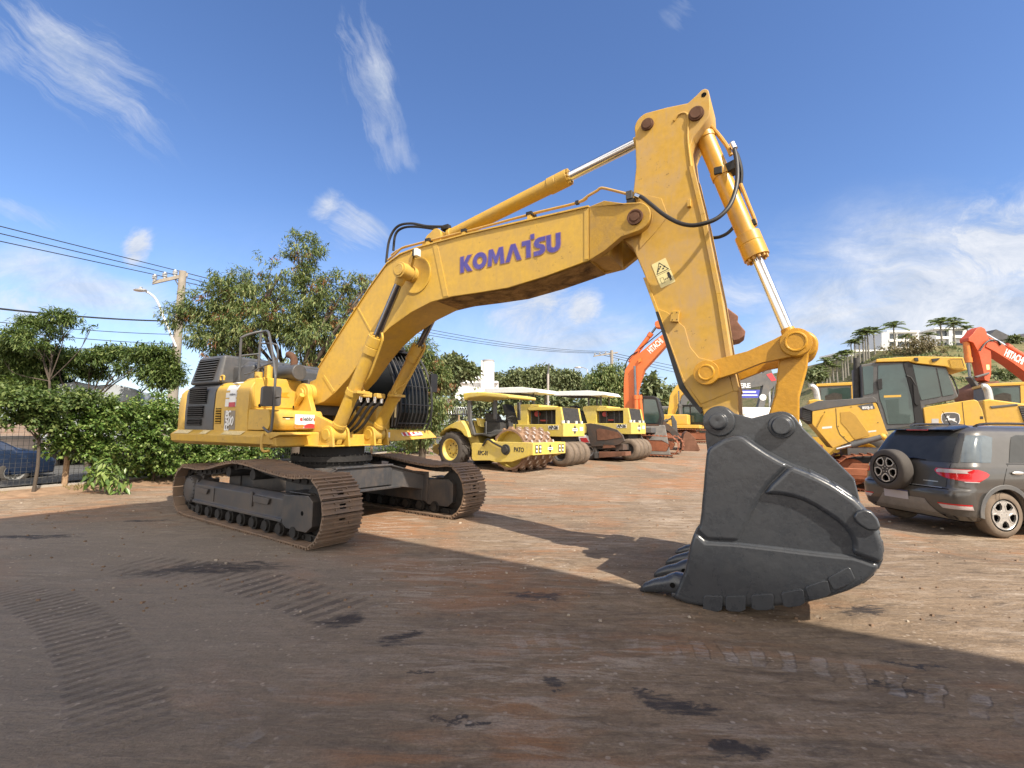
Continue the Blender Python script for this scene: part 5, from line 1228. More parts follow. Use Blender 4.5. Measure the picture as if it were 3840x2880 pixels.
# the twin: put its number plate where the photo shows it
tp_l = Vector((cx, 0, cz)); wl_ = at(ref.x, ref.y, d_.y/d_.y*d1)
rot = Matrix.Rotation(APY, 3, 'Z'); base = wl_-rot @ tp_l
pr_y = base.y; ap2.location = (base.x, base.y, base.z)
ap2['label'] = 'pale yellow rubber-tyred roller with a white canopy, between the black hopper and the orange excavator'

# ---------------------------------------------------------------- asphalt paver
PO = gr(*ZB(345, 1655)); PY_ = -.6435
pv = tag(empty('asphalt_paver', PO, PY_), 'asphalt paver with a rust-stained black hopper and a white and red side', 'paver')
pf = plane(PO, PY_); A = picker(pf, ZB)
BLKP = paint('paver_black', (.045, .044, .043), .6, (.13, .075, .05), .6)
hp_ = A([(308, 1230), (360, 1224), (420, 1232), (560, 1262), (680, 1300), (745, 1365), (772, 1435), (700, 1480), (640, 1490), (420, 1500), (372, 1500), (345, 1400)])
m = MB(); m.prism(hp_, -.05, .05); hop = m.build('hopper_wall', BLKP, pv, bevel=.02)
m = MB(); m.prism(hp_, 2.1, 2.2); m.build('hopper_wall', BLKP, pv, bevel=.02)
b0 = A([(372, 1500), (640, 1490)]); m = MB(); m.box(A([(330, 1300)])[0][0]-.1, A([(345, 1300)])[0][0], .05, 2.1, .6, A([(330, 1235)])[0][1]); m.box(b0[0][0], b0[1][0]+.4, .05, 2.1, .5, .75); m.build('hopper_floor', BLKP, pv)
m = MB(); rs = A([(440, 1300), (470, 1285), (560, 1300), (690, 1330), (740, 1390), (560, 1420), (450, 1425)]); m.prism(rs, -.062, -.050); m.build('rust_stain', RUSTB, hop)
m = MB(); m.prism(A([(215, 1380), (300, 1360), (345, 1380), (385, 1460), (370, 1470), (230, 1440)]), -.02, 2.1); m.build('side_cover', WHITE, pv, bevel=.03)
m = MB(); m.prism(A([(240, 1395), (315, 1395), (350, 1450), (262, 1450)]), -.032, -.02); m.build('red_panel', RED, pv)
m = MB(); m.prism(A([(200, 1440), (400, 1460), (420, 1540), (300, 1560), (200, 1520)]), .05, 2.1); m.prism(A([(-150, 1340), (215, 1380), (230, 1540), (-150, 1540)]), .1, 2.0); m.build('body', ENGINE, pv, bevel=.02)
for y in (-.02, 1.75): wheel('wheel', pv, (A([(345, 1600)])[0][0], y, .40), .40, .35, TYRE, SILVER, .55, dish=.2)
for y in (-.05, 1.6): wheel('wheel', pv, (A([(345, 1600)])[0][0]-2.2, y, .62), .62, .5, TYRE, SILVER, .55, dish=.2)
pr2 = A([(470, 1560), (790, 1560), (790, 1610), (470, 1635)])
m = MB(); m.prism(pr2, -.1, .5); m.build('push_bar', RUSTB, pv, bevel=.02); m = MB(); a = A([(660, 1590)])[0]; m.cyl((a[0], .55, a[1]), (a[0], 2.1, a[1]), .12, n=16); m.prism(A([(520, 1475), (640, 1480), (660, 1510), (510, 1520)]), -.05, .6); m.build('push_roller', RUSTB, pv)
m = MB(); m.prism(A([(413, 1570), (465, 1560), (470, 1640), (415, 1640)]), -.08, .3); m.build('tow_block', DGREY, pv, bevel=.02)

# ---------------------------------------------------------------- smaller excavators in the background
def simple_exc(name, loc, yaw, sc, label, cm, trackm, group=None, house=True, cabx=1.0, track=True, deckm=None):
    r = tag(empty(name, loc, yaw, sc), label, 'excavator', group)
    if track:
        lp = [(x, .04) for x in (-1.7, -.8, 0, .8, 1.65)]+circ(1.70, .45, .42, -80, 80, 10)+[(1.0, .90), (.2, .93), (-.8, .90)]+circ(-1.75, .45, .41, 95, 260, 10)
        lp = smooth_path([(x, 0, z) for x, z in lp]+[(-1.7, 0, .04)], 4)
        for s in (-1, 1):
            crawler(1.2*s, lp, .6, r, [trackm, CHAIN], None, .17, slim=True)
            m = MB(); m.prism([(-1.6, .25), (-1.5, .68), (1.4, .70), (1.75, .5), (1.6, .2)], 1.2*s-.2, 1.2*s+.2); m.build('track_frame', trackm, r, bevel=.03)
        m = MB(); m.box(-.7, .7, -1.0, 1.0, .4, .8); m.cyl((0, 0, .8), (0, 0, 1.05), .6, n=24); m.build('center_frame', trackm, r)
    if house:
        dk = deckm or cm
        m = MB(); m.box(-2.2, 1.0, -1.35, 1.35, 1.02, 1.28); m.build('main_deck', dk, r, bevel=.03)
        m = MB(); m.prism(rounded([(-2.6, -1.3), (-1.9, -1.35), (-1.9, 1.35), (-2.6, 1.3)], .3), 1.05, 2.0, 'z'); m.build('counterweight', dk, r, bevel=.06)
        m = MB(); m.box(-1.9, .2, -1.3, .0, 1.28, 2.05); m.build('engine_hood', dk, r, bevel=.08)
        m = MB(); m.prism(rounded([(-.55, 1.28), (1.12, 1.28), (1.25, 1.8), (1.05, 2.75), (.85, 2.85), (-.45, 2.85), (-.55, 2.7)], .1), .42, 1.38); cb = m.build('cab', BLACK, r, bevel=.05, seg=3)
        m = MB(); m.prism(rounded([(-.45, 1.9), (.1, 1.9), (.1, 2.7), (-.4, 2.7)], .06), .405, 1.395); m.prism(rounded([(.2, 1.5), (1.02, 1.5), (1.12, 1.85), (.95, 2.65), (.2, 2.7)], .08), .405, 1.395); m.build('side_window', GLASS, cb)
        m = MB(); m.hexa([(1.14, .5, 1.5), (1.17, .5, 1.5), (1.17, 1.3, 1.5), (1.14, 1.3, 1.5), (1.0, .5, 2.68), (1.08, .5, 2.68), (1.08, 1.3, 2.68), (1.0, 1.3, 2.68)]); m.build('windscreen', GLASS, cb)
    return r
def arm_piece(name, poly, w, mat, parent, bevel=.02): m = MB(); m.prism(poly, -w, w); return m.build(name, mat, parent, bevel=bevel)
def ram(name, parent, p, q, f, r, rr, mat, y, rodm=None):
    p = Vector((p[0], y, p[1])); q = Vector((q[0], y, q[1])); d = (q-p); L = d.length; d.normalize(); m = MB()
    m.lathe(p, d, [(0, 0), (0, r), (f*L-.2, r), (f*L-.2, r*1.2), (f*L, r*1.2), (f*L, 0)], 18); b = m.build(name, mat, parent)
    m = MB(); m.cyl(p+d*f*L*.98, q, rr, n=12); m.build('rod', rodm or DULLCHROME, b); return b
HO = gr(*ZB(890, 1585)); HY = -.43; HS = 1.12
he = simple_exc('excavator', HO, HY, HS, 'bright orange excavator in the row with a tall bent boom and white lettering', HORANGE, REDRUST, deckm=DGREY)
pf = plane(HO, HY, HS); A = picker(pf, ZB); AC = picker(pf, ZC)
bp_ = A([(850, 1150), (770, 1060), (765, 900), (768, 720), (782, 600), (830, 520), (900, 440), (1000, 362), (1130, 252), (1250, 160), (1420, 40), (1560, -20), (1600, 10), (1590, 50), (1440, 130), (1285, 285), (1110, 480), (1010, 590), (960, 720), (925, 850), (900, 1000), (905, 1130)])
bo = arm_piece('boom', bp_, .27, HORANGE, he)
q = A([(1140, 318)])[0]; q2 = A([(1062, 388), (1222, 245)]); L_ = math.hypot(q2[1][0]-q2[0][0], q2[1][1]-q2[0][1])
text_mesh('lettering', 'HITACHI', .40, WHITE, bo, frame((q[0], -.275, q[1]), (q2[1][0]-q2[0][0], 0, q2[1][1]-q2[0][1]), (0, 0, 1)), .004, .012, sx=L_/1.62)
am = arm_piece('arm', AC([(375, 735), (400, 722), (520, 690), (700, 640), (1010, 632), (1040, 660), (1030, 690), (700, 740), (450, 790), (385, 785), (372, 760)]), .2, HORANGE, he)
bu = AC([(1005, 620), (1040, 648), (1090, 686), (1110, 703), (1098, 742), (1135, 790), (1172, 832), (1165, 872), (1120, 905), (1065, 918), (1040, 870), (1000, 760), (985, 660)])
m = MB(); m.prism(bu, -.6, .6); m.build('bucket', RUSTB, he, bevel=.05, seg=3)
a, b = A([(830, 490)])[0], A([(1150, 70)])[0]; ram('arm_cylinder', he, a, b, .80, .11, .055, HORANGE, .0)
m = MB(); m.prism(A([(810, 500), (880, 420), (905, 370), (940, 380), (930, 440), (870, 500)]), -.16, .16); m.build('cylinder_lug', HORANGE, he, bevel=.02)
for s, x0, x1 in ((-1, 905, 885), (1, 965, 905)):
    a, b = A([(x0, 1190)], .38*s)[0], A([(x1, 545)], .38*s)[0]; ram('boom_cylinder', he, a, b, .46, .12, .06, HORANGE, .38*s)
m = MB(); m.prism(A([(940, 480), (970, 460), (975, 500), (945, 520)]), -.36, -.26); m.build('work_lamp', ORANGE, bo)
h = A([(780, 590), (800, 500), (850, 430), (930, 380)]); m = MB(); m.tube(smooth_path([(p[0], -.2, p[1]) for p in h], 4), .03, 6); h = A([(950, 370), (1060, 285), (1200, 170), (1225, 140)]); m.tube(smooth_path([(p[0], -.2, p[1]+.08) for p in h], 4), .025, 6); m.build('hose', RUBBER, he)

# yellow excavator half hidden behind
YO = gr(*ZB(1500, 1500)); YO.y = 40; YO = at(*ZB(1520, 1500), 40.0); YO.z = rise(40); YS = 1.1; YYAW = -.5
ye = simple_exc('excavator', YO, YYAW, YS, 'ochre yellow excavator with a black cab, partly hidden behind the rusty loader bucket', DYEL, REDRUST)
pf = plane(YO, YYAW, YS); A = picker(pf, ZB)
arm_piece('boom', A([(1275, 1215), (1290, 1060), (1310, 900), (1340, 845), (1400, 765), (1470, 725), (1600, 690), (1800, 700), (1800, 780), (1620, 770), (1520, 830), (1440, 900), (1400, 1000), (1360, 1110), (1320, 1215)]), .28, DYEL, ye)
a, b = A([(1420, 1150)], -.4)[0], A([(1405, 840)], -.4)[0]; ram('boom_cylinder', ye, a, b, .5, .1, .05, DGREY, -.4); ram('boom_cylinder', ye, a, b, .5, .1, .05, DGREY, .4)
arm_piece('arm', A([(1740, 690), (1830, 690), (1860, 900), (1850, 1100), (1800, 1100), (1760, 900)]), .2, DYEL, ye)
h = A([(1410, 770), (1400, 720), (1420, 690), (1440, 690)]); m = MB(); m.tube(smooth_path([(p[0], 0, p[1]) for p in h], 5), .04, 6); m.build('hose', RUBBER, ye)

# wheel loader with a rusty bucket on the ground
LO = gr(*ZB(1470, 1548)); LY = -.30; LS = 1.05
wlo = tag(empty('wheel_loader', LO, LY, LS), 'black-armed wheel loader with its rusty bucket lowered to the ground', 'wheel loader')
pf = plane(LO, LY, LS); A = picker(pf, ZB)
bk_ = A([(1440, 1530), (1448, 1440), (1470, 1345), (1500, 1322), (1530, 1330), (1600, 1400), (1660, 1540), (1640, 1552), (1470, 1552)])
m = MB(); m.prism(bk_, -.05, 0); m.prism(bk_, 2.5, 2.55); m.build('bucket_side', RUSTB, wlo, bevel=.015)
sh_ = A([(1640, 1552), (1470, 1552), (1440, 1530), (1448, 1440), (1470, 1345), (1500, 1322)]); n = len(sh_); ish = [(x+.05, z+.03) for x, z in sh_]
m = MB(); m.add([(p[0], y, p[1]) for y in (0, 2.5) for p in sh_]+[(p[0], y, p[1]) for y in (0, 2.5) for p in ish], [f for i in range(n-1) for f in ((i, i+1, n+i+1, n+i), (2*n+i, 3*n+i, 3*n+i+1, 2*n+i+1))]+[(0, n, 3*n, 2*n), (n-1, 3*n-1, 4*n-1, 2*n-1)])
m.build('bucket', RUSTB, wlo)
am_ = A([(1180, 1190), (1250, 1210), (1330, 1260), (1400, 1330), (1455, 1400), (1440, 1440), (1380, 1420), (1300, 1330), (1200, 1260)])
for y in (.7, 1.65): m = MB(); m.prism(am_, y, y+.15); m.build('lift_arm', BLKP, wlo, bevel=.02)
m = MB(); m.prism(A([(1320, 1130), (1345, 1120), (1390, 1200), (1400, 1330), (1340, 1300)]), 1.0, 1.4); m.build('tilt_lever', DGREY, wlo, bevel=.03)
a, b = A([(1180, 1230)])[0], A([(1345, 1150)])[0]; ram('tilt_cylinder', wlo, a, b, .6, .09, .05, DGREY, 1.2)
m = MB(); a0 = A([(1180, 1250)])[0]; m.box(a0[0]-3.4, a0[0]+.1, .45, 2.05, .7, 1.9); m.build('body', DYEL, wlo, bevel=.06)
m = MB(); m.box(a0[0]-2.0, a0[0]-.5, .6, 1.9, 1.9, 3.0); cb = m.build('cab', BLACK, wlo, bevel=.05); m = MB(); m.box(a0[0]-1.9, a0[0]-.6, .585, 1.915, 2.1, 2.9); m.box(a0[0]-.51, a0[0]-.48, .7, 1.8, 2.1, 2.9); m.build('window', GLASS, cb)
for x in (a0[0]-.35, a0[0]-3.0):
    for y in (.05, 1.9): wheel('wheel', wlo, (x, y, .72), .72, .55, TYRE, DYEL, .5, lugs=14)

# grey excavator stick with a red mark, standing behind the big link
GO = at(2575, 1660, 46.0); GO.z = rise(46); GS = 1.5
ge = simple_exc('excavator', GO, -.12, GS, 'dark grey excavator seen through the linkage gap, red mark on its bent arm', DGREY, DGREY, house=True, deckm=DGREY)
pf = plane(GO, -.12, GS); A = picker(pf, ZC)
b2 = arm_piece('boom', A([(560, 1480), (640, 1330), (760, 1270), (950, 1235), (1130, 1205), (1340, 1180), (1350, 1240), (1310, 1300), (1130, 1330), (800, 1350), (700, 1420), (640, 1500)]), .22, DGREY, ge)
q = A([(1120, 1300)])[0]; text_mesh('lettering', 'DEERE', .42, WHITE, b2, frame((q[0], -.228, q[1]), (1, 0, .02), (0, 0, 1)), .004, .010)
am = arm_piece('arm', A([(1330, 1175), (1350, 1155), (1375, 1145), (1395, 1160), (1405, 1190), (1450, 1240), (1440, 1280), (1390, 1330), (1350, 1400), (1320, 1540), (1300, 1600), (1262, 1600), (1262, 1540), (1300, 1390), (1320, 1300), (1310, 1240)]), .20, DGREY, ge)
q = A([(1390, 1222)])[0]; m = MB(Matrix.Translation((q[0], -.212, q[1]))); m.prism([(-.28, .18), (.05, .26), (.30, -.20), (.02, -.26)], 0, .012); m.build('red_mark', plain('red_decal', (.55, .04, .05), .5), am)
q = A([(1318, 1400)])[0]; m = MB(); m.cyl((q[0], -.212, q[1]), (q[0], -.2, q[1]), .20, n=20); m.build('round_decal', WHITE, am)
a, b = A([(1398, 1540)])[0], A([(1432, 1280)])[0]; ram('bucket_cylinder', ge, a, b, .62, .09, .045, DGREY, 0); a, b = A([(800, 1250)])[0], A([(1350, 1165)])[0]; ram('arm_cylinder', ge, a, b, .6, .09, .045, DGREY, 0)
m = MB(); m.prism(A([(1262, 1580), (1300, 1580), (1400, 1560), (1440, 1700), (1330, 1760), (1250, 1700)]), -.5, .5); m.build('bucket', DGREY, ge, bevel=.04)

# red excavator off to the side, arm hanging over the dozer
RO = Vector((23.5, 18.6, rise(18.6))); RS = 1.0
re_ = simple_exc('excavator', RO, PI, RS, 'red-orange excavator reaching in over the parked dozer, white lettering on its boom', HRED, REDRUST)
pf = plane(RO, PI, RS); A = picker(pf, ZD)
b3 = arm_piece('boom', A([(1800, 385), (1815, 345), (1850, 330), (1900, 335), (1960, 365), (2212, 545), (2450, 720), (2600, 860), (2600, 980), (2480, 880), (2212, 655), (2060, 540), (1880, 425)]), .24, HRED, re_)
q = A([(2060, 478)])[0]; q2 = A([(1972, 432), (2148, 522)]); L_ = math.hypot(q2[1][0]-q2[0][0], q2[1][1]-q2[0][1])
text_mesh('lettering', 'HITACHI', .42, WHITE, b3, frame((q[0], .246, q[1]), (q2[1][0]-q2[0][0], 0, q2[1][1]-q2[0][1]), (0, 0, 1)), .004, .012, sx=L_/1.7)
a2 = arm_piece('arm', A([(1652, 300), (1690, 262), (1725, 215), (1765, 195), (1805, 215), (1850, 335), (1862, 470), (1860, 640), (1840, 705), (1800, 690), (1785, 600), (1745, 440), (1695, 345), (1655, 330)]), .20, HRED, re_)
a, b = A([(2260, 500)])[0], A([(1790, 222)])[0]; ram('arm_cylinder', re_, a, b, .48, .12, .07, HRED, .0, CHROME)
a, b = A([(1672, 330)])[0], A([(1708, 650)])[0]; ram('bucket_cylinder', re_, a, b, .60, .11, .05, ORANGE, .0)
m = MB(); m.prism(A([(1690, 655), (1720, 650), (1835, 615), (1830, 635), (1720, 670)]), .18, .26); m.prism(A([(1685, 660), (1710, 650), (1770, 735), (1745, 745)]), -.12, .12); m.build('bucket_link', DGREY, re_, bevel=.02)
m = MB(); m.prism(A([(1680, 800), (1700, 768), (1745, 750), (1830, 700), (1850, 720), (1840, 790), (1815, 870), (1760, 920), (1690, 880)]), -.6, .6); m.build('bucket', RUSTB, re_, bevel=.05)
q = A([(1828, 570)])[0]; m = MB(); m.cbox((q[0], .203, q[1]), .12, .006, .2); m.build('warning_decal', DECAL, a2)
h = A([(1740, 420), (1780, 360), (1830, 325), (1900, 330), (1930, 370)]); m = MB(); m.tube(smooth_path([(p[0], .27, p[1]) for p in h], 5), .03, 6); m.build('hose', RUBBER, re_)
# ---------------------------------------------------------------- dark grey compact SUV
CARP = plain('metallic_grey_paint', (.068, .064, .060), .30, .25, .06, coat=.6)
CARPL = plain('bumper_plastic', (.20, .18, .155), .55, var=.15)
CARBK = plain('gloss_black_trim', (.010, .010, .012), .18, spec=.6)
CGLASS = plain('privacy_glass', (.035, .037, .038), .10, spec=.35, var=.3, scale=2)
QGLASS = plain('quarter_glass', (.07, .09, .105), .06, spec=.8, var=.35, scale=3)
TAILR = plain('tail_light_red', (.42, .008, .012), .12, coat=.5)
TAILW = plain('tail_light_clear', (.42, .36, .35), .15, coat=.5)
ALLOY = plain('alloy_silver', (.55, .54, .52), .35, .7, .08)
ALLOYD = plain('alloy_dark', (.06, .055, .05), .45, .3)
CS = 1.07; CYAW = R(6)
cw_ = gr(3760, 2016); fw = Vector((math.cos(CYAW), math.sin(CYAW), 0)); lf = Vector((-math.sin(CYAW), math.cos(CYAW), 0))
CO = cw_-fw*(.74*CS)+lf*(.80*CS); CO.z = 0
car = tag(empty('parked_car', CO, CYAW, CS), 'dark grey compact SUV parked beside the bucket, spare wheel on its tailgate', 'car')
LV = [(.23, .13, 3.93, .80, .20, .4), (.30, .05, 4.0, .86, .22, .45), (.42, .01, 4.07, .880, .24, .5), (.60, .0, 4.09, .884, .24, .5), (.66, .015, 4.09, .884, .24, .5), (.70, .055, 4.08, .884, .25, .5), (.82, .075, 4.05, .888, .27, .5), (.93, .095, 3.98, .880, .29, .5),
      (1.01, .115, 3.85, .868, .30, .5), (1.05, .130, 3.08, .855, .31, .4), (1.15, .175, 2.94, .822, .31, .35), (1.28, .245, 2.75, .778, .30, .3), (1.42, .335, 2.50, .728, .29, .3), (1.53, .42, 2.28, .675, .28, .3), (1.585, .50, 2.12, .62, .28, .3), (1.615, .64, 1.98, .52, .28, .3), (1.63, .85, 1.8, .36, .25, .25)]
def lev(z):
    for a, b in zip(LV, LV[1:]):
        if a[0] <= z <= b[0]:
            u = (z-a[0])/(b[0]-a[0]); return [a[i]+(b[i]-a[i])*u for i in range(6)]
    return list(LV[0] if z < LV[0][0] else LV[-1])
def carP(z, t, off=0.0):
    """point of the body at height z, arc length t round the contour from the middle of the rear (t > 0: right side)"""
    _, xr, xf, w, rc, fc = lev(z); s = -1 if t >= 0 else 1; a = abs(t); l1 = w-rc; l2 = rc*PI/2
    if a <= l1: p, n = (xr, a), (-1, 0)
    elif a <= l1+l2:
        th = (a-l1)/rc; p = (xr+rc-rc*math.cos(th), l1+rc*math.sin(th)); n = (-math.cos(th), math.sin(th))
    else:
        x = xr+rc+(a-l1-l2); p, n = (min(x, xf-fc), w), (0, 1)
    return Vector((p[0]+n[0]*off, (p[1]+n[1]*off)*s, z))
m = MB(); NC = 0; zs = []
for a, b in zip(LV, LV[1:]): zs += [a[0]+(b[0]-a[0])*k/3 for k in range(3)]
zs.append(LV[-1][0]); rings = []
for z in zs:
    _, xr, xf, w, rc, fc = lev(z); ring = []
    def corner(cx, cy, r, a0, a1): return [(cx+r*math.cos(R(a0+(a1-a0)*k/8)), cy+r*math.sin(R(a0+(a1-a0)*k/8))) for k in range(9)]
    ring += corner(xr+rc, w-rc, rc, 180, 90); ring += [(xr+rc+(xf-fc-xr-rc)*k/12, w) for k in range(1, 12)]; ring += corner(xf-fc, w-fc, fc, 90, 0)
    ring += corner(xf-fc, -w+fc, fc, 0, -90); ring += [(xf-fc+(xr+rc-xf+fc)*k/12, -w) for k in range(1, 12)]; ring += corner(xr+rc, -w+rc, rc, 270, 180)
    rings.append([(x, y, z) for x, y in ring])
n = len(rings[0]); m.add([p for r_ in rings for p in r_], [(k*n+i, k*n+(i+1) % n, (k+1)*n+(i+1) % n, (k+1)*n+i) for k in range(len(rings)-1) for i in range(n)]+[list(range(n-1, -1, -1)), list(range((len(rings)-1)*n, len(rings)*n))])
bd = m.build('body', CARP, car, ang=35)
WX, FX, WR = .74, 3.26, .325
cuts = []
for x in (WX, FX):
    for s in (-1, 1):
        c = MB(); c.cyl((x, s*.56, WR), (x, s*1.2, WR), .385, n=36); co_ = c.build('cut', CARP, None); co_.parent = car; cuts.append(co_)
        md = bd.modifiers.new('b', 'BOOLEAN'); md.object = co_; md.operation = 'DIFFERENCE'; md.solver = 'EXACT'
dg = bpy.context.evaluated_depsgraph_get(); dg.update()
nm = bpy.data.meshes.new_from_object(bd.evaluated_get(dg)); bd.modifiers.clear(); bd.data = nm
for c in cuts: bpy.data.objects.remove(c)
def patch(name, rows, mat, parent, off=.004, nu=14, nv=8, th=.0):
    """a panel on the car's skin: rows of (z, t0, t1)"""
    def fn(u, v):
        k = v*(len(rows)-1); i = min(int(k), len(rows)-2); f = k-i; a, b = rows[i], rows[i+1]
        return carP(a[0]+(b[0]-a[0])*f, (a[1]+(b[1]-a[1])*f)*(1-u)+(a[2]+(b[2]-a[2])*f)*u, off)
    mm = MB(); mm.grid(fn, nu, max(nv, (len(rows)-1)*3)); return mm.build(name, mat, parent, recalc=False, split=False, ang=80)
patch('rear_window', [(1.065, -.64, .64), (1.10, -.66, .66), (1.40, -.60, .60), (1.50, -.56, .56)], CGLASS, bd, .005)
for s in (1, -1):
    patch('pillar_trim', [(1.065, .645*s, .74*s), (1.10, .665*s, .74*s), (1.40, .605*s, .68*s), (1.50, .565*s, .63*s)], CARBK, bd, .004)
    patch('quarter_window', [(1.075, .76*s, 1.16*s), (1.20, .73*s, 1.14*s), (1.44, .665*s, 1.05*s), (1.47, .665*s, .90*s)], QGLASS, bd, .005)
    patch('door_window', [(1.08, 1.46*s, 2.25*s), (1.25, 1.42*s, 2.2*s), (1.45, 1.36*s, 2.1*s), (1.48, 1.42*s, 2.05*s)], CGLASS, bd, .005)
    patch('door_window', [(1.08, 2.33*s, 3.2*s), (1.25, 2.28*s, 2.95*s), (1.45, 2.18*s, 2.6*s), (1.48, 2.14*s, 2.5*s)], CGLASS, bd, .005)
    for rows in ([(1.055, 1.42*s, 3.25*s), (1.068, 1.42*s, 3.25*s)],): patch('window_trim', rows, CARBK, bd, .006)
    tl = patch('tail_light', [(.800, .86*s, 1.02*s), (.835, .66*s, 1.09*s), (.87, .54*s, 1.15*s), (.905, .49*s, 1.17*s), (.94, .46*s, 1.11*s), (.975, .48*s, .98*s)], TAILR, bd, .010)
    patch('clear_lens', [(.915, .50*s, .88*s), (.942, .49*s, .86*s), (.968, .52*s, .92*s)], TAILW, tl, .014)
    patch('chrome_edge', [(.79, .86*s, 1.02*s), (.80, .84*s, 1.03*s)], SILVER, tl, .013)
    patch('reflector', [(.40, .62*s, .98*s), (.47, .55*s, .97*s)], TAILW, bd, .006); patch('reflector_red', [(.455, .56*s, .97*s), (.475, .55*s, .97*s)], TAILR, bd, .008)
    patch('door_seam', [(.45, 1.395*s, 1.402*s), (1.05, 1.445*s, 1.452*s)], VOID, bd, .002, 1)
    patch('tailgate_seam', [(.70, .645*s, .651*s), (1.05, .665*s, .671*s)], VOID, bd, .002, 1)
    patch('side_sill', [(.24, 2.0*s, 3.5*s), (.36, 2.0*s, 3.5*s)], CARPL, bd, .006)
    hx = carP(.93, 1.62*s, .02); m = MB(); m.ball(hx, .10, .018, .028, 14, 8); m.build('door_handle', SILVER, bd)
    for x in (WX, FX):
        m = MB(); a_ = [(x+rr*math.cos(R(t_)), WR+rr*math.sin(R(t_))) for rr, rg in ((.44, range(-8, 189, 12)), (.372, range(188, -9, -12))) for t_ in rg]
        y = .868; m.prism(a_, y*-s, (y+.028)*-s); m.build('wheel_arch', DGREY, bd, bevel=.01, split=False)
patch('rear_bumper', [(.24, -.62, .62), (.34, -.50, .50), (.44, -.40, .40), (.50, -.36, .36)], CARPL, bd, .008)
patch('lower_bumper', [(.24, -1.0, 1.0), (.30, -1.02, 1.02)], CARBK, bd, .004)
npl = patch('number_plate', [(.44, -.11, .33) if False else (.445, -.33, .10), (.565, -.33, .10)], plain('blank_plate', (.42, .40, .42), .5, var=.04), bd, .016)
patch('plate_band', [(.567, -.33, .10), (.585, -.33, .10)], plain('plate_blue', (.05, .06, .16), .5), bd, .016)
patch('tailgate_shadow_gap', [(.672, -.70, .70), (.684, -.70, .70)], VOID, bd, .003)
patch('chrome_strip', [(.688, -.18, .60), (.696, -.18, .60)], SILVER, bd, .008)
patch('badge', [(.765, .30, .53), (.778, .30, .53)], SILVER, bd, .006)
m = MB(); m.hexa([(.33, -.57, 1.535), (.33, .57, 1.535), (.66, .55, 1.595), (.66, -.55, 1.595), (.335, -.56, 1.556), (.335, .56, 1.556), (.70, .46, 1.625), (.70, -.46, 1.625)]); sp = m.build('spoiler', CARBK, bd, bevel=.012)
m = MB(); m.box(.325, .338, -.18, .18, 1.538, 1.553); m.build('brake_light', TAILR, sp)
for s in (-1, 1):
    m = MB(); m.tube(smooth_path([(.75, .52*s, 1.60), (.92, .55*s, 1.648), (1.75, .56*s, 1.65), (2.0, .53*s, 1.595)], 4), .018, 8); m.build('roof_rail', CARBK, bd)
m = MB(); m.tube([(.95, 0, 1.63), (.82, 0, 1.86)], [.010, .004], 6); m.cyl((.95, 0, 1.62), (.95, 0, 1.65), .025, .015, n=10); m.build('antenna', CARBK, bd)
m = MB(); m.tube([carP(1.075, -.05, .02), carP(1.10, .10, .018), carP(1.085, .30, .016)], [.02, .012, .006], 6); m.build('wiper', CARBK, bd)
def alloy(c, axis, r, w, name, parent, disc, ringm):
    """road wheel with a five-window alloy rim"""
    t_ = wheel(name, parent, c, r, w, DUSTYRE if ringm is ALLOYD else TYRE, VOID, .66, axis, dish=.30, hub=False)
    a = Vector(axis).normalized(); c = Vector(c); u = Vector((0, 0, 1)); v = a.cross(u)
    F = Matrix(((u.x, v.x, a.x, c.x), (u.y, v.y, a.y, c.y), (u.z, v.z, a.z, c.z), (0, 0, 0, 1)))
    m = MB(F); R0 = r*.655; m.lathe((0, 0, 0), (0, 0, 1), [(.03*r, R0), (.00, R0*.97), (.02*r, R0*.93)], 40)
    seg = []
    for k in range(5):
        a0 = 2*PI*k/5+PI/5
        win = [(R0*.40, a0-.16), (R0*.62, a0-.40), (R0*.86, a0-.33), (R0*.90, a0), (R0*.86, a0+.33), (R0*.62, a0+.40), (R0*.40, a0+.16)]
        wp = [(q*math.cos(b), q*math.sin(b)) for q, b in win]; seg.append(wp)
    # face: spokes between the windows
    for k in range(5):
        w0, w1 = seg[k-1], seg[k]; b = 2*PI*k/5
        poly = [w0[6], w0[5], w0[4], (R0*.95*math.cos(b-.14), R0*.95*math.sin(b-.14)), (R0*.95*math.cos(b+.14), R0*.95*math.sin(b+.14)), w1[2], w1[1], w1[0]]
        m.prism(poly, .02*r, .09*r, 'z')
        a0 = 2*PI*k/5+PI/5; m.prism([w1[2], w1[3], w1[4], (R0*.95*math.cos(a0+.45), R0*.95*math.sin(a0+.45)), (R0*.95*math.cos(a0), R0*.95*math.sin(a0)), (R0*.95*math.cos(a0-.45), R0*.95*math.sin(a0-.45))], .02*r, .09*r, 'z')
    m.cyl((0, 0, .015*r), (0, 0, .1*r), R0*.41, n=20)
    rm = m.build('rim', disc, t_, split=False)
    for wp in seg:
        cc = Vector((sum(p[0] for p in wp)/7, sum(p[1] for p in wp)/7)); m = MB(F)
        for i in range(7):
            p, q = Vector(wp[i]), Vector(wp[(i+1) % 7]); p2, q2 = p+(p-cc).normalized()*.028*r*2, q+(q-cc).normalized()*.028*r*2
            m.prism([tuple(p), tuple(q), tuple(q2), tuple(p2)], .004*r, .03*r, 'z')
        m.build('spoke_window', ALLOY, rm, split=False, smooth=False)
    m = MB(F)
    for k in range(5): m.cyl((R0*.2*math.cos(k*PI*.4), R0*.2*math.sin(k*PI*.4), -.0), (R0*.2*math.cos(k*PI*.4), R0*.2*math.sin(k*PI*.4), .02*r), .03*r, n=6)
    m.build('wheel_nut', SILVER, rm, split=False)
    return t_
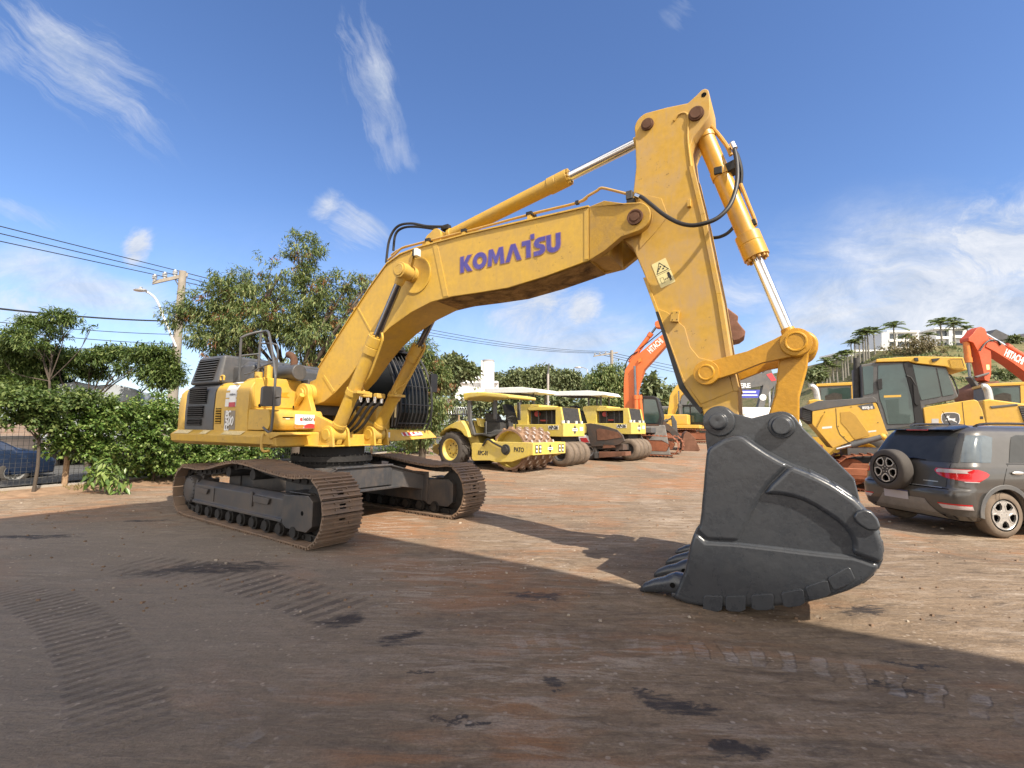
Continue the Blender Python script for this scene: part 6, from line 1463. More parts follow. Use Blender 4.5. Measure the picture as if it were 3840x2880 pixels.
for x in (WX, FX):
    alloy((x, -.855, WR), (0, 1, 0), WR, .21, 'wheel', car, ALLOY, ALLOYD); alloy((x, .855, WR), (0, -1, 0), WR, .21, 'wheel', car, ALLOY, ALLOYD)
sw = alloy((-.165, .13, .90), (1, 0, 0), .325, .215, 'spare_wheel', car, ALLOYD, ALLOY)
m = MB(); m.cyl((-.06, .13, .90), (.12, .13, .90), .12, n=16); m.box(.25, 3.9, -.7, .7, .2, .32); m.build('underbody', VOID, car)

# ---------------------------------------------------------------- crawler dozer behind the car
DZ = Vector((at(*ZD(900, 1300), 13.4).x, 13.4, 0)); DYW = PI-R(27)
dz = tag(empty('crawler_dozer', DZ, DYW), 'yellow crawler dozer with a leaping deer badge, behind the dark car', 'dozer')
pf = plane(DZ, DYW); A = picker(pf, ZD); DW = -1.6      # +y is away from the camera-facing side, so depth runs to -y ... faces stand at y = 0
def dprism(name, pts, y0, y1, mat, parent, bevel=.015, off=0.0, **k):
    m = MB(); m.prism(A(pts, off), y0, y1); return m.build(name, mat, parent, bevel=bevel, **k)
hood = dprism('engine_hood', [(238, 972), (460, 935), (830, 888), (860, 960), (945, 1190), (880, 1205), (640, 1240), (560, 1275), (430, 1320), (300, 1165), (238, 1095)], -1.3, 0, DYEL, dz)
dprism('hood_top', [(148, 932), (180, 918), (300, 876), (560, 862), (800, 838), (835, 860), (848, 905), (830, 893), (460, 938), (238, 975), (150, 945)], -1.32, .012, DGREY, hood, .02)
gp = dprism('grille', [(140, 945), (236, 975), (236, 1095), (190, 1060), (145, 1030)], -1.25, -.05, ENGINE, dz)
m = MB()
for k in range(6): q = A([(150+0*k, 965+k*17), (234, 985+k*17)]); m.hexa([(q[0][0], -.048, q[0][1]), (q[1][0], -.048, q[1][1]), (q[1][0], -.03, q[1][1]), (q[0][0], -.03, q[0][1]), (q[0][0], -.048, q[0][1]+.015), (q[1][0], -.048, q[1][1]+.015), (q[1][0], -.03, q[1][1]+.015), (q[0][0], -.03, q[0][1]+.015)])
m.build('grille_bar', DGREY, gp, split=False)
dprism('access_panel', [(500, 985), (590, 975), (640, 1010), (775, 1200), (640, 1240), (615, 1215), (560, 1140), (505, 1080)], .001, .010, plain('tan_panel', (.42, .245, .04), .6, var=.08), hood, .004)
dprism('hood_seam', [(455, 945), (461, 945), (470, 1120), (500, 1190), (600, 1285), (594, 1288), (494, 1194), (464, 1122)], .001, .004, ENGINE, hood, 0)
m = MB(); q = A([(352, 1000), (285, 1135)]); m.tube([(q[0][0], .03, q[0][1]), (q[1][0], .03, q[1][1])], .018, 8); m.build('grab_handle', DYEL, hood)
m = MB()
for p in ((355, 982), (600, 935), (480, 1115), (535, 1212), (700, 905), (850, 1080)): q = A([p])[0]; m.cyl((q[0], 0, q[1]), (q[0], .012, q[1]), .014, n=8)
m.build('bolt', ENGINE, hood)
dprism('white_stripe', [(330, 1120), (422, 1112), (422, 1132), (330, 1140)], .001, .003, STRIPE, hood, 0); dprism('white_stripe', [(760, 1158), (835, 1150), (835, 1164), (760, 1172)], .001, .003, STRIPE, hood, 0)
pl_ = dprism('model_plate', [(660, 922), (800, 898), (825, 950), (708, 966)], .002, .006, DGREY, hood, 0)
q = A([(752, 942)])[0]; text_mesh('lettering', '850J-II', .105, WHITE, pl_, frame((q[0], .008, q[1]), (-1, 0, .05), (0, 0, 1)), .001, .004, sx=.9)
q = A([(600, 905), (640, 868), (790, 845), (795, 855)]); m = MB(); m.tube([(a[0], -.15, a[1]) for a in q], .014, 6); m.build('hand_rail', ENGINE, hood)
q = A([(675, 850), (672, 560), (668, 465)]); m = MB(); m.tube([(q[0][0], -.30, q[0][1]-.1), (q[1][0], -.30, q[1][1]), (q[2][0], -.30, q[2][1])], [.085, .085, .07], 20); m.build('exhaust_stack', ENGINE, dz)
CABD = -1.5
cab = dprism('cab_frame', [(690, 540), (826, 520), (1130, 515), (1200, 535), (1490, 565), (1520, 640), (1605, 838), (1560, 870), (1290, 925), (1285, 1100), (1230, 1110), (920, 1165), (880, 1040), (835, 880), (705, 850), (700, 700)], CABD, 0, DGREY, dz, .03)
win = lambda name, pts: dprism(name, pts, .002, .012, GLASS, cab, .004)
win('door_glass', rounded([(852, 548), (1078, 532), (1110, 640), (1165, 860), (1192, 1078), (1150, 1090), (940, 1096), (905, 960), (868, 860), (848, 720)], 12, 3)); win('rear_window', rounded([(1172, 540), (1384, 568), (1440, 838), (1255, 872), (1225, 780)], 10, 3)); win('rear_window', rounded([(1398, 572), (1488, 588), (1560, 818), (1452, 836)], 10, 3)); win('front_window', rounded([(706, 560), (808, 550), (806, 806), (722, 826)], 8, 3))
dprism('door_frame', [(1130, 515), (1165, 535), (1230, 800), (1275, 1090), (1205, 1100), (1195, 1080), (1168, 860), (1112, 640), (1085, 528)], .003, .03, BLACK, cab, .006)
dprism('seat', [(920, 870), (1040, 860), (1050, 1000), (1150, 1010), (1150, 1090), (960, 1095)], .0125, .016, plain('seat_seen_through_glass', (.05, .075, .07), .3), cab, 0)
dprism('worn_yellow_bar', [(905, 828), (1065, 822), (1065, 842), (905, 848)], .0125, .015, DYEL, cab, 0)
m = MB(); m.prism(rounded(A([(1170, 720), (1205, 700), (1240, 860), (1232, 915), (1205, 925), (1185, 900)]), .03), .04, .07); q = A([(1110, 645), (1150, 660), (1200, 740)]); m.tube([(a[0], .06, a[1]) for a in q], .02, 6); m.build('mirror', BLACK, cab, bevel=.01)
m = MB(); m.prism(rounded(A([(835, 680), (885, 670), (888, 770), (850, 775)]), .02), .02, .06); m.build('mirror', BLACK, cab, bevel=.01)
q = A([(1520, 620), (1560, 640), (1600, 720), (1625, 800), (1600, 830)]); m = MB(); m.tube(smooth_path([(a[0], -.2, a[1]) for a in q], 4), .02, 6); m.build('grab_handle', ENGINE, cab)
rf = dprism('cab_roof', [(826, 520), (832, 490), (1110, 470), (1240, 466), (1620, 472), (1640, 476), (1676, 594), (1550, 592), (1480, 562), (1200, 530), (1130, 513)], CABD-.05, .06, DYEL, dz, .02)
dprism('air_vent', [(1510, 490), (1625, 488), (1650, 570), (1540, 578)], .062, .066, ENGINE, rf, 0)
m = MB()
for k in range(11): q = A([(1516+k*10.5, 492), (1543+k*10.5, 575)], .06); m.hexa([(q[0][0]-.008, .064, q[0][1]), (q[0][0]+.008, .064, q[0][1]), (q[0][0]+.008, .078, q[0][1]), (q[0][0]-.008, .078, q[0][1]), (q[1][0]-.008, .064, q[1][1]), (q[1][0]+.008, .064, q[1][1]), (q[1][0]+.008, .078, q[1][1]), (q[1][0]-.008, .078, q[1][1])])
m.build('vent_slats', DYEL, rf, split=False)
dprism('roof_lamp', [(1180, 480), (1215, 478), (1220, 512), (1185, 508)], .06, .10, ENGINE, rf, .006); dprism('roof_bracket', [(1340, 490), (1420, 482), (1400, 505), (1350, 520)], .06, .09, ENGINE, rf, .004)
tk = dprism('fuel_tank', [(1266, 945), (1330, 930), (1740, 866), (1775, 880), (1815, 960), (1850, 1095), (1850, 1260), (1290, 1260), (1285, 1090)], CABD, .05, DYEL, dz, .02)
dprism('tank_seam', [(1626, 890), (1632, 889), (1664, 1200), (1658, 1200)], .051, .054, ENGINE, tk, 0)
q = A([(1528, 1045)], .05)[0]; px = .0
bd_ = MB(); s_ = abs(A([(1600, 1045)], .05)[0][0]-q[0]); F = frame((q[0], .052, q[1]), (-1, 0, 0), (0, 0, 1))
def shield(k): return rounded([(-1.05*k, .75*k), (-.55*k, .98*k), (.55*k, .98*k), (1.05*k, .75*k), (1.12*k, -.2*k), (.9*k, -.9*k), (-.9*k, -.9*k), (-1.12*k, -.2*k)], .25*k, 3)
m = MB(F); m.prism(shield(s_*1.12), 0, .003, 'z'); bw = m.build('badge_border', WHITE, tk)
m = MB(F); m.prism(shield(s_*1.04), .003, .005, 'z'); m.build('badge_field', DGREY, bw)
deer = [(-.62, .40), (-.70, .28), (-.66, .20), (-.50, .24), (-.44, .10), (-.40, -.10), (-.62, -.22), (-.80, -.24), (-.86, -.40), (-.80, -.46), (-.72, -.34), (-.52, -.36), (-.34, -.34), (-.10, -.30), (.15, -.28), (.30, -.40), (.52, -.56), (.78, -.62), (.84, -.80), (.94, -.78), (.90, -.56), (.70, -.42), (.62, -.30), (.74, -.14), (.72, .06), (.80, .22), (.66, .14), (.50, .08), (.20, .06), (-.10, .10), (-.24, .24), (-.30, .40), (-.14, .56), (-.20, .76), (-.26, .58), (-.40, .52), (-.36, .80), (-.46, .60), (-.56, .66), (-.58, .50)]
m = MB(F); m.prism([(a*s_*.80, b*s_*.80) for a, b in deer], .005, .007, 'z'); m.build('badge_deer', WHITE, bw)
dprism('data_plate', [(1345, 1045), (1410, 1045), (1410, 1085), (1345, 1085)], .051, .054, SILVER, tk, 0)
dprism('handle_recess', [(1795, 1022), (1825, 1022), (1825, 1048), (1795, 1048)], .051, .054, ENGINE, tk, 0)
q = A([(465, 1328), (610, 1290), (895, 1212)], .35); m = MB(); P1, P2, P3 = [Vector((a[0], .35, a[1])) for a in q]; m.cyl(P2, P3, .075, n=20); m.cyl(P2-(P3-P2).normalized()*.02, P2+(P3-P2).normalized()*.12, .09, n=20); lc = m.build('lift_cylinder', DGREY, dz)
m = MB(); m.cyl(P1, P2, .04, n=14); m.build('rod', CHROME, lc); m = MB(); m.ball(P3, .09, .09, .09, 12, 8); m.build('ball_joint', DYEL, lc)
lp = [(-1.25, .0, .05), (0, 0, .04), (1.25, 0, .05), (1.62, 0, .28), (1.72, 0, .50), (1.58, 0, .76), (1.2, 0, .95), (0, 0, 1.0), (-1.2, 0, .98), (-1.6, 0, .75), (-1.72, 0, .5), (-1.6, 0, .25), (-1.25, 0, .05)]
lp = smooth_path(lp, 5); cx_ = A([(900, 1500)])[0][0]-.5
for y in (.30, -1.55):
    tk2 = crawler(y, [Vector((p.x+cx_, 0, p.z)) for p in lp], .56, dz, [REDRUST, CHAIN], None, .19, slim=True)
    m = MB(); m.prism([(cx_-1.4, .30), (cx_-1.3, .75), (cx_+1.3, .75), (cx_+1.5, .5), (cx_+1.3, .25)], y-.2, y+.2); m.build('track_frame', REDRUST, dz, bevel=.03)
    for sx_ in (-1.28, 1.28): m = MB(); m.lathe((cx_+sx_, y-.12, .50), (0, 1, 0), [(0, 0), (0, .36), (.24, .36), (.24, 0)], 24); m.build('idler_wheel', REDRUST, dz)
m = MB(); m.box(cx_-1.6, cx_+1.3, -1.3, -.02, .45, 1.15); m.build('belly', DGREY, dz)
q = A([(560, 1480), (760, 1500)], .65); m = MB(); m.box(cx_-.2, cx_+2.1, .62, .78, .42, .62); m.box(cx_+2.0, cx_+2.12, -2.2, .95, .25, 1.25); m.build('blade_arm', REDRUST, dz, bevel=.02)

# ---------------------------------------------------------------- two wheel loaders seen from behind, bent chrome exhausts
def rear_loader(name, Y, px0, label, grp):
    o = Vector((at(*ZD(px0, 900), Y).x, Y, rise(Y))); r = tag(empty(name, o, PI-R(30)), label, 'wheel loader', grp); pf = plane(o, PI-R(30)); Bp = picker(pf, ZD)
    S_ = lambda pts: Bp([(x+px0-1900, y) for x, y in pts])
    m = MB(); m.prism(S_([(1850, 720), (2230, 700), (2240, 730), (1850, 745)]), -1.4, .03); roof = m.build('cab_roof', DYEL, r, bevel=.02)
    m = MB(); m.prism(S_([(1862, 745), (2215, 730), (2225, 925), (1862, 925)]), -1.35, 0); cb = m.build('cab', DGREY, r, bevel=.03)
    m = MB(); m.prism(rounded(S_([(1895, 762), (2165, 752), (2172, 912), (1895, 912)]), .06), .002, .010); m.build('rear_window', GLASS, cb)
    m = MB(); m.prism(S_([(2176, 735), (2220, 732), (2226, 925), (2184, 925)]), .003, .02); m.build('cab_post', DYEL, cb)
    m = MB(); m.prism(rounded(S_([(1930, 830), (2020, 800), (2090, 815), (2095, 905), (1940, 905)]), .05), .0105, .016); m.build('seat', ENGINE, cb)
    q = S_([(1875, 945), (1862, 880), (1852, 820), (1838, 775), (1812, 752), (1796, 752)]); m = MB(); m.tube(smooth_path([(a[0], .3, a[1]) for a in q], 5), .11, 16); m.cyl((q[0][0], .3, q[0][1]-.08), (q[0][0], .3, q[0][1]+.04), .16, n=18); m.build('exhaust_pipe', SILVER, r)
    m = MB(); m.prism(S_([(1770, 880), (1830, 870), (2090, 905), (2230, 925), (2240, 1120), (1800, 1120)]), -1.2, .6); hd = m.build('engine_hood', DYEL, r, bevel=.05)
    m = MB(); m.prism(S_([(1830, 935), (2080, 912), (2090, 930), (1850, 958)]), -1.1, .62); m.build('hood_top', DGREY, hd, bevel=.02)
    g_ = S_([(2088, 935), (2230, 928), (2236, 1085), (2140, 1085)]); m = MB(); m.prism(g_, .601, .612); gl = m.build('grille', ENGINE, hd)
    m = MB()
    for k in range(7): q = S_([(2100+k*6, 950+k*20), (2230, 945+k*20)]); m.box(q[1][0], q[0][0], .612, .63, q[0][1]-.02, q[0][1]+.012)
    m.build('grille_bar', DGREY, gl, split=False)
    for x in (-1.2, 1.4):
        for y in (.7, -1.7): wheel('wheel', r, (x, y+.25, .72), .72, .5, TYRE, DYEL, .5, axis=(0, -1, 0), lugs=14)
    m = MB(); m.box(-2, 2, -1.0, .5, .5, 1.3); m.build('body', DYEL, r)
    return r
rear_loader('wheel_loader', 16.5, 1900, 'yellow wheel loader with a bent chrome exhaust, between the dozer tank and the red-orange arm', 'wheel loaders with bent exhausts')
rear_loader('wheel_loader', 18.5, 325, 'yellow wheel loader with a bent chrome exhaust, showing behind the dozer exhaust stack', 'wheel loaders with bent exhausts')
# ---------------------------------------------------------------- plants
def leafmat(name, c0, c1, c2, trans=.25, rough=.55):
    t = NT(name); gi = t.N('NewGeometry').outputs['Random Per Island']; c = t.coord()
    n = t.noise(c, .9, 3)
    f = t.math('ADD', t.math('MULTIPLY', gi, .75), t.math('MULTIPLY', n, .3))
    col = t.ramp(f, [(.0, c0), (.5, c1), (.86, c2), (1.0, tuple(x*1.15 for x in c2))])
    t.set(col, rough, spec=.35)
    tr = t.N('BsdfTranslucent'); t.L(t.mix(1.0, col, (1.0, 1.15, .55), 'MULTIPLY'), tr.inputs['Color'])
    mx = t.N('MixShader'); mx.inputs[0].default_value = trans; t.L(t.b.outputs[0], mx.inputs[1]); t.L(tr.outputs[0], mx.inputs[2]); t.L(mx.outputs[0], t.out.inputs['Surface'])
    return t.m
LEAFA = leafmat('feathery_leaves', (.045, .075, .026), (.130, .180, .062), (.270, .280, .115))
LEAFB = leafmat('canopy_leaves', (.030, .055, .015), (.085, .135, .035), (.170, .210, .065))
LEAFH = leafmat('glossy_hedge_leaves', (.030, .062, .014), (.095, .165, .036), (.230, .290, .085), .2, .32)
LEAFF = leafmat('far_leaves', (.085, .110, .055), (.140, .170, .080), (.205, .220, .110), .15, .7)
LEAFP = leafmat('palm_leaves', (.09, .14, .065), (.19, .25, .10), (.30, .33, .16), .2)
PODS = leafmat('dry_pods', (.10, .045, .025), (.19, .085, .04), (.26, .15, .06), .15, .7)
BARK = plain('bark', (.075, .058, .044), .9, var=.3, scale=6, bump=.6)
def rvec(r=rng):
    while True:
        v = Vector((r.uniform(-1, 1), r.uniform(-1, 1), r.uniform(-1, 1)))
        if .05 < v.length < 1: return v
def leaf(m, p, d, l, w, up, mat=0):
    s = d.cross(up); s = s.normalized() if s.length > 1e-4 else Vector((1, 0, 0))
    a = p+d*l*.45+s*w*.5; b = p+d*l*.45-s*w*.5; e = p+d*l-up*l*.12
    o = len(m.v); m.v += [p, a, e, b]; m.f.append((o, o+1, o+2, o+3)); m.m.append(mat)
def crown_mesh(blobs, n, ll, lw, per=14, droop=.5, podf=0.0, r=rng, shell=.55, flat=False, gap=0.0, gapt=-.27):
    m = MB(); tot = sum(b[1].x*b[1].y*b[1].z for b in blobs)
    for c, rad in blobs:
        k = max(3, int(n/per*(rad.x*rad.y*rad.z)/tot))
        for _ in range(k):
            v = rvec(r); v = v.normalized()*(shell+(1-shell)*r.random())*(1 if r.random() < .7 else r.random())
            p = c+Vector((v.x*rad.x, v.y*rad.y, v.z*rad.z))
            if gap and mnoise.noise(p*gap+Vector((7.3, 1.1, 4.2))) < gapt: continue
            pod = 1 if r.random() < podf else 0
            ax = (v+Vector((0, 0, .15))+rvec(r)*.6).normalized()
            for _ in range(per):
                d = (ax*.5+rvec(r)*1.0).normalized(); d = (d+Vector((0, 0, -droop*r.random()*1.6))).normalized()
                q = p+rvec(r)*ll*1.0
                if flat: d = Vector((d.x, d.y, d.z*.35)).normalized()
                s_ = r.uniform(.7, 1.3)
                leaf(m, q, d, ll*s_, lw*s_, (Vector((0, 0, 1))+rvec(r)*.7).normalized(), pod)
    return m
def pb(px, py, rx, ry, D, dz=0, deep=None):
    c = at(px, py, D); k = D/FOC/3.75; return (c+Vector((0, dz, 0)), Vector((rx*k, (deep or (rx+ry)/2*k*1.0), ry*k)))
def tree(name, label, blobs, base, mats, n, ll, lw, trunk_r=.14, group=None, per=14, droop=.5, podf=0.0, flat=False, limbs=True, seed=1, cat='tree', shell=.55, gap=0.0):
    r = random.Random(seed); root = tag(empty(name, base), label, cat, group); off = -Vector(base)
    bl = [(c+off, rad) for c, rad in blobs]
    m = crown_mesh(bl, n, ll, lw, per, droop, podf, r, shell, flat, gap); m.build('crown', mats, root, smooth=False, recalc=False, split=False)
    if limbs:
        t_ = MB(); cen = sum((c for c, _ in bl), Vector())/len(bl); fork = Vector((cen.x*.35, cen.y*.35, min(c.z-rad.z*.6 for c, rad in bl)*.75+.3)); fork.z = max(.3, fork.z)
        t_.tube(smooth_path([(0, 0, -.1), fork*.5+Vector((.05, 0, 0)), fork], 4), [trunk_r*(1.25-.3*i/8) for i in range(9)], 9)
        for c, rad in bl:
            mid = fork.lerp(c, .5)+rvec(r)*.18*(c-fork).length; path = smooth_path([fork-Vector((0, 0, .1)), mid, c], 5)
            t_.tube(path, [trunk_r*(.62-.5*i/(len(path)-1)) for i in range(len(path))], 6)
            for _ in range(3):
                e = c+Vector([a*b*.85 for a, b in zip(rvec(r), rad)]); st = path[int(len(path)*.6)]
                t_.tube([st, st.lerp(e, .5)+rvec(r)*.1, e], [trunk_r*.2, trunk_r*.13, trunk_r*.05], 5)
        t_.build('trunk', BARK, root, split=False, ang=180)
    return root
# fence line
F0, F1 = gr(0, 1856), gr(650, 1796); FD = (F1-F0); FD.z = 0; FD = FD.normalized(); FN = Vector((-FD.y, FD.x, 0)); FN = FN if FN.x < 0 else -FN   # FN points to the street
def onf(s, o=0.0, z=0.0): p = F0+FD*s+FN*o; return Vector((p.x, p.y, rise(p.y)+z))
big = [pb(*q, 16.5) for q in ((1130, 930, 95, 70), (1060, 1010, 130, 90), (930, 1080, 140, 100), (800, 1140, 130, 85), (690, 1185, 100, 50), (1190, 1120, 120, 110), (1300, 1080, 75, 85), (1390, 1055, 45, 45), (1000, 1220, 190, 110), (1180, 1270, 160, 110), (830, 1280, 150, 90), (1330, 1200, 90, 100), (1120, 1380, 130, 70), (900, 1390, 120, 70))]
tree('feathery_tree', 'tall feathery tree with brown pods rising behind the big excavator body', big, (at(1130, 1500, 16.5).x, 16.5, rise(16.5)), [LEAFA, PODS], 62000, .165, .036, .17, per=22, droop=.8, podf=.05, seed=3, gap=.6)
tr2 = [pb(*q, 18.5) for q in ((1570, 1320, 70, 60), (1610, 1400, 80, 80), (1550, 1470, 90, 90), (1640, 1520, 60, 80), (1560, 1600, 90, 80), (1660, 1420, 45, 50))]
tree('feathery_tree', 'loose feathery tree with dry pods beside the barred excavator cab', tr2, (at(1580, 1600, 18.5).x, 18.5, rise(18.5)), [LEAFA, PODS], 26000, .165, .036, .12, per=22, droop=.8, podf=.1, seed=5, gap=.8)
can1 = [pb(*q) for q in ((220, 1190, 70, 26, 14.2), (130, 1215, 70, 28, 14.8), (290, 1205, 50, 20, 14.6), (80, 1255, 70, 28, 14.2), (190, 1250, 60, 24, 14.9), (30, 1290, 60, 30, 14.6), (120, 1290, 60, 26, 14.1), (345, 1225, 26, 10, 14.4), (10, 1330, 60, 30, 14.8), (180, 1310, 60, 30, 15.0))]
tree('canopy_tree', 'airy feathery tree spreading over the wire fence, highest of the low trees there', can1, (at(190, 1600, 14.5).x, 14.5, 0), [LEAFB], 12000, .14, .036, .032, per=12, droop=.45, seed=8, gap=1.3)
can2 = [pb(*q) for q in ((90, 1370, 100, 34, 15.2), (230, 1340, 100, 30, 15.8), (60, 1330, 70, 20, 15.0), (330, 1345, 80, 26, 15.3), (430, 1325, 100, 28, 15.9), (560, 1325, 90, 34, 15.4), (150, 1410, 110, 45, 15.9), (610, 1400, 80, 60, 15.6), (30, 1420, 90, 60, 15.3), (260, 1395, 80, 34, 15.5), (500, 1380, 70, 30, 15.1), (620, 1340, 50, 26, 15.8), (120, 1460, 120, 50, 15.0), (350, 1400, 70, 24, 15.8))]
tree('canopy_tree', 'dense low tree between the fence and the utility pole', can2, (at(335, 1640, 15.5).x, 15.5, .02), [LEAFB], 40000, .15, .045, .055, per=14, droop=.4, seed=9, gap=.9)
# shrubs grown through the fence
hs_ = [('sparse leafy shrub tangled in the fence mesh by its wooden post', [(40, 1490, 110, 50), (150, 1520, 110, 60), (70, 1570, 90, 50), (300, 1500, 110, 50), (200, 1600, 80, 50)], 1.6, LEAFB, 7000), ('broad glossy shrub covering the fence right beside the wooden post', [(330, 1590, 130, 80), (430, 1540, 110, 60), (380, 1670, 130, 70), (230, 1660, 90, 50), (450, 1740, 90, 50)], 2.8, LEAFH, 12000),
       ('tallest glossy shrub on the fence, against the excavator counterweight', [(600, 1540, 110, 90), (540, 1640, 130, 110), (670, 1640, 90, 120), (600, 1740, 130, 60), (500, 1560, 80, 60)], 4.4, LEAFH, 14000), ('glossy shrub showing under the excavator deck above the nearer track', [(780, 1690, 140, 70), (930, 1700, 120, 60), (870, 1740, 130, 50), (720, 1740, 100, 50)], 6.6, LEAFH, 10000), ('glossy shrub showing beside the excavator swing bearing', [(1060, 1690, 110, 55), (1150, 1660, 90, 50), (1200, 1700, 80, 50)], 10, LEAFH, 6000),
       ('white-flecked shrub behind the cab and the padfoot roller', [(1460, 1690, 100, 60), (1560, 1660, 90, 70), (1620, 1600, 60, 60), (1490, 1620, 70, 60)], 15, LEAFH, 7000)]
for i, (lb, bl, s, lm, n) in enumerate(hs_):
    def fdep(px):
        k_ = ray(px, 1700).x/ray(px, 1700).y; return min((abs(onf(u*.05).x/onf(u*.05).y-k_), onf(u*.05).y) for u in range(-60, 560))[1]
    D = onf(s).y-.25; b_ = [pb(*q, fdep(q[0])-.42 if i < 4 else D) for q in bl]; D = sum(c.y for c, _ in b_)/len(b_); b0 = Vector((sum(c.x for c, _ in b_)/len(b_), D, rise(D)))
    tree('shrub', lb, b_, b0, [lm], int(n*1.5), .088, .056, .03, per=10, droop=.35, group='shrubs along the fence', seed=20+i, cat='shrub', shell=.25, gap=1.7)
b_ = [pb(395, 1760, 55, 45, 11.2), pb(440, 1800, 45, 25, 11.0), pb(370, 1790, 40, 30, 11.0)]
tree('weed', 'big-leaved weed growing at the foot of the fence', b_, gr(400, 1840), [LEAFH], 330, .17, .065, .02, per=7, droop=1.2, seed=31, cat='plant')
gt = MB(); r_ = random.Random(4)
for _ in range(1500):
    s = r_.uniform(-1, 9); p = onf(s, -r_.uniform(.05, .9)*(.5+.5*math.sin(s*2.3)), 0)
    if mnoise.noise((s*1.1, 2, 0)) < .02: continue
    d = (Vector((0, 0, 1))+rvec(r_)*.8).normalized(); leaf(gt, p, d, r_.uniform(.08, .2), .018, Vector((d.y, -d.x, .1)).normalized())
tag(gt.build('grass', leafmat('dry_grass', (.10, .09, .03), (.16, .15, .05), (.28, .22, .10)), smooth=False, recalc=False, split=False), kind='stuff')
# loose stones and clods
sm_ = MB(); r_ = random.Random(11)
for _ in range(900):
    y = 4.2+r_.random()**1.4*16; x = r_.uniform(-1.1, 1.1)*y; z = gz(x, y); s = r_.uniform(.005, .016)*(1+.4*(y > 8)); q = [Vector((x, y, z))+Vector((a*s*r_.uniform(.6, 1.4), b*s*r_.uniform(.6, 1.4), c*s*.8+s*.3)) for a, b, c in ((1, 1, -1), (-1, 1, -1), (-1, -1, -1), (1, -1, -1), (.7, .6, .8), (-.6, .7, .6), (-.7, -.6, .9), (.6, -.7, .7))]
    sm_.hexa(q, 1 if r_.random() < .14 else 0)
tag(sm_.build('loose_stones', [plain('dirt_clod', (.17, .11, .07), .9), plain('pale_chip', (.34, .29, .23), .8)], smooth=False, split=False), kind='stuff')

# ---------------------------------------------------------------- fence
WOODP = plain('weathered_post', (.30, .20, .12), .85, var=.3, scale=6, bump=.4); WIRE = plain('fence_wire', (.10, .10, .095), .6, .4); RAILM = plain('fence_rail', (.02, .018, .017), .6); GALV = plain('galvanised_wire', (.55, .56, .57), .4, .8, .1)
fe_ = tag(empty('fence', F0), 'long wire mesh fence with a dark top rail behind the shrubs', 'fence')
def lf_(s, o=0.0, z=0.0): return onf(s, o, z)-F0
FL = 24
m = MB()
for k in range(-20, FL*10): p = lf_(k*.1); m.cyl(p+Vector((0, 0, .16)), p+Vector((0, 0, 2.0)), .0032, n=4, caps=False)
for k in range(19):
    z = .18+k*.1; m.tube([lf_(-2, 0, z), lf_(0, 0, z), lf_(3, 0, z), lf_(8, 0, z), lf_(FL, 0, z)], .0032, 4)
m.build('wire_mesh', WIRE, fe_, smooth=False, recalc=False, split=False)
m = MB(); m.tube([lf_(s, -.02, 2.03) for s in (-2, 0, 3, 8, 16, FL)], .03, 6); m.build('top_rail', RAILM, fe_)
s0 = 0.0; bs = min(range(0, 400), key=lambda k: abs((onf(k*.02).x/onf(k*.02).y)-(ray(245, 1700).x/ray(245, 1700).y)))*.02
for k in range(8):
    s = bs+k*2.9; m = MB(); p = lf_(s, -.07); m.tube([p+Vector((0, 0, -.1)), p+Vector((.02, 0, 1.0)), p+Vector((0, 0, 2.0))], [.062, .055, .052], 8); m.build('post', WOODP, fe_)
coil = []
for k in range(900):
    a = k/18*2*PI; coil.append(lf_(6.5+k/900*16.5, .25*math.cos(a)*.4, 2.28+.24*math.sin(a)))
m = MB(); m.tube(coil, .012, 3); m.build('razor_wire', GALV, fe_, smooth=False, split=False)
kb = MB(); kb.add([onf(s, o, z) for s in (-3, 0, 3, 8, 16, 26) for o, z in ((-.10, -.1), (-.10, .13), (.12, .13), (.12, -.1))], [(k*4+i, k*4+(i+1) % 4, k*4+4+(i+1) % 4, k*4+4+i) for k in range(5) for i in range(4)]+[(3, 2, 1, 0), (20, 21, 22, 23)])
tag(kb.build('kerb', plain('worn_concrete', (.36, .32, .27), .85, var=.2, scale=4, bump=.4)), kind='structure')
vb = MB(); vb.add([onf(s, o, z) for s in (-3, 0, 3, 8, 16, 26) for o, z in ((-1.0, -.05), (-.5, .05), (-.09, .09))], [(k*3+i, k*3+i+1, k*3+4+i, k*3+3+i) for k in range(5) for i in range(2)])
tag(vb.build('dirt_bank', plain('bank_dirt', (.24, .155, .095), .95, var=.3, scale=5, bump=.8), recalc=False), kind='structure')

# ---------------------------------------------------------------- beyond the fence on the left
PINKW = plain('pale_rendered_wall', (.66, .55, .48), .85, var=.08)
w0, w1 = onf(-4, 7), onf(22, 7)
wl2 = tag(empty('street_wall', w0, math.atan2(FD.y, FD.x)), 'pale pinkish wall across the street seen through the fence mesh', 'wall')
m = MB(); m.box(0, 30, 0, .25, -.2, 1.05); m.build('wall', PINKW, wl2); m = MB(); m.box(0, 30, -.05, .30, 1.05, 1.15); m.build('coping', CONC, wl2)
st_ = MB(); st_.add([onf(-6, .4, .02), onf(30, .4, .02), onf(30, 6.9, .02), onf(-6, 6.9, .02)], [(0, 1, 2, 3)]); tag(st_.build('street', plain('asphalt', (.07, .07, .07), .9), recalc=False), kind='structure')
BLUEC = plain('dark_blue_paint', (.02, .035, .075), .18, .3, coat=.6)
sc_o = onf(-.4, 2.6); sc_ = tag(empty('parked_car', (sc_o.x, sc_o.y, .02), math.atan2(FD.y, FD.x)), 'dark blue car parked on the street behind the wire fence', 'car')
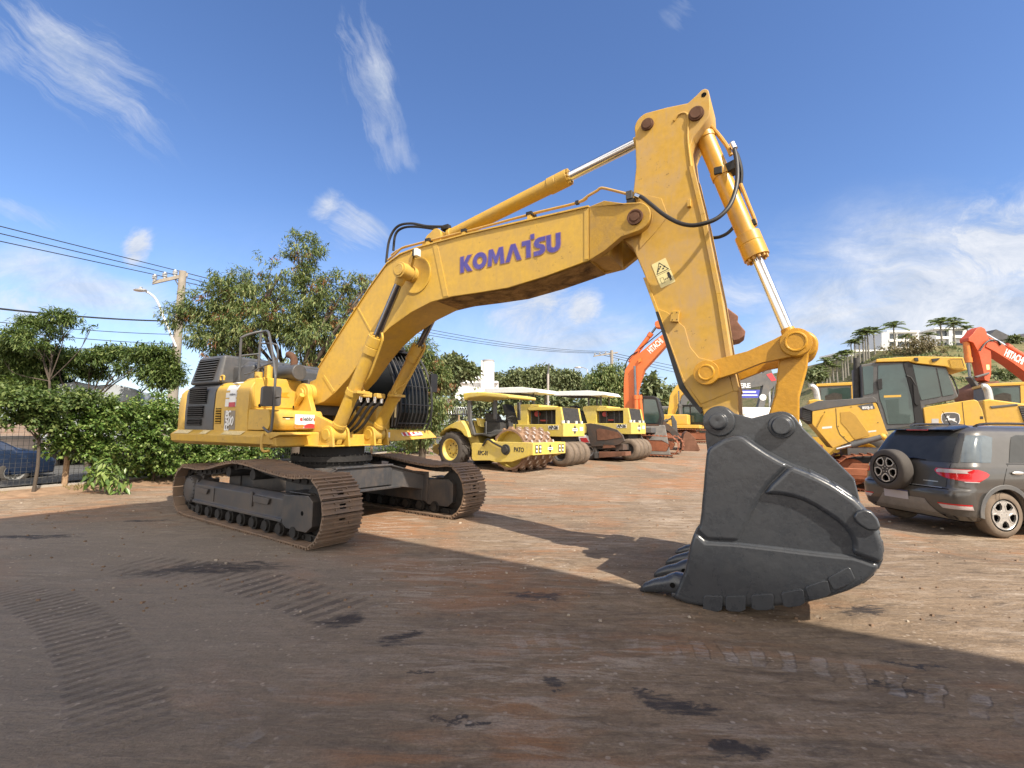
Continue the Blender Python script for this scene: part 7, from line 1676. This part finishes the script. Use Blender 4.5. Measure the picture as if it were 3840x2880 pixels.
m = MB(); sec = [(-2.1, .55, .70), (-1.9, .78, .78), (-1.3, .86, .84), (-.9, 1.30, .70), (-.3, 1.46, .64), (.5, 1.44, .62), (1.0, 1.2, .70), (1.35, .95, .82), (2.0, .82, .78), (2.2, .55, .70)]
vs = []
for x, h, w in sec: vs += [(x, -w, .25), (x, -w-.06, .55), (x, -w, min(h, .86)), (x, -w*.82, h), (x, w*.82, h), (x, w, min(h, .86)), (x, w+.06, .55), (x, w, .25)]
m.add(vs, [(k*8+i, k*8+(i+1) % 8, k*8+8+(i+1) % 8, k*8+8+i) for k in range(9) for i in range(8)]+[tuple(range(7, -1, -1)), tuple(range(72, 80))]); cbod = m.build('body', BLUEC, sc_, bevel=.05, seg=3)
for s in (-1, 1):
    m = MB(); m.hexa([(-1.05, .815*s, .90), (-.25, .835*s, .90), (-.25, .84*s, .90), (-1.05, .82*s, .90), (-.75, .64*s, 1.32), (-.25, .615*s, 1.38), (-.25, .62*s, 1.38), (-.75, .645*s, 1.32)]); m.hexa([(-.18, .835*s, .90), (.95, .815*s, .90), (.95, .82*s, .90), (-.18, .84*s, .90), (-.18, .615*s, 1.38), (.6, .62*s, 1.34), (.6, .625*s, 1.34), (-.18, .62*s, 1.38)]); m.build('window', CGLASS, cbod)
    for x in (-1.3, 1.35): wheel('wheel', sc_, (x, .80*s, .32), .32, .2, TYRE, SILVER, .6, (0, -s, 0))
TARP = plain('grey_tarpaulin', (.34, .37, .40), .7, var=.12, scale=1.2, bump=.5)
to_ = at(420, 1490, 18); tk_ = tag(empty('covered_truck', (to_.x, 18, .05), math.atan2(FD.y, FD.x)+.9), 'truck under a pale grey tarpaulin beyond the low trees', 'truck')
m = MB(); prof = [(-1.25, 1.0), (-1.25, 2.5), (-1.1, 2.75), (-.5, 2.9), (0, 2.82), (.5, 2.93), (1.1, 2.75), (1.25, 2.5), (1.25, 1.0)]; m.prism(prof, -2.6, 2.6, 'x'); m.build('tarpaulin', TARP, tk_, bevel=.06)
m = MB(); m.box(-2.6, 4.2, -1.1, 1.1, .7, 1.0); m.prism(rounded([(2.8, 1.0), (4.4, 1.0), (4.4, 1.7), (4.1, 2.5), (2.8, 2.6)], .1), -1.15, 1.15); m.build('cab', WHITE, tk_, bevel=.04)
for x in (-1.8, -.9, 3.6):
    for s in (-1, 1): wheel('wheel', tk_, (x, 1.12*s, .48), .48, .28, TYRE, SILVER, .55, (0, -s, 0))
# utility poles and wires
POLEM = plain('concrete_pole', (.27, .24, .20), .9, var=.15, scale=4, bump=.3); INS = plain('insulator', (.38, .40, .42), .3); WIRED = plain('black_cable', (.02, .02, .022), .6)
def upole(name, label, top, D, cross, ins, r):
    b = Vector((top.x, top.y, rise(D))); root = tag(empty(name, b), label, 'utility pole', None); t_ = top-b
    m = MB(); m.cyl((0, 0, -.2), t_, r*1.35, r*.85, n=12); m.build('post', POLEM, root)
    a, c = cross[0]-b, cross[1]-b; d = (c-a).normalized(); s = d.cross(Vector((0, 0, 1))).normalized(); m = MB()
    vv = [a-s*.06+Vector((0, 0, -.13)), c-s*.06+Vector((0, 0, -.13)), c+s*.06+Vector((0, 0, -.13)), a+s*.06+Vector((0, 0, -.13))]; m.hexa(vv+[v+Vector((0, 0, .15)) for v in vv]); m.build('crossarm', POLEM, root)
    tips = []
    for u in ins:
        p = a.lerp(c, u); m = MB(); m.lathe(p+Vector((0, 0, .02)), (0, 0, 1), [(0, 0), (0, .06), (.08, .06), (.09, .10), (.13, .10), (.14, .07), (.18, .10), (.22, .10), (.23, .06), (.30, .05), (.30, 0)], 12); m.build('insulator', INS, root); tips.append(b+p+Vector((0, 0, .30)))
    m = MB(); mid = t_*.9; m.cyl(t_-Vector((0, 0, .9)), a.lerp(c, .62)-Vector((0, 0, .1)), .025, n=6); m.build('brace', DGREY, root)
    return root, tips
PA, tipA = upole('utility_pole', 'nearer utility pole with three insulators, rising behind the feathery tree', at(686, 1017, 21), 21, (at(572, 1056, 20.4), at(705, 1026, 21.1)), (.05, .33, .62), .17)
PB_, tipB = upole('utility_pole', 'distant utility pole with a wide crossarm, left of the orange boom', at(2294, 1314, 55), 55, (at(2226, 1334, 55), at(2316, 1320, 56)), (.05, .25, .5), .2)
m = MB(); pa = Vector((at(660, 1240, 20.8).x, 20.8, 0)); q = [at(660, 1300, 20.8), at(622, 1210, 20.6), at(592, 1135, 20.4), at(572, 1108, 20.3), at(548, 1094, 20.2)]; o = PA.location
m.tube(smooth_path([p-o for p in q], 4), .045, 8); m.build('lamp_arm', plain('white_painted_arm', (.62, .63, .63), .5), PA)
p = at(526, 1088, 20.1)-o; m = MB(); m.ball(p, .30, .14, .075, 14, 8); m.cyl(p+Vector((.02, 0, .05)), p+Vector((.02, 0, .14)), .06, n=10); m.build('lamp_head', SILVER, PA)
def wire(name, label, a, b, sag, r, group=None, n=18):
    m = MB(); m.tube([a.lerp(b, k/n)-Vector((0, 0, sag*4*(k/n)*(1-k/n))) for k in range(n+1)], r, 5); return tag(m.build(name, WIRED, None, split=False), label, 'wire', group)
for k, (p, t_) in enumerate(zip(((-200, 861), (-200, 828), (-200, 798)), tipA)): wire('power_line', 'thin power line running from the nearer pole out past the top of the fence', at(*p, 13.5), t_, .0, .017, 'power lines at the nearer pole')
for a, b in zip(tipA, tipB): wire('power_line', 'power line strung between the two utility poles behind the boom', a, b, .9, .020, 'power lines between the poles')
for k, p in enumerate(((3000, 1490), (3000, 1472), (3000, 1455))): wire('power_line', 'far power line dropping away beyond the distant pole', tipB[k], at(*p, 120), .4, .035, 'power lines beyond the distant pole')
wire('telephone_cable', 'thick twisted cable crossing low over the flat-topped tree', at(-200, 1133, 13.5), at(655, 1204, 20.8), .12, .032)
for p0, p1 in (((-200, 1186), (655, 1254)), ((-200, 1215), (655, 1290)), ((-200, 1292), (655, 1302))): wire('telephone_cable', 'thin low cable passing behind the flat-topped tree', at(*p0, 14), at(*p1, 20.8), .1, .014, 'thin low cables')

# ---------------------------------------------------------------- far middle: factory, tree line
WHITEB = plain('white_cladding', (.80, .80, .79), .6, var=.03); GREYB = plain('grey_cladding', (.42, .44, .46), .7, var=.08)
def block(m, px0, px1, pyt, pyb, D, deep, slope=0.0):
    a, b, c, d = at(px0, pyt, D), at(px1, pyt+slope, D), at(px1, pyb, D), at(px0, pyb, D); dv = Vector((0, deep, 0))
    m.hexa([d, c, c+dv, d+dv, a, b, b+dv, a+dv])
fc = tag(empty('factory', at(1790, 1480, 88)), 'white factory with stepped roofs beyond the trees', 'factory'); fo = -fc.location
def fpart(name, q, mat, par=None):
    m = MB(Matrix.Translation(fo)); block(m, *q); return m.build(name, mat, par or fc)
wl3 = fpart('wall', (1700, 1790, 1420, 1490, 90, 30, 2), WHITEB); fpart('wall', (1755, 1868, 1436, 1500, 86, 3, 2), WHITEB); fpart('wall', (1705, 1800, 1446, 1500, 82, 3, 8), WHITEB)
fpart('roof', (1696, 1800, 1402, 1420, 89, 31, 8), WHITEB); fpart('roof', (1705, 1868, 1424, 1436, 85, 4, 5), WHITEB)
sl_ = tag(empty('silo', at(1831, 1470, 84)), 'white silo standing in front of the factory roofs', 'silo'); m = MB(); a = at(1831, 1358, 84)-sl_.location; m.cyl((0, 0, -2), a, 1.72*.27*2.3, n=24); m.build('tank', WHITEB, sl_, ang=50); m = MB(); m.cyl(a, a+Vector((0, 0, .35)), 1.72*.27*2.35, n=24); m.build('lid', plain('dull_band', (.3, .3, .3), .6), sl_); m = MB(); m.cyl(Vector((-1.15, -.4, -2)), a+Vector((-1.15, -.4, .2)), .12, n=6); m.build('pipe', WHITEB, sl_)
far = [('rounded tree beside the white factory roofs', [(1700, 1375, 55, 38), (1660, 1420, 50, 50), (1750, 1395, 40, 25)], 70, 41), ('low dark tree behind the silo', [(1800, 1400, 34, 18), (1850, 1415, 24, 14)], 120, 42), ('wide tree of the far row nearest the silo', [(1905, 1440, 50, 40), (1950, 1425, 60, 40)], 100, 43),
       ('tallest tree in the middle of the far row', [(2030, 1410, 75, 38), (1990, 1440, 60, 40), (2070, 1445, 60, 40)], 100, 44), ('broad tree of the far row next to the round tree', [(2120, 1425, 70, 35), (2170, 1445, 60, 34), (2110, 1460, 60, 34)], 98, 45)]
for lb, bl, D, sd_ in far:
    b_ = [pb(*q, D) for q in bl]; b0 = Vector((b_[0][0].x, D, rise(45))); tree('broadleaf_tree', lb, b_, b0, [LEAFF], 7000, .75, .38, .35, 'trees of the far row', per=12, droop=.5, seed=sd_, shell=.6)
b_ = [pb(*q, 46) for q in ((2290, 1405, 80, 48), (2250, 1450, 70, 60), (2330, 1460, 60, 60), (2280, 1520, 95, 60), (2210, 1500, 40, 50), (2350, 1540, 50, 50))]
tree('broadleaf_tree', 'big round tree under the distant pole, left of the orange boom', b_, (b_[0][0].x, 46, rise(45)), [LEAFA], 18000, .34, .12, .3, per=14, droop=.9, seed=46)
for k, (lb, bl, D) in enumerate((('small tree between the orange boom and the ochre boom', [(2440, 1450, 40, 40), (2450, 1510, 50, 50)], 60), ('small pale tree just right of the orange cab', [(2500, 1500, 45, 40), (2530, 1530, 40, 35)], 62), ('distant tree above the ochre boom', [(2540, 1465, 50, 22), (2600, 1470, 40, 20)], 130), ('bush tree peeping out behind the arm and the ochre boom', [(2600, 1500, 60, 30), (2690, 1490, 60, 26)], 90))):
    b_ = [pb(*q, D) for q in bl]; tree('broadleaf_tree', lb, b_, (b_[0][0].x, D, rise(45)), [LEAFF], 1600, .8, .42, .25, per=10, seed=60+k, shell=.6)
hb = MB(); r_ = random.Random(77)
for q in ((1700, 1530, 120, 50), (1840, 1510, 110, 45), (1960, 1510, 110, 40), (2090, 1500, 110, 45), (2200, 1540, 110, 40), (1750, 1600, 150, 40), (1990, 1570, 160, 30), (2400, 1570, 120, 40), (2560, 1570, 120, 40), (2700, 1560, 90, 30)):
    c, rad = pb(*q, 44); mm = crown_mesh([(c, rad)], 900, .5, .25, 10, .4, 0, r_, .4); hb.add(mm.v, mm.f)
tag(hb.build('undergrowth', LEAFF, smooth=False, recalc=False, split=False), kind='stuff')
for k, (px, py0, py1, D, lb) in enumerate(((2055, 1462, 1402, 40, 'slim pale post with a dark cap behind the first rubber-tyred roller'),)):
    o = Vector((at(px, py0, D).x, D, rise(D))); sp_ = tag(empty('post', o), lb, 'post'); tz = at(px, py1, D).z-o.z; m = MB(); m.cyl((0, 0, 0), (0, 0, tz), .10, n=10); m.build('shaft', CONC, sp_); m = MB(); m.cyl((0, 0, tz), (.08, 0, tz+.9), .09, .05, n=8); m.build('cap', DGREY, sp_)
o = Vector((at(2202, 1450, 70).x, 70, rise(70))); sl2 = tag(empty('street_lamp', o), 'distant street lamp in front of the round tree', 'street lamp'); tz = at(2202, 1385, 70)-o; hz = at(2168, 1378, 70)-o
m = MB(); m.cyl((0, 0, 0), tz, .10, .07, n=8); m.tube([tz, tz.lerp(hz, .5)+Vector((0, 0, .2)), hz], .05, 6); m.build('pole', SILVER, sl2); m = MB(); m.ball(hz, .6, .25, .14); m.build('lamp_head', SILVER, sl2)
# leaning steel plate in front of the orange excavator's track
o = gr(*ZB(1090, 1598)); pt = tag(empty('steel_plate', o, -.25), 'dull grey plate leaning on the orange excavator track', 'plate'); m = MB(); m.hexa([(-.95, -.1, 0), (.95, -.1, 0), (.95, .35, 0), (-.95, .35, 0), (-.68, .30, 1.55), (.72, .30, 1.6), (.72, .42, 1.6), (-.68, .42, 1.55)]); m.build('slab', plain('worn_steel', (.13, .12, .11), .7, var=.3, scale=3), pt, bevel=.06); m = MB(); m.box(-.4, .4, .28, .5, 1.56, 1.62); m.build('edge_bar', RUST, pt)
# blue banner and white box truck seen under the link
o = at(2830, 1500, 58); o.z = rise(58); bn = tag(empty('banner', o), 'blue banner with white lines seen in the gap beneath the link', 'sign'); m = MB(Matrix.Translation(-o)); block(m, 2770, 2852, 1462, 1492, 58, .15); bb = m.build('panel', plain('banner_blue', (.05, .06, .36), .5, var=.05), bn)
m = MB(Matrix.Translation(-o)); block(m, 2775, 2835, 1467, 1472, 57.97, .03); block(m, 2775, 2840, 1480, 1484, 57.97, .03); m.build('banner_line', WHITE, bb)
m = MB(); m.cyl((-2, .3, -.5), (-2, .3, 6.4), .12, n=8); m.cyl((2, .3, -.5), (2, .3, 6.4), .12, n=8); m.build('banner_post', GREYB, bn)
o = at(2845, 1570, 44); o.z = rise(44); wt_ = tag(empty('box_truck', o), 'white box truck parked beyond the bucket, under the blue banner', 'truck'); m = MB(); m.box(-3.0, 1.6, -1.1, 1.1, .9, 3.0); m.build('cargo_box', WHITEB, wt_, bevel=.03); m = MB(); m.prism(rounded([(1.7, .6), (3.4, .6), (3.4, 1.5), (3.0, 2.5), (1.7, 2.5)], .1), -1.0, 1.0); cc_ = m.build('cab', WHITEB, wt_, bevel=.04)
m = MB(); m.box(2.0, 2.9, -1.012, -1.004, 1.55, 2.25); m.build('window', GLASS, cc_)
for x in (-1.8, 2.6):
    for s in (-1, 1): wheel('wheel', wt_, (x, 1.05*s, .45), .45, .25, TYRE, SILVER, .55, (0, -s, 0))

# ---------------------------------------------------------------- hillside with palms and flats
crest = [(2700, 1610), (2850, 1580), (2960, 1545), (3050, 1510), (3120, 1478), (3200, 1440), (3260, 1375), (3320, 1338), (3420, 1328), (3560, 1322), (3700, 1318), (3900, 1308), (4300, 1300), (5200, 1300)]
cr_ = [at(px, py, 92) for px, py in crest]
gm_ = MB(); NU, NV = 80, 26
def hill(u, v):
    k = u*(len(cr_)-1); i = min(int(k), len(cr_)-2); c = cr_[i].lerp(cr_[i+1], k-i); g0 = rise(60)
    y = 50+(92-50)*v if v <= .8 else 83.6+(v-.8)*5*60
    f = min(1, v/.8); z = g0+(c.z*(.90+.1*min(1, max(0, 1)))-g0)*(f**1.15)
    z += .5*mnoise.noise((c.x*.12, y*.12, 1))*f+.25*mnoise.noise((c.x*.5, y*.5, 2))*f
    return (c.x*(y/92 if v <= .8 else 83.6/92), y, z if v > 0 else g0-.5)
gm_.grid(hill, NU, NV)
t = NT('hill_grass'); P = t.coord(); n1 = t.noise(P, .35, 6, .65, .4); n2 = t.noise(t.mapping(P, (1, 1, 2.2)), 1.1, 5, .7)
col = t.mix(t.ramp(n1, [(.36, 0.0), (.62, 1.0)]), (.10, .105, .045), (.19, .155, .085)); col = t.mix(t.ramp(n2, [(.50, 0.0), (.64, 1.0)]), col, (.045, .07, .025)); t.set(col, .95, spec=.2); t.bump(n2, .8, .3)
tag(gm_.build('hillside', t.m, recalc=False), kind='structure')
def hz(px, py): return at(px, py, 84.0)
pr_ = random.Random(5)
PTR = plain('palm_trunk', (.20, .19, .165), .9, var=.2, scale=4)
def palm(seed):
    r = random.Random(seed); root = empty('palm_tree', (0, 0, 0)); H = 5.0
    m = MB(); m.tube(smooth_path([(0, 0, -3), (.04, 0, 0), (.03, 0, H*.5), (0, 0, H)], 4), [.17]*4+[.17, .15, .14, .13, .12, .11, .10, .10, .10], 8); m.build('trunk', PTR, root, split=False)
    m = MB()
    for k in range(17):
        a = k*2.4+r.random()*.5; el = R(r.uniform(0, 80)); L = r.uniform(1.9, 2.5); path = []
        for j in range(8):
            s = j/7; hx = L*s*math.cos(el)*(1-.1*s); z = L*s*math.sin(el)-(.80*s*s*L*.62)*(1 if el > .5 else .8); path.append(Vector((hx*math.cos(a), hx*math.sin(a), H+.1+z)))
        for j in range(7):
            d = (path[j+1]-path[j]).normalized(); sd2 = d.cross(Vector((0, 0, 1))).normalized()
            for q in range(3):
                p = path[j].lerp(path[j+1], q/3)
                for s in (-1, 1): dd_ = (sd2*s+d*.6+Vector((0, 0, -.30))).normalized(); leaf(m, p, dd_, .62*(1-.5*abs(j/7-.45)), .10, Vector((0, 0, 1)))
        m.tube(path, [.035, .03, .028, .025, .022, .02, .015, .01], 4)
    m.build('crown', LEAFP, root, smooth=False, recalc=False, split=False); return root
PROTO = [palm(1), palm(2), palm(3)]; used = [0, 0, 0]
pl2 = [(605, 340, 455, 'palm on the hill crest, first of the crest palms from the slope side'), (680, 310, 445, None), (716, 250, 442, None), (762, 240, 446, None), (822, 240, 440, None), (1010, 190, 420, 'largest palm on the hill, standing alone before the white flats'), (1112, 285, 405, 'short palm before the white flats, beside the bare brown shrubs'), (1330, 262, 350, 'short palm half in front of the white flats windows'), (1450, 160, 410, None), (1572, 165, 412, None), (1690, 205, 330, 'palm beside the tip of the red-orange arm'),
       (372, 510, 685, 'slender palm standing lowest on the slope with a long bare trunk'), (472, 485, 640, None), (522, 450, 600, None), (572, 432, 565, None), (435, 560, 645, None), (282, 590, 690, None), (332, 590, 695, None), (240, 605, 695, None), (400, 540, 690, None), (545, 440, 580, None), (640, 330, 450, None), (740, 262, 444, None), (310, 575, 692, None), (205, 610, 700, None)]
for k, (x, y0, y1, lb) in enumerate(pl2):
    c0 = ZD(x, y0); c1 = ZD(x, y1); D = 84 if y1 < 470 else 74; pt_, pbm = at(*c0, D), at(*c1, D); i = k % 3
    o = PROTO[i] if not used[i] else copy_tree(PROTO[i]); used[i] = 1; sc_k = (pt_.z-pbm.z)/5.0; w_ = max(sc_k*1.3, .85) if y1 < 470 else max(sc_k*1.0, .7)
    o.location = (pbm.x, D, pbm.z); o.scale = (w_, w_, sc_k); o.rotation_euler = (0, 0, pr_.uniform(0, 6))
    gl = 'palm in the tight cluster on the hill crest' if 660 < x < 900 else 'palm of the pair before the right-hand flats' if x > 1400 else 'palm in the row climbing the lower slope'
    tag(o, lb or gl, 'palm tree', None if lb else {'palm in the tight cluster on the hill crest': 'clustered crest palms', 'palm of the pair before the right-hand flats': 'pair of palms by the flats'}.get(gl, 'palms climbing the slope'))
fl = tag(empty('apartment_building', at(3450, 1330, 96)), 'white flats with balconies on top of the hill behind the palms', 'building'); fo = -fl.location
def fp2(name, x0, x1, y0, y1, D, deep, mat, par=None, sl=0):
    a, b = ZD(x0, y0), ZD(x1, y1); m = MB(Matrix.Translation(fo)); block(m, a[0], b[0], a[1], b[1], D, deep, sl); return m.build(name, mat, par or fl)
WB = plain('white_render', (.74, .74, .73), .7, var=.04); DW = plain('dark_window', (.05, .06, .07), .2)
w1_ = fp2('wall', 950, 1230, 235, 430, 97, 10, WB); w2_ = fp2('wall', 1230, 1410, 250, 430, 99, 8, WB); w3_ = fp2('wall', 1390, 1675, 205, 430, 96, 10, WB); fp2('stair_tower', 885, 958, 240, 430, 95.5, 8, GREYB); fp2('stair_tower', 1512, 1545, 195, 420, 95.4, 2, GREYB)
fp2('roof', 940, 1240, 222, 238, 96.4, 11, WB); fp2('roof', 1380, 1690, 196, 208, 95.2, 11, WB)
for x0, x1, y0, y1, w_, D in [(965+75*k, 1020+75*k, 255+70*j, 300+70*j, w1_, 96.9) for k in range(3) for j in range(2)]+[(1400, 1500, 225, 275, w3_, 95.9), (1560, 1640, 225, 265, w3_, 95.9), (1410, 1505, 335, 395, w3_, 95.9), (1555, 1650, 335, 390, w3_, 95.9), (1260, 1300, 280, 320, w2_, 98.9), (1320, 1370, 280, 320, w2_, 98.9), (1250, 1380, 350, 400, w2_, 98.9)]:
    wn_ = fp2('window', x0, x1, y0, y1, D, .2, DW, w_)
for x0, x1, y0, w_ in ((960, 1170, 302, w1_), (1395, 1510, 278, w3_), (1550, 1660, 268, w3_), (1400, 1510, 398, w3_)): fp2('balcony', x0, x1, y0, y0+22, 95.3, .6, WB, w_)
ann = tag(empty('annex_building', at(3230, 1330, 93)), 'low white building with a flat roof behind the clustered crest palms', 'building'); fo = -ann.location
aw = fp2('wall', 590, 900, 415, 520, 93, 8, WB, ann); fp2('roof', 580, 905, 402, 418, 92.5, 9, WB, ann); fp2('window', 650, 700, 440, 470, 92.9, .2, DW, aw); fp2('window', 760, 830, 440, 470, 92.9, .2, DW, aw)
def gable(name, lb, x0, xm, x1, yt, ye, yb, D):
    rt = tag(empty(name, at(*ZD(xm, yb), D)), lb, 'house'); o = -rt.location; P_ = lambda x, y, d: at(*ZD(x, y), D)+Vector((0, d, 0))+o
    m = MB(); m.add([P_(x0, ye, 0), P_(x1, ye, 0), P_(x1, yb, 0), P_(x0, yb, 0), P_(x0, ye, 9), P_(x1, ye, 9), P_(x1, yb, 9), P_(x0, yb, 9)], [(0, 1, 2, 3), (4, 5, 6, 7), (0, 3, 7, 4), (1, 2, 6, 5)]); m.build('wall', GREYB, rt)
    m = MB(); m.prism([(P_(x, y, 0).x, P_(x, y, 0).z) for x, y in ((x0-15, ye+8), (xm, yt), (x1+15, ye+8), (x1+15, ye+14), (x0-15, ye+14))], -.6, 9.6); m.build('roof', plain('dark_tiles', (.06, .06, .065), .8, var=.25, scale=1.5), rt)
    m = MB(); m.prism([(P_(x, y, 0).x, P_(x, y, 0).z) for x, y in ((x0+.3*(x1-x0), ye+25), (x0+.55*(x1-x0), ye+25), (x0+.55*(x1-x0), ye+50), (x0+.3*(x1-x0), ye+50))], -.05, .05); m.build('window', DW, rt)
gable('gabled_house', 'dark gabled house on the hilltop just above the red-orange boom', 1835, 1925, 2100, 217, 300, 390, 92); gable('gabled_house', 'second dark-roofed house on the hilltop, cut by the edge of the view', 2110, 2240, 2400, 245, 290, 390, 95)
hw = tag(empty('garden_wall', at(*ZD(2150, 400), 86)), 'tan garden wall below the dark-roofed hilltop houses', 'wall'); fo = -hw.location; fp2('wall', 2040, 2420, 348, 400, 86, .4, plain('tan_wall', (.40, .34, .24), .85), hw); fp2('coping', 2036, 2424, 342, 348, 85.9, .6, CONC, hw)
b_ = [pb(*ZD(x, y), rx/2.4854, ry/2.4854, 80) for x, y, rx, ry in ((1180, 330, 100, 70), (1280, 345, 100, 70), (1230, 390, 140, 45), (950, 390, 90, 50), (1360, 370, 80, 60), (1080, 390, 90, 45), (1480, 410, 90, 30))]
tree('brown_shrub', 'bare brownish shrubs massed in front of the white flats', b_, (b_[0][0].x, 80, b_[0][0].z-3), [leafmat('dry_leaves', (.09, .075, .045), (.16, .13, .075), (.22, .18, .10))], 1500, .5, .2, .12, per=8, seed=90, cat='shrub')
for k, (x, y, rx, ry, lb) in enumerate(((2120, 315, 45, 30, 'round green bush before the dark-roofed houses'), (2020, 640, 140, 34, 'dark spreading bush on the slope below the red-orange boom'), (280, 640, 100, 40, 'leafy tree at the foot of the slope below the lowest palms'))):
    b_ = [pb(*ZD(x, y), rx/2.4854, ry/2.4854, 70 if k else 84)]; tree('bush', lb, b_, (b_[0][0].x, b_[0][0].y, b_[0][0].z-b_[0][1].z), [LEAFF], 900, .5, .3, .1, per=8, seed=95+k, cat='bush')
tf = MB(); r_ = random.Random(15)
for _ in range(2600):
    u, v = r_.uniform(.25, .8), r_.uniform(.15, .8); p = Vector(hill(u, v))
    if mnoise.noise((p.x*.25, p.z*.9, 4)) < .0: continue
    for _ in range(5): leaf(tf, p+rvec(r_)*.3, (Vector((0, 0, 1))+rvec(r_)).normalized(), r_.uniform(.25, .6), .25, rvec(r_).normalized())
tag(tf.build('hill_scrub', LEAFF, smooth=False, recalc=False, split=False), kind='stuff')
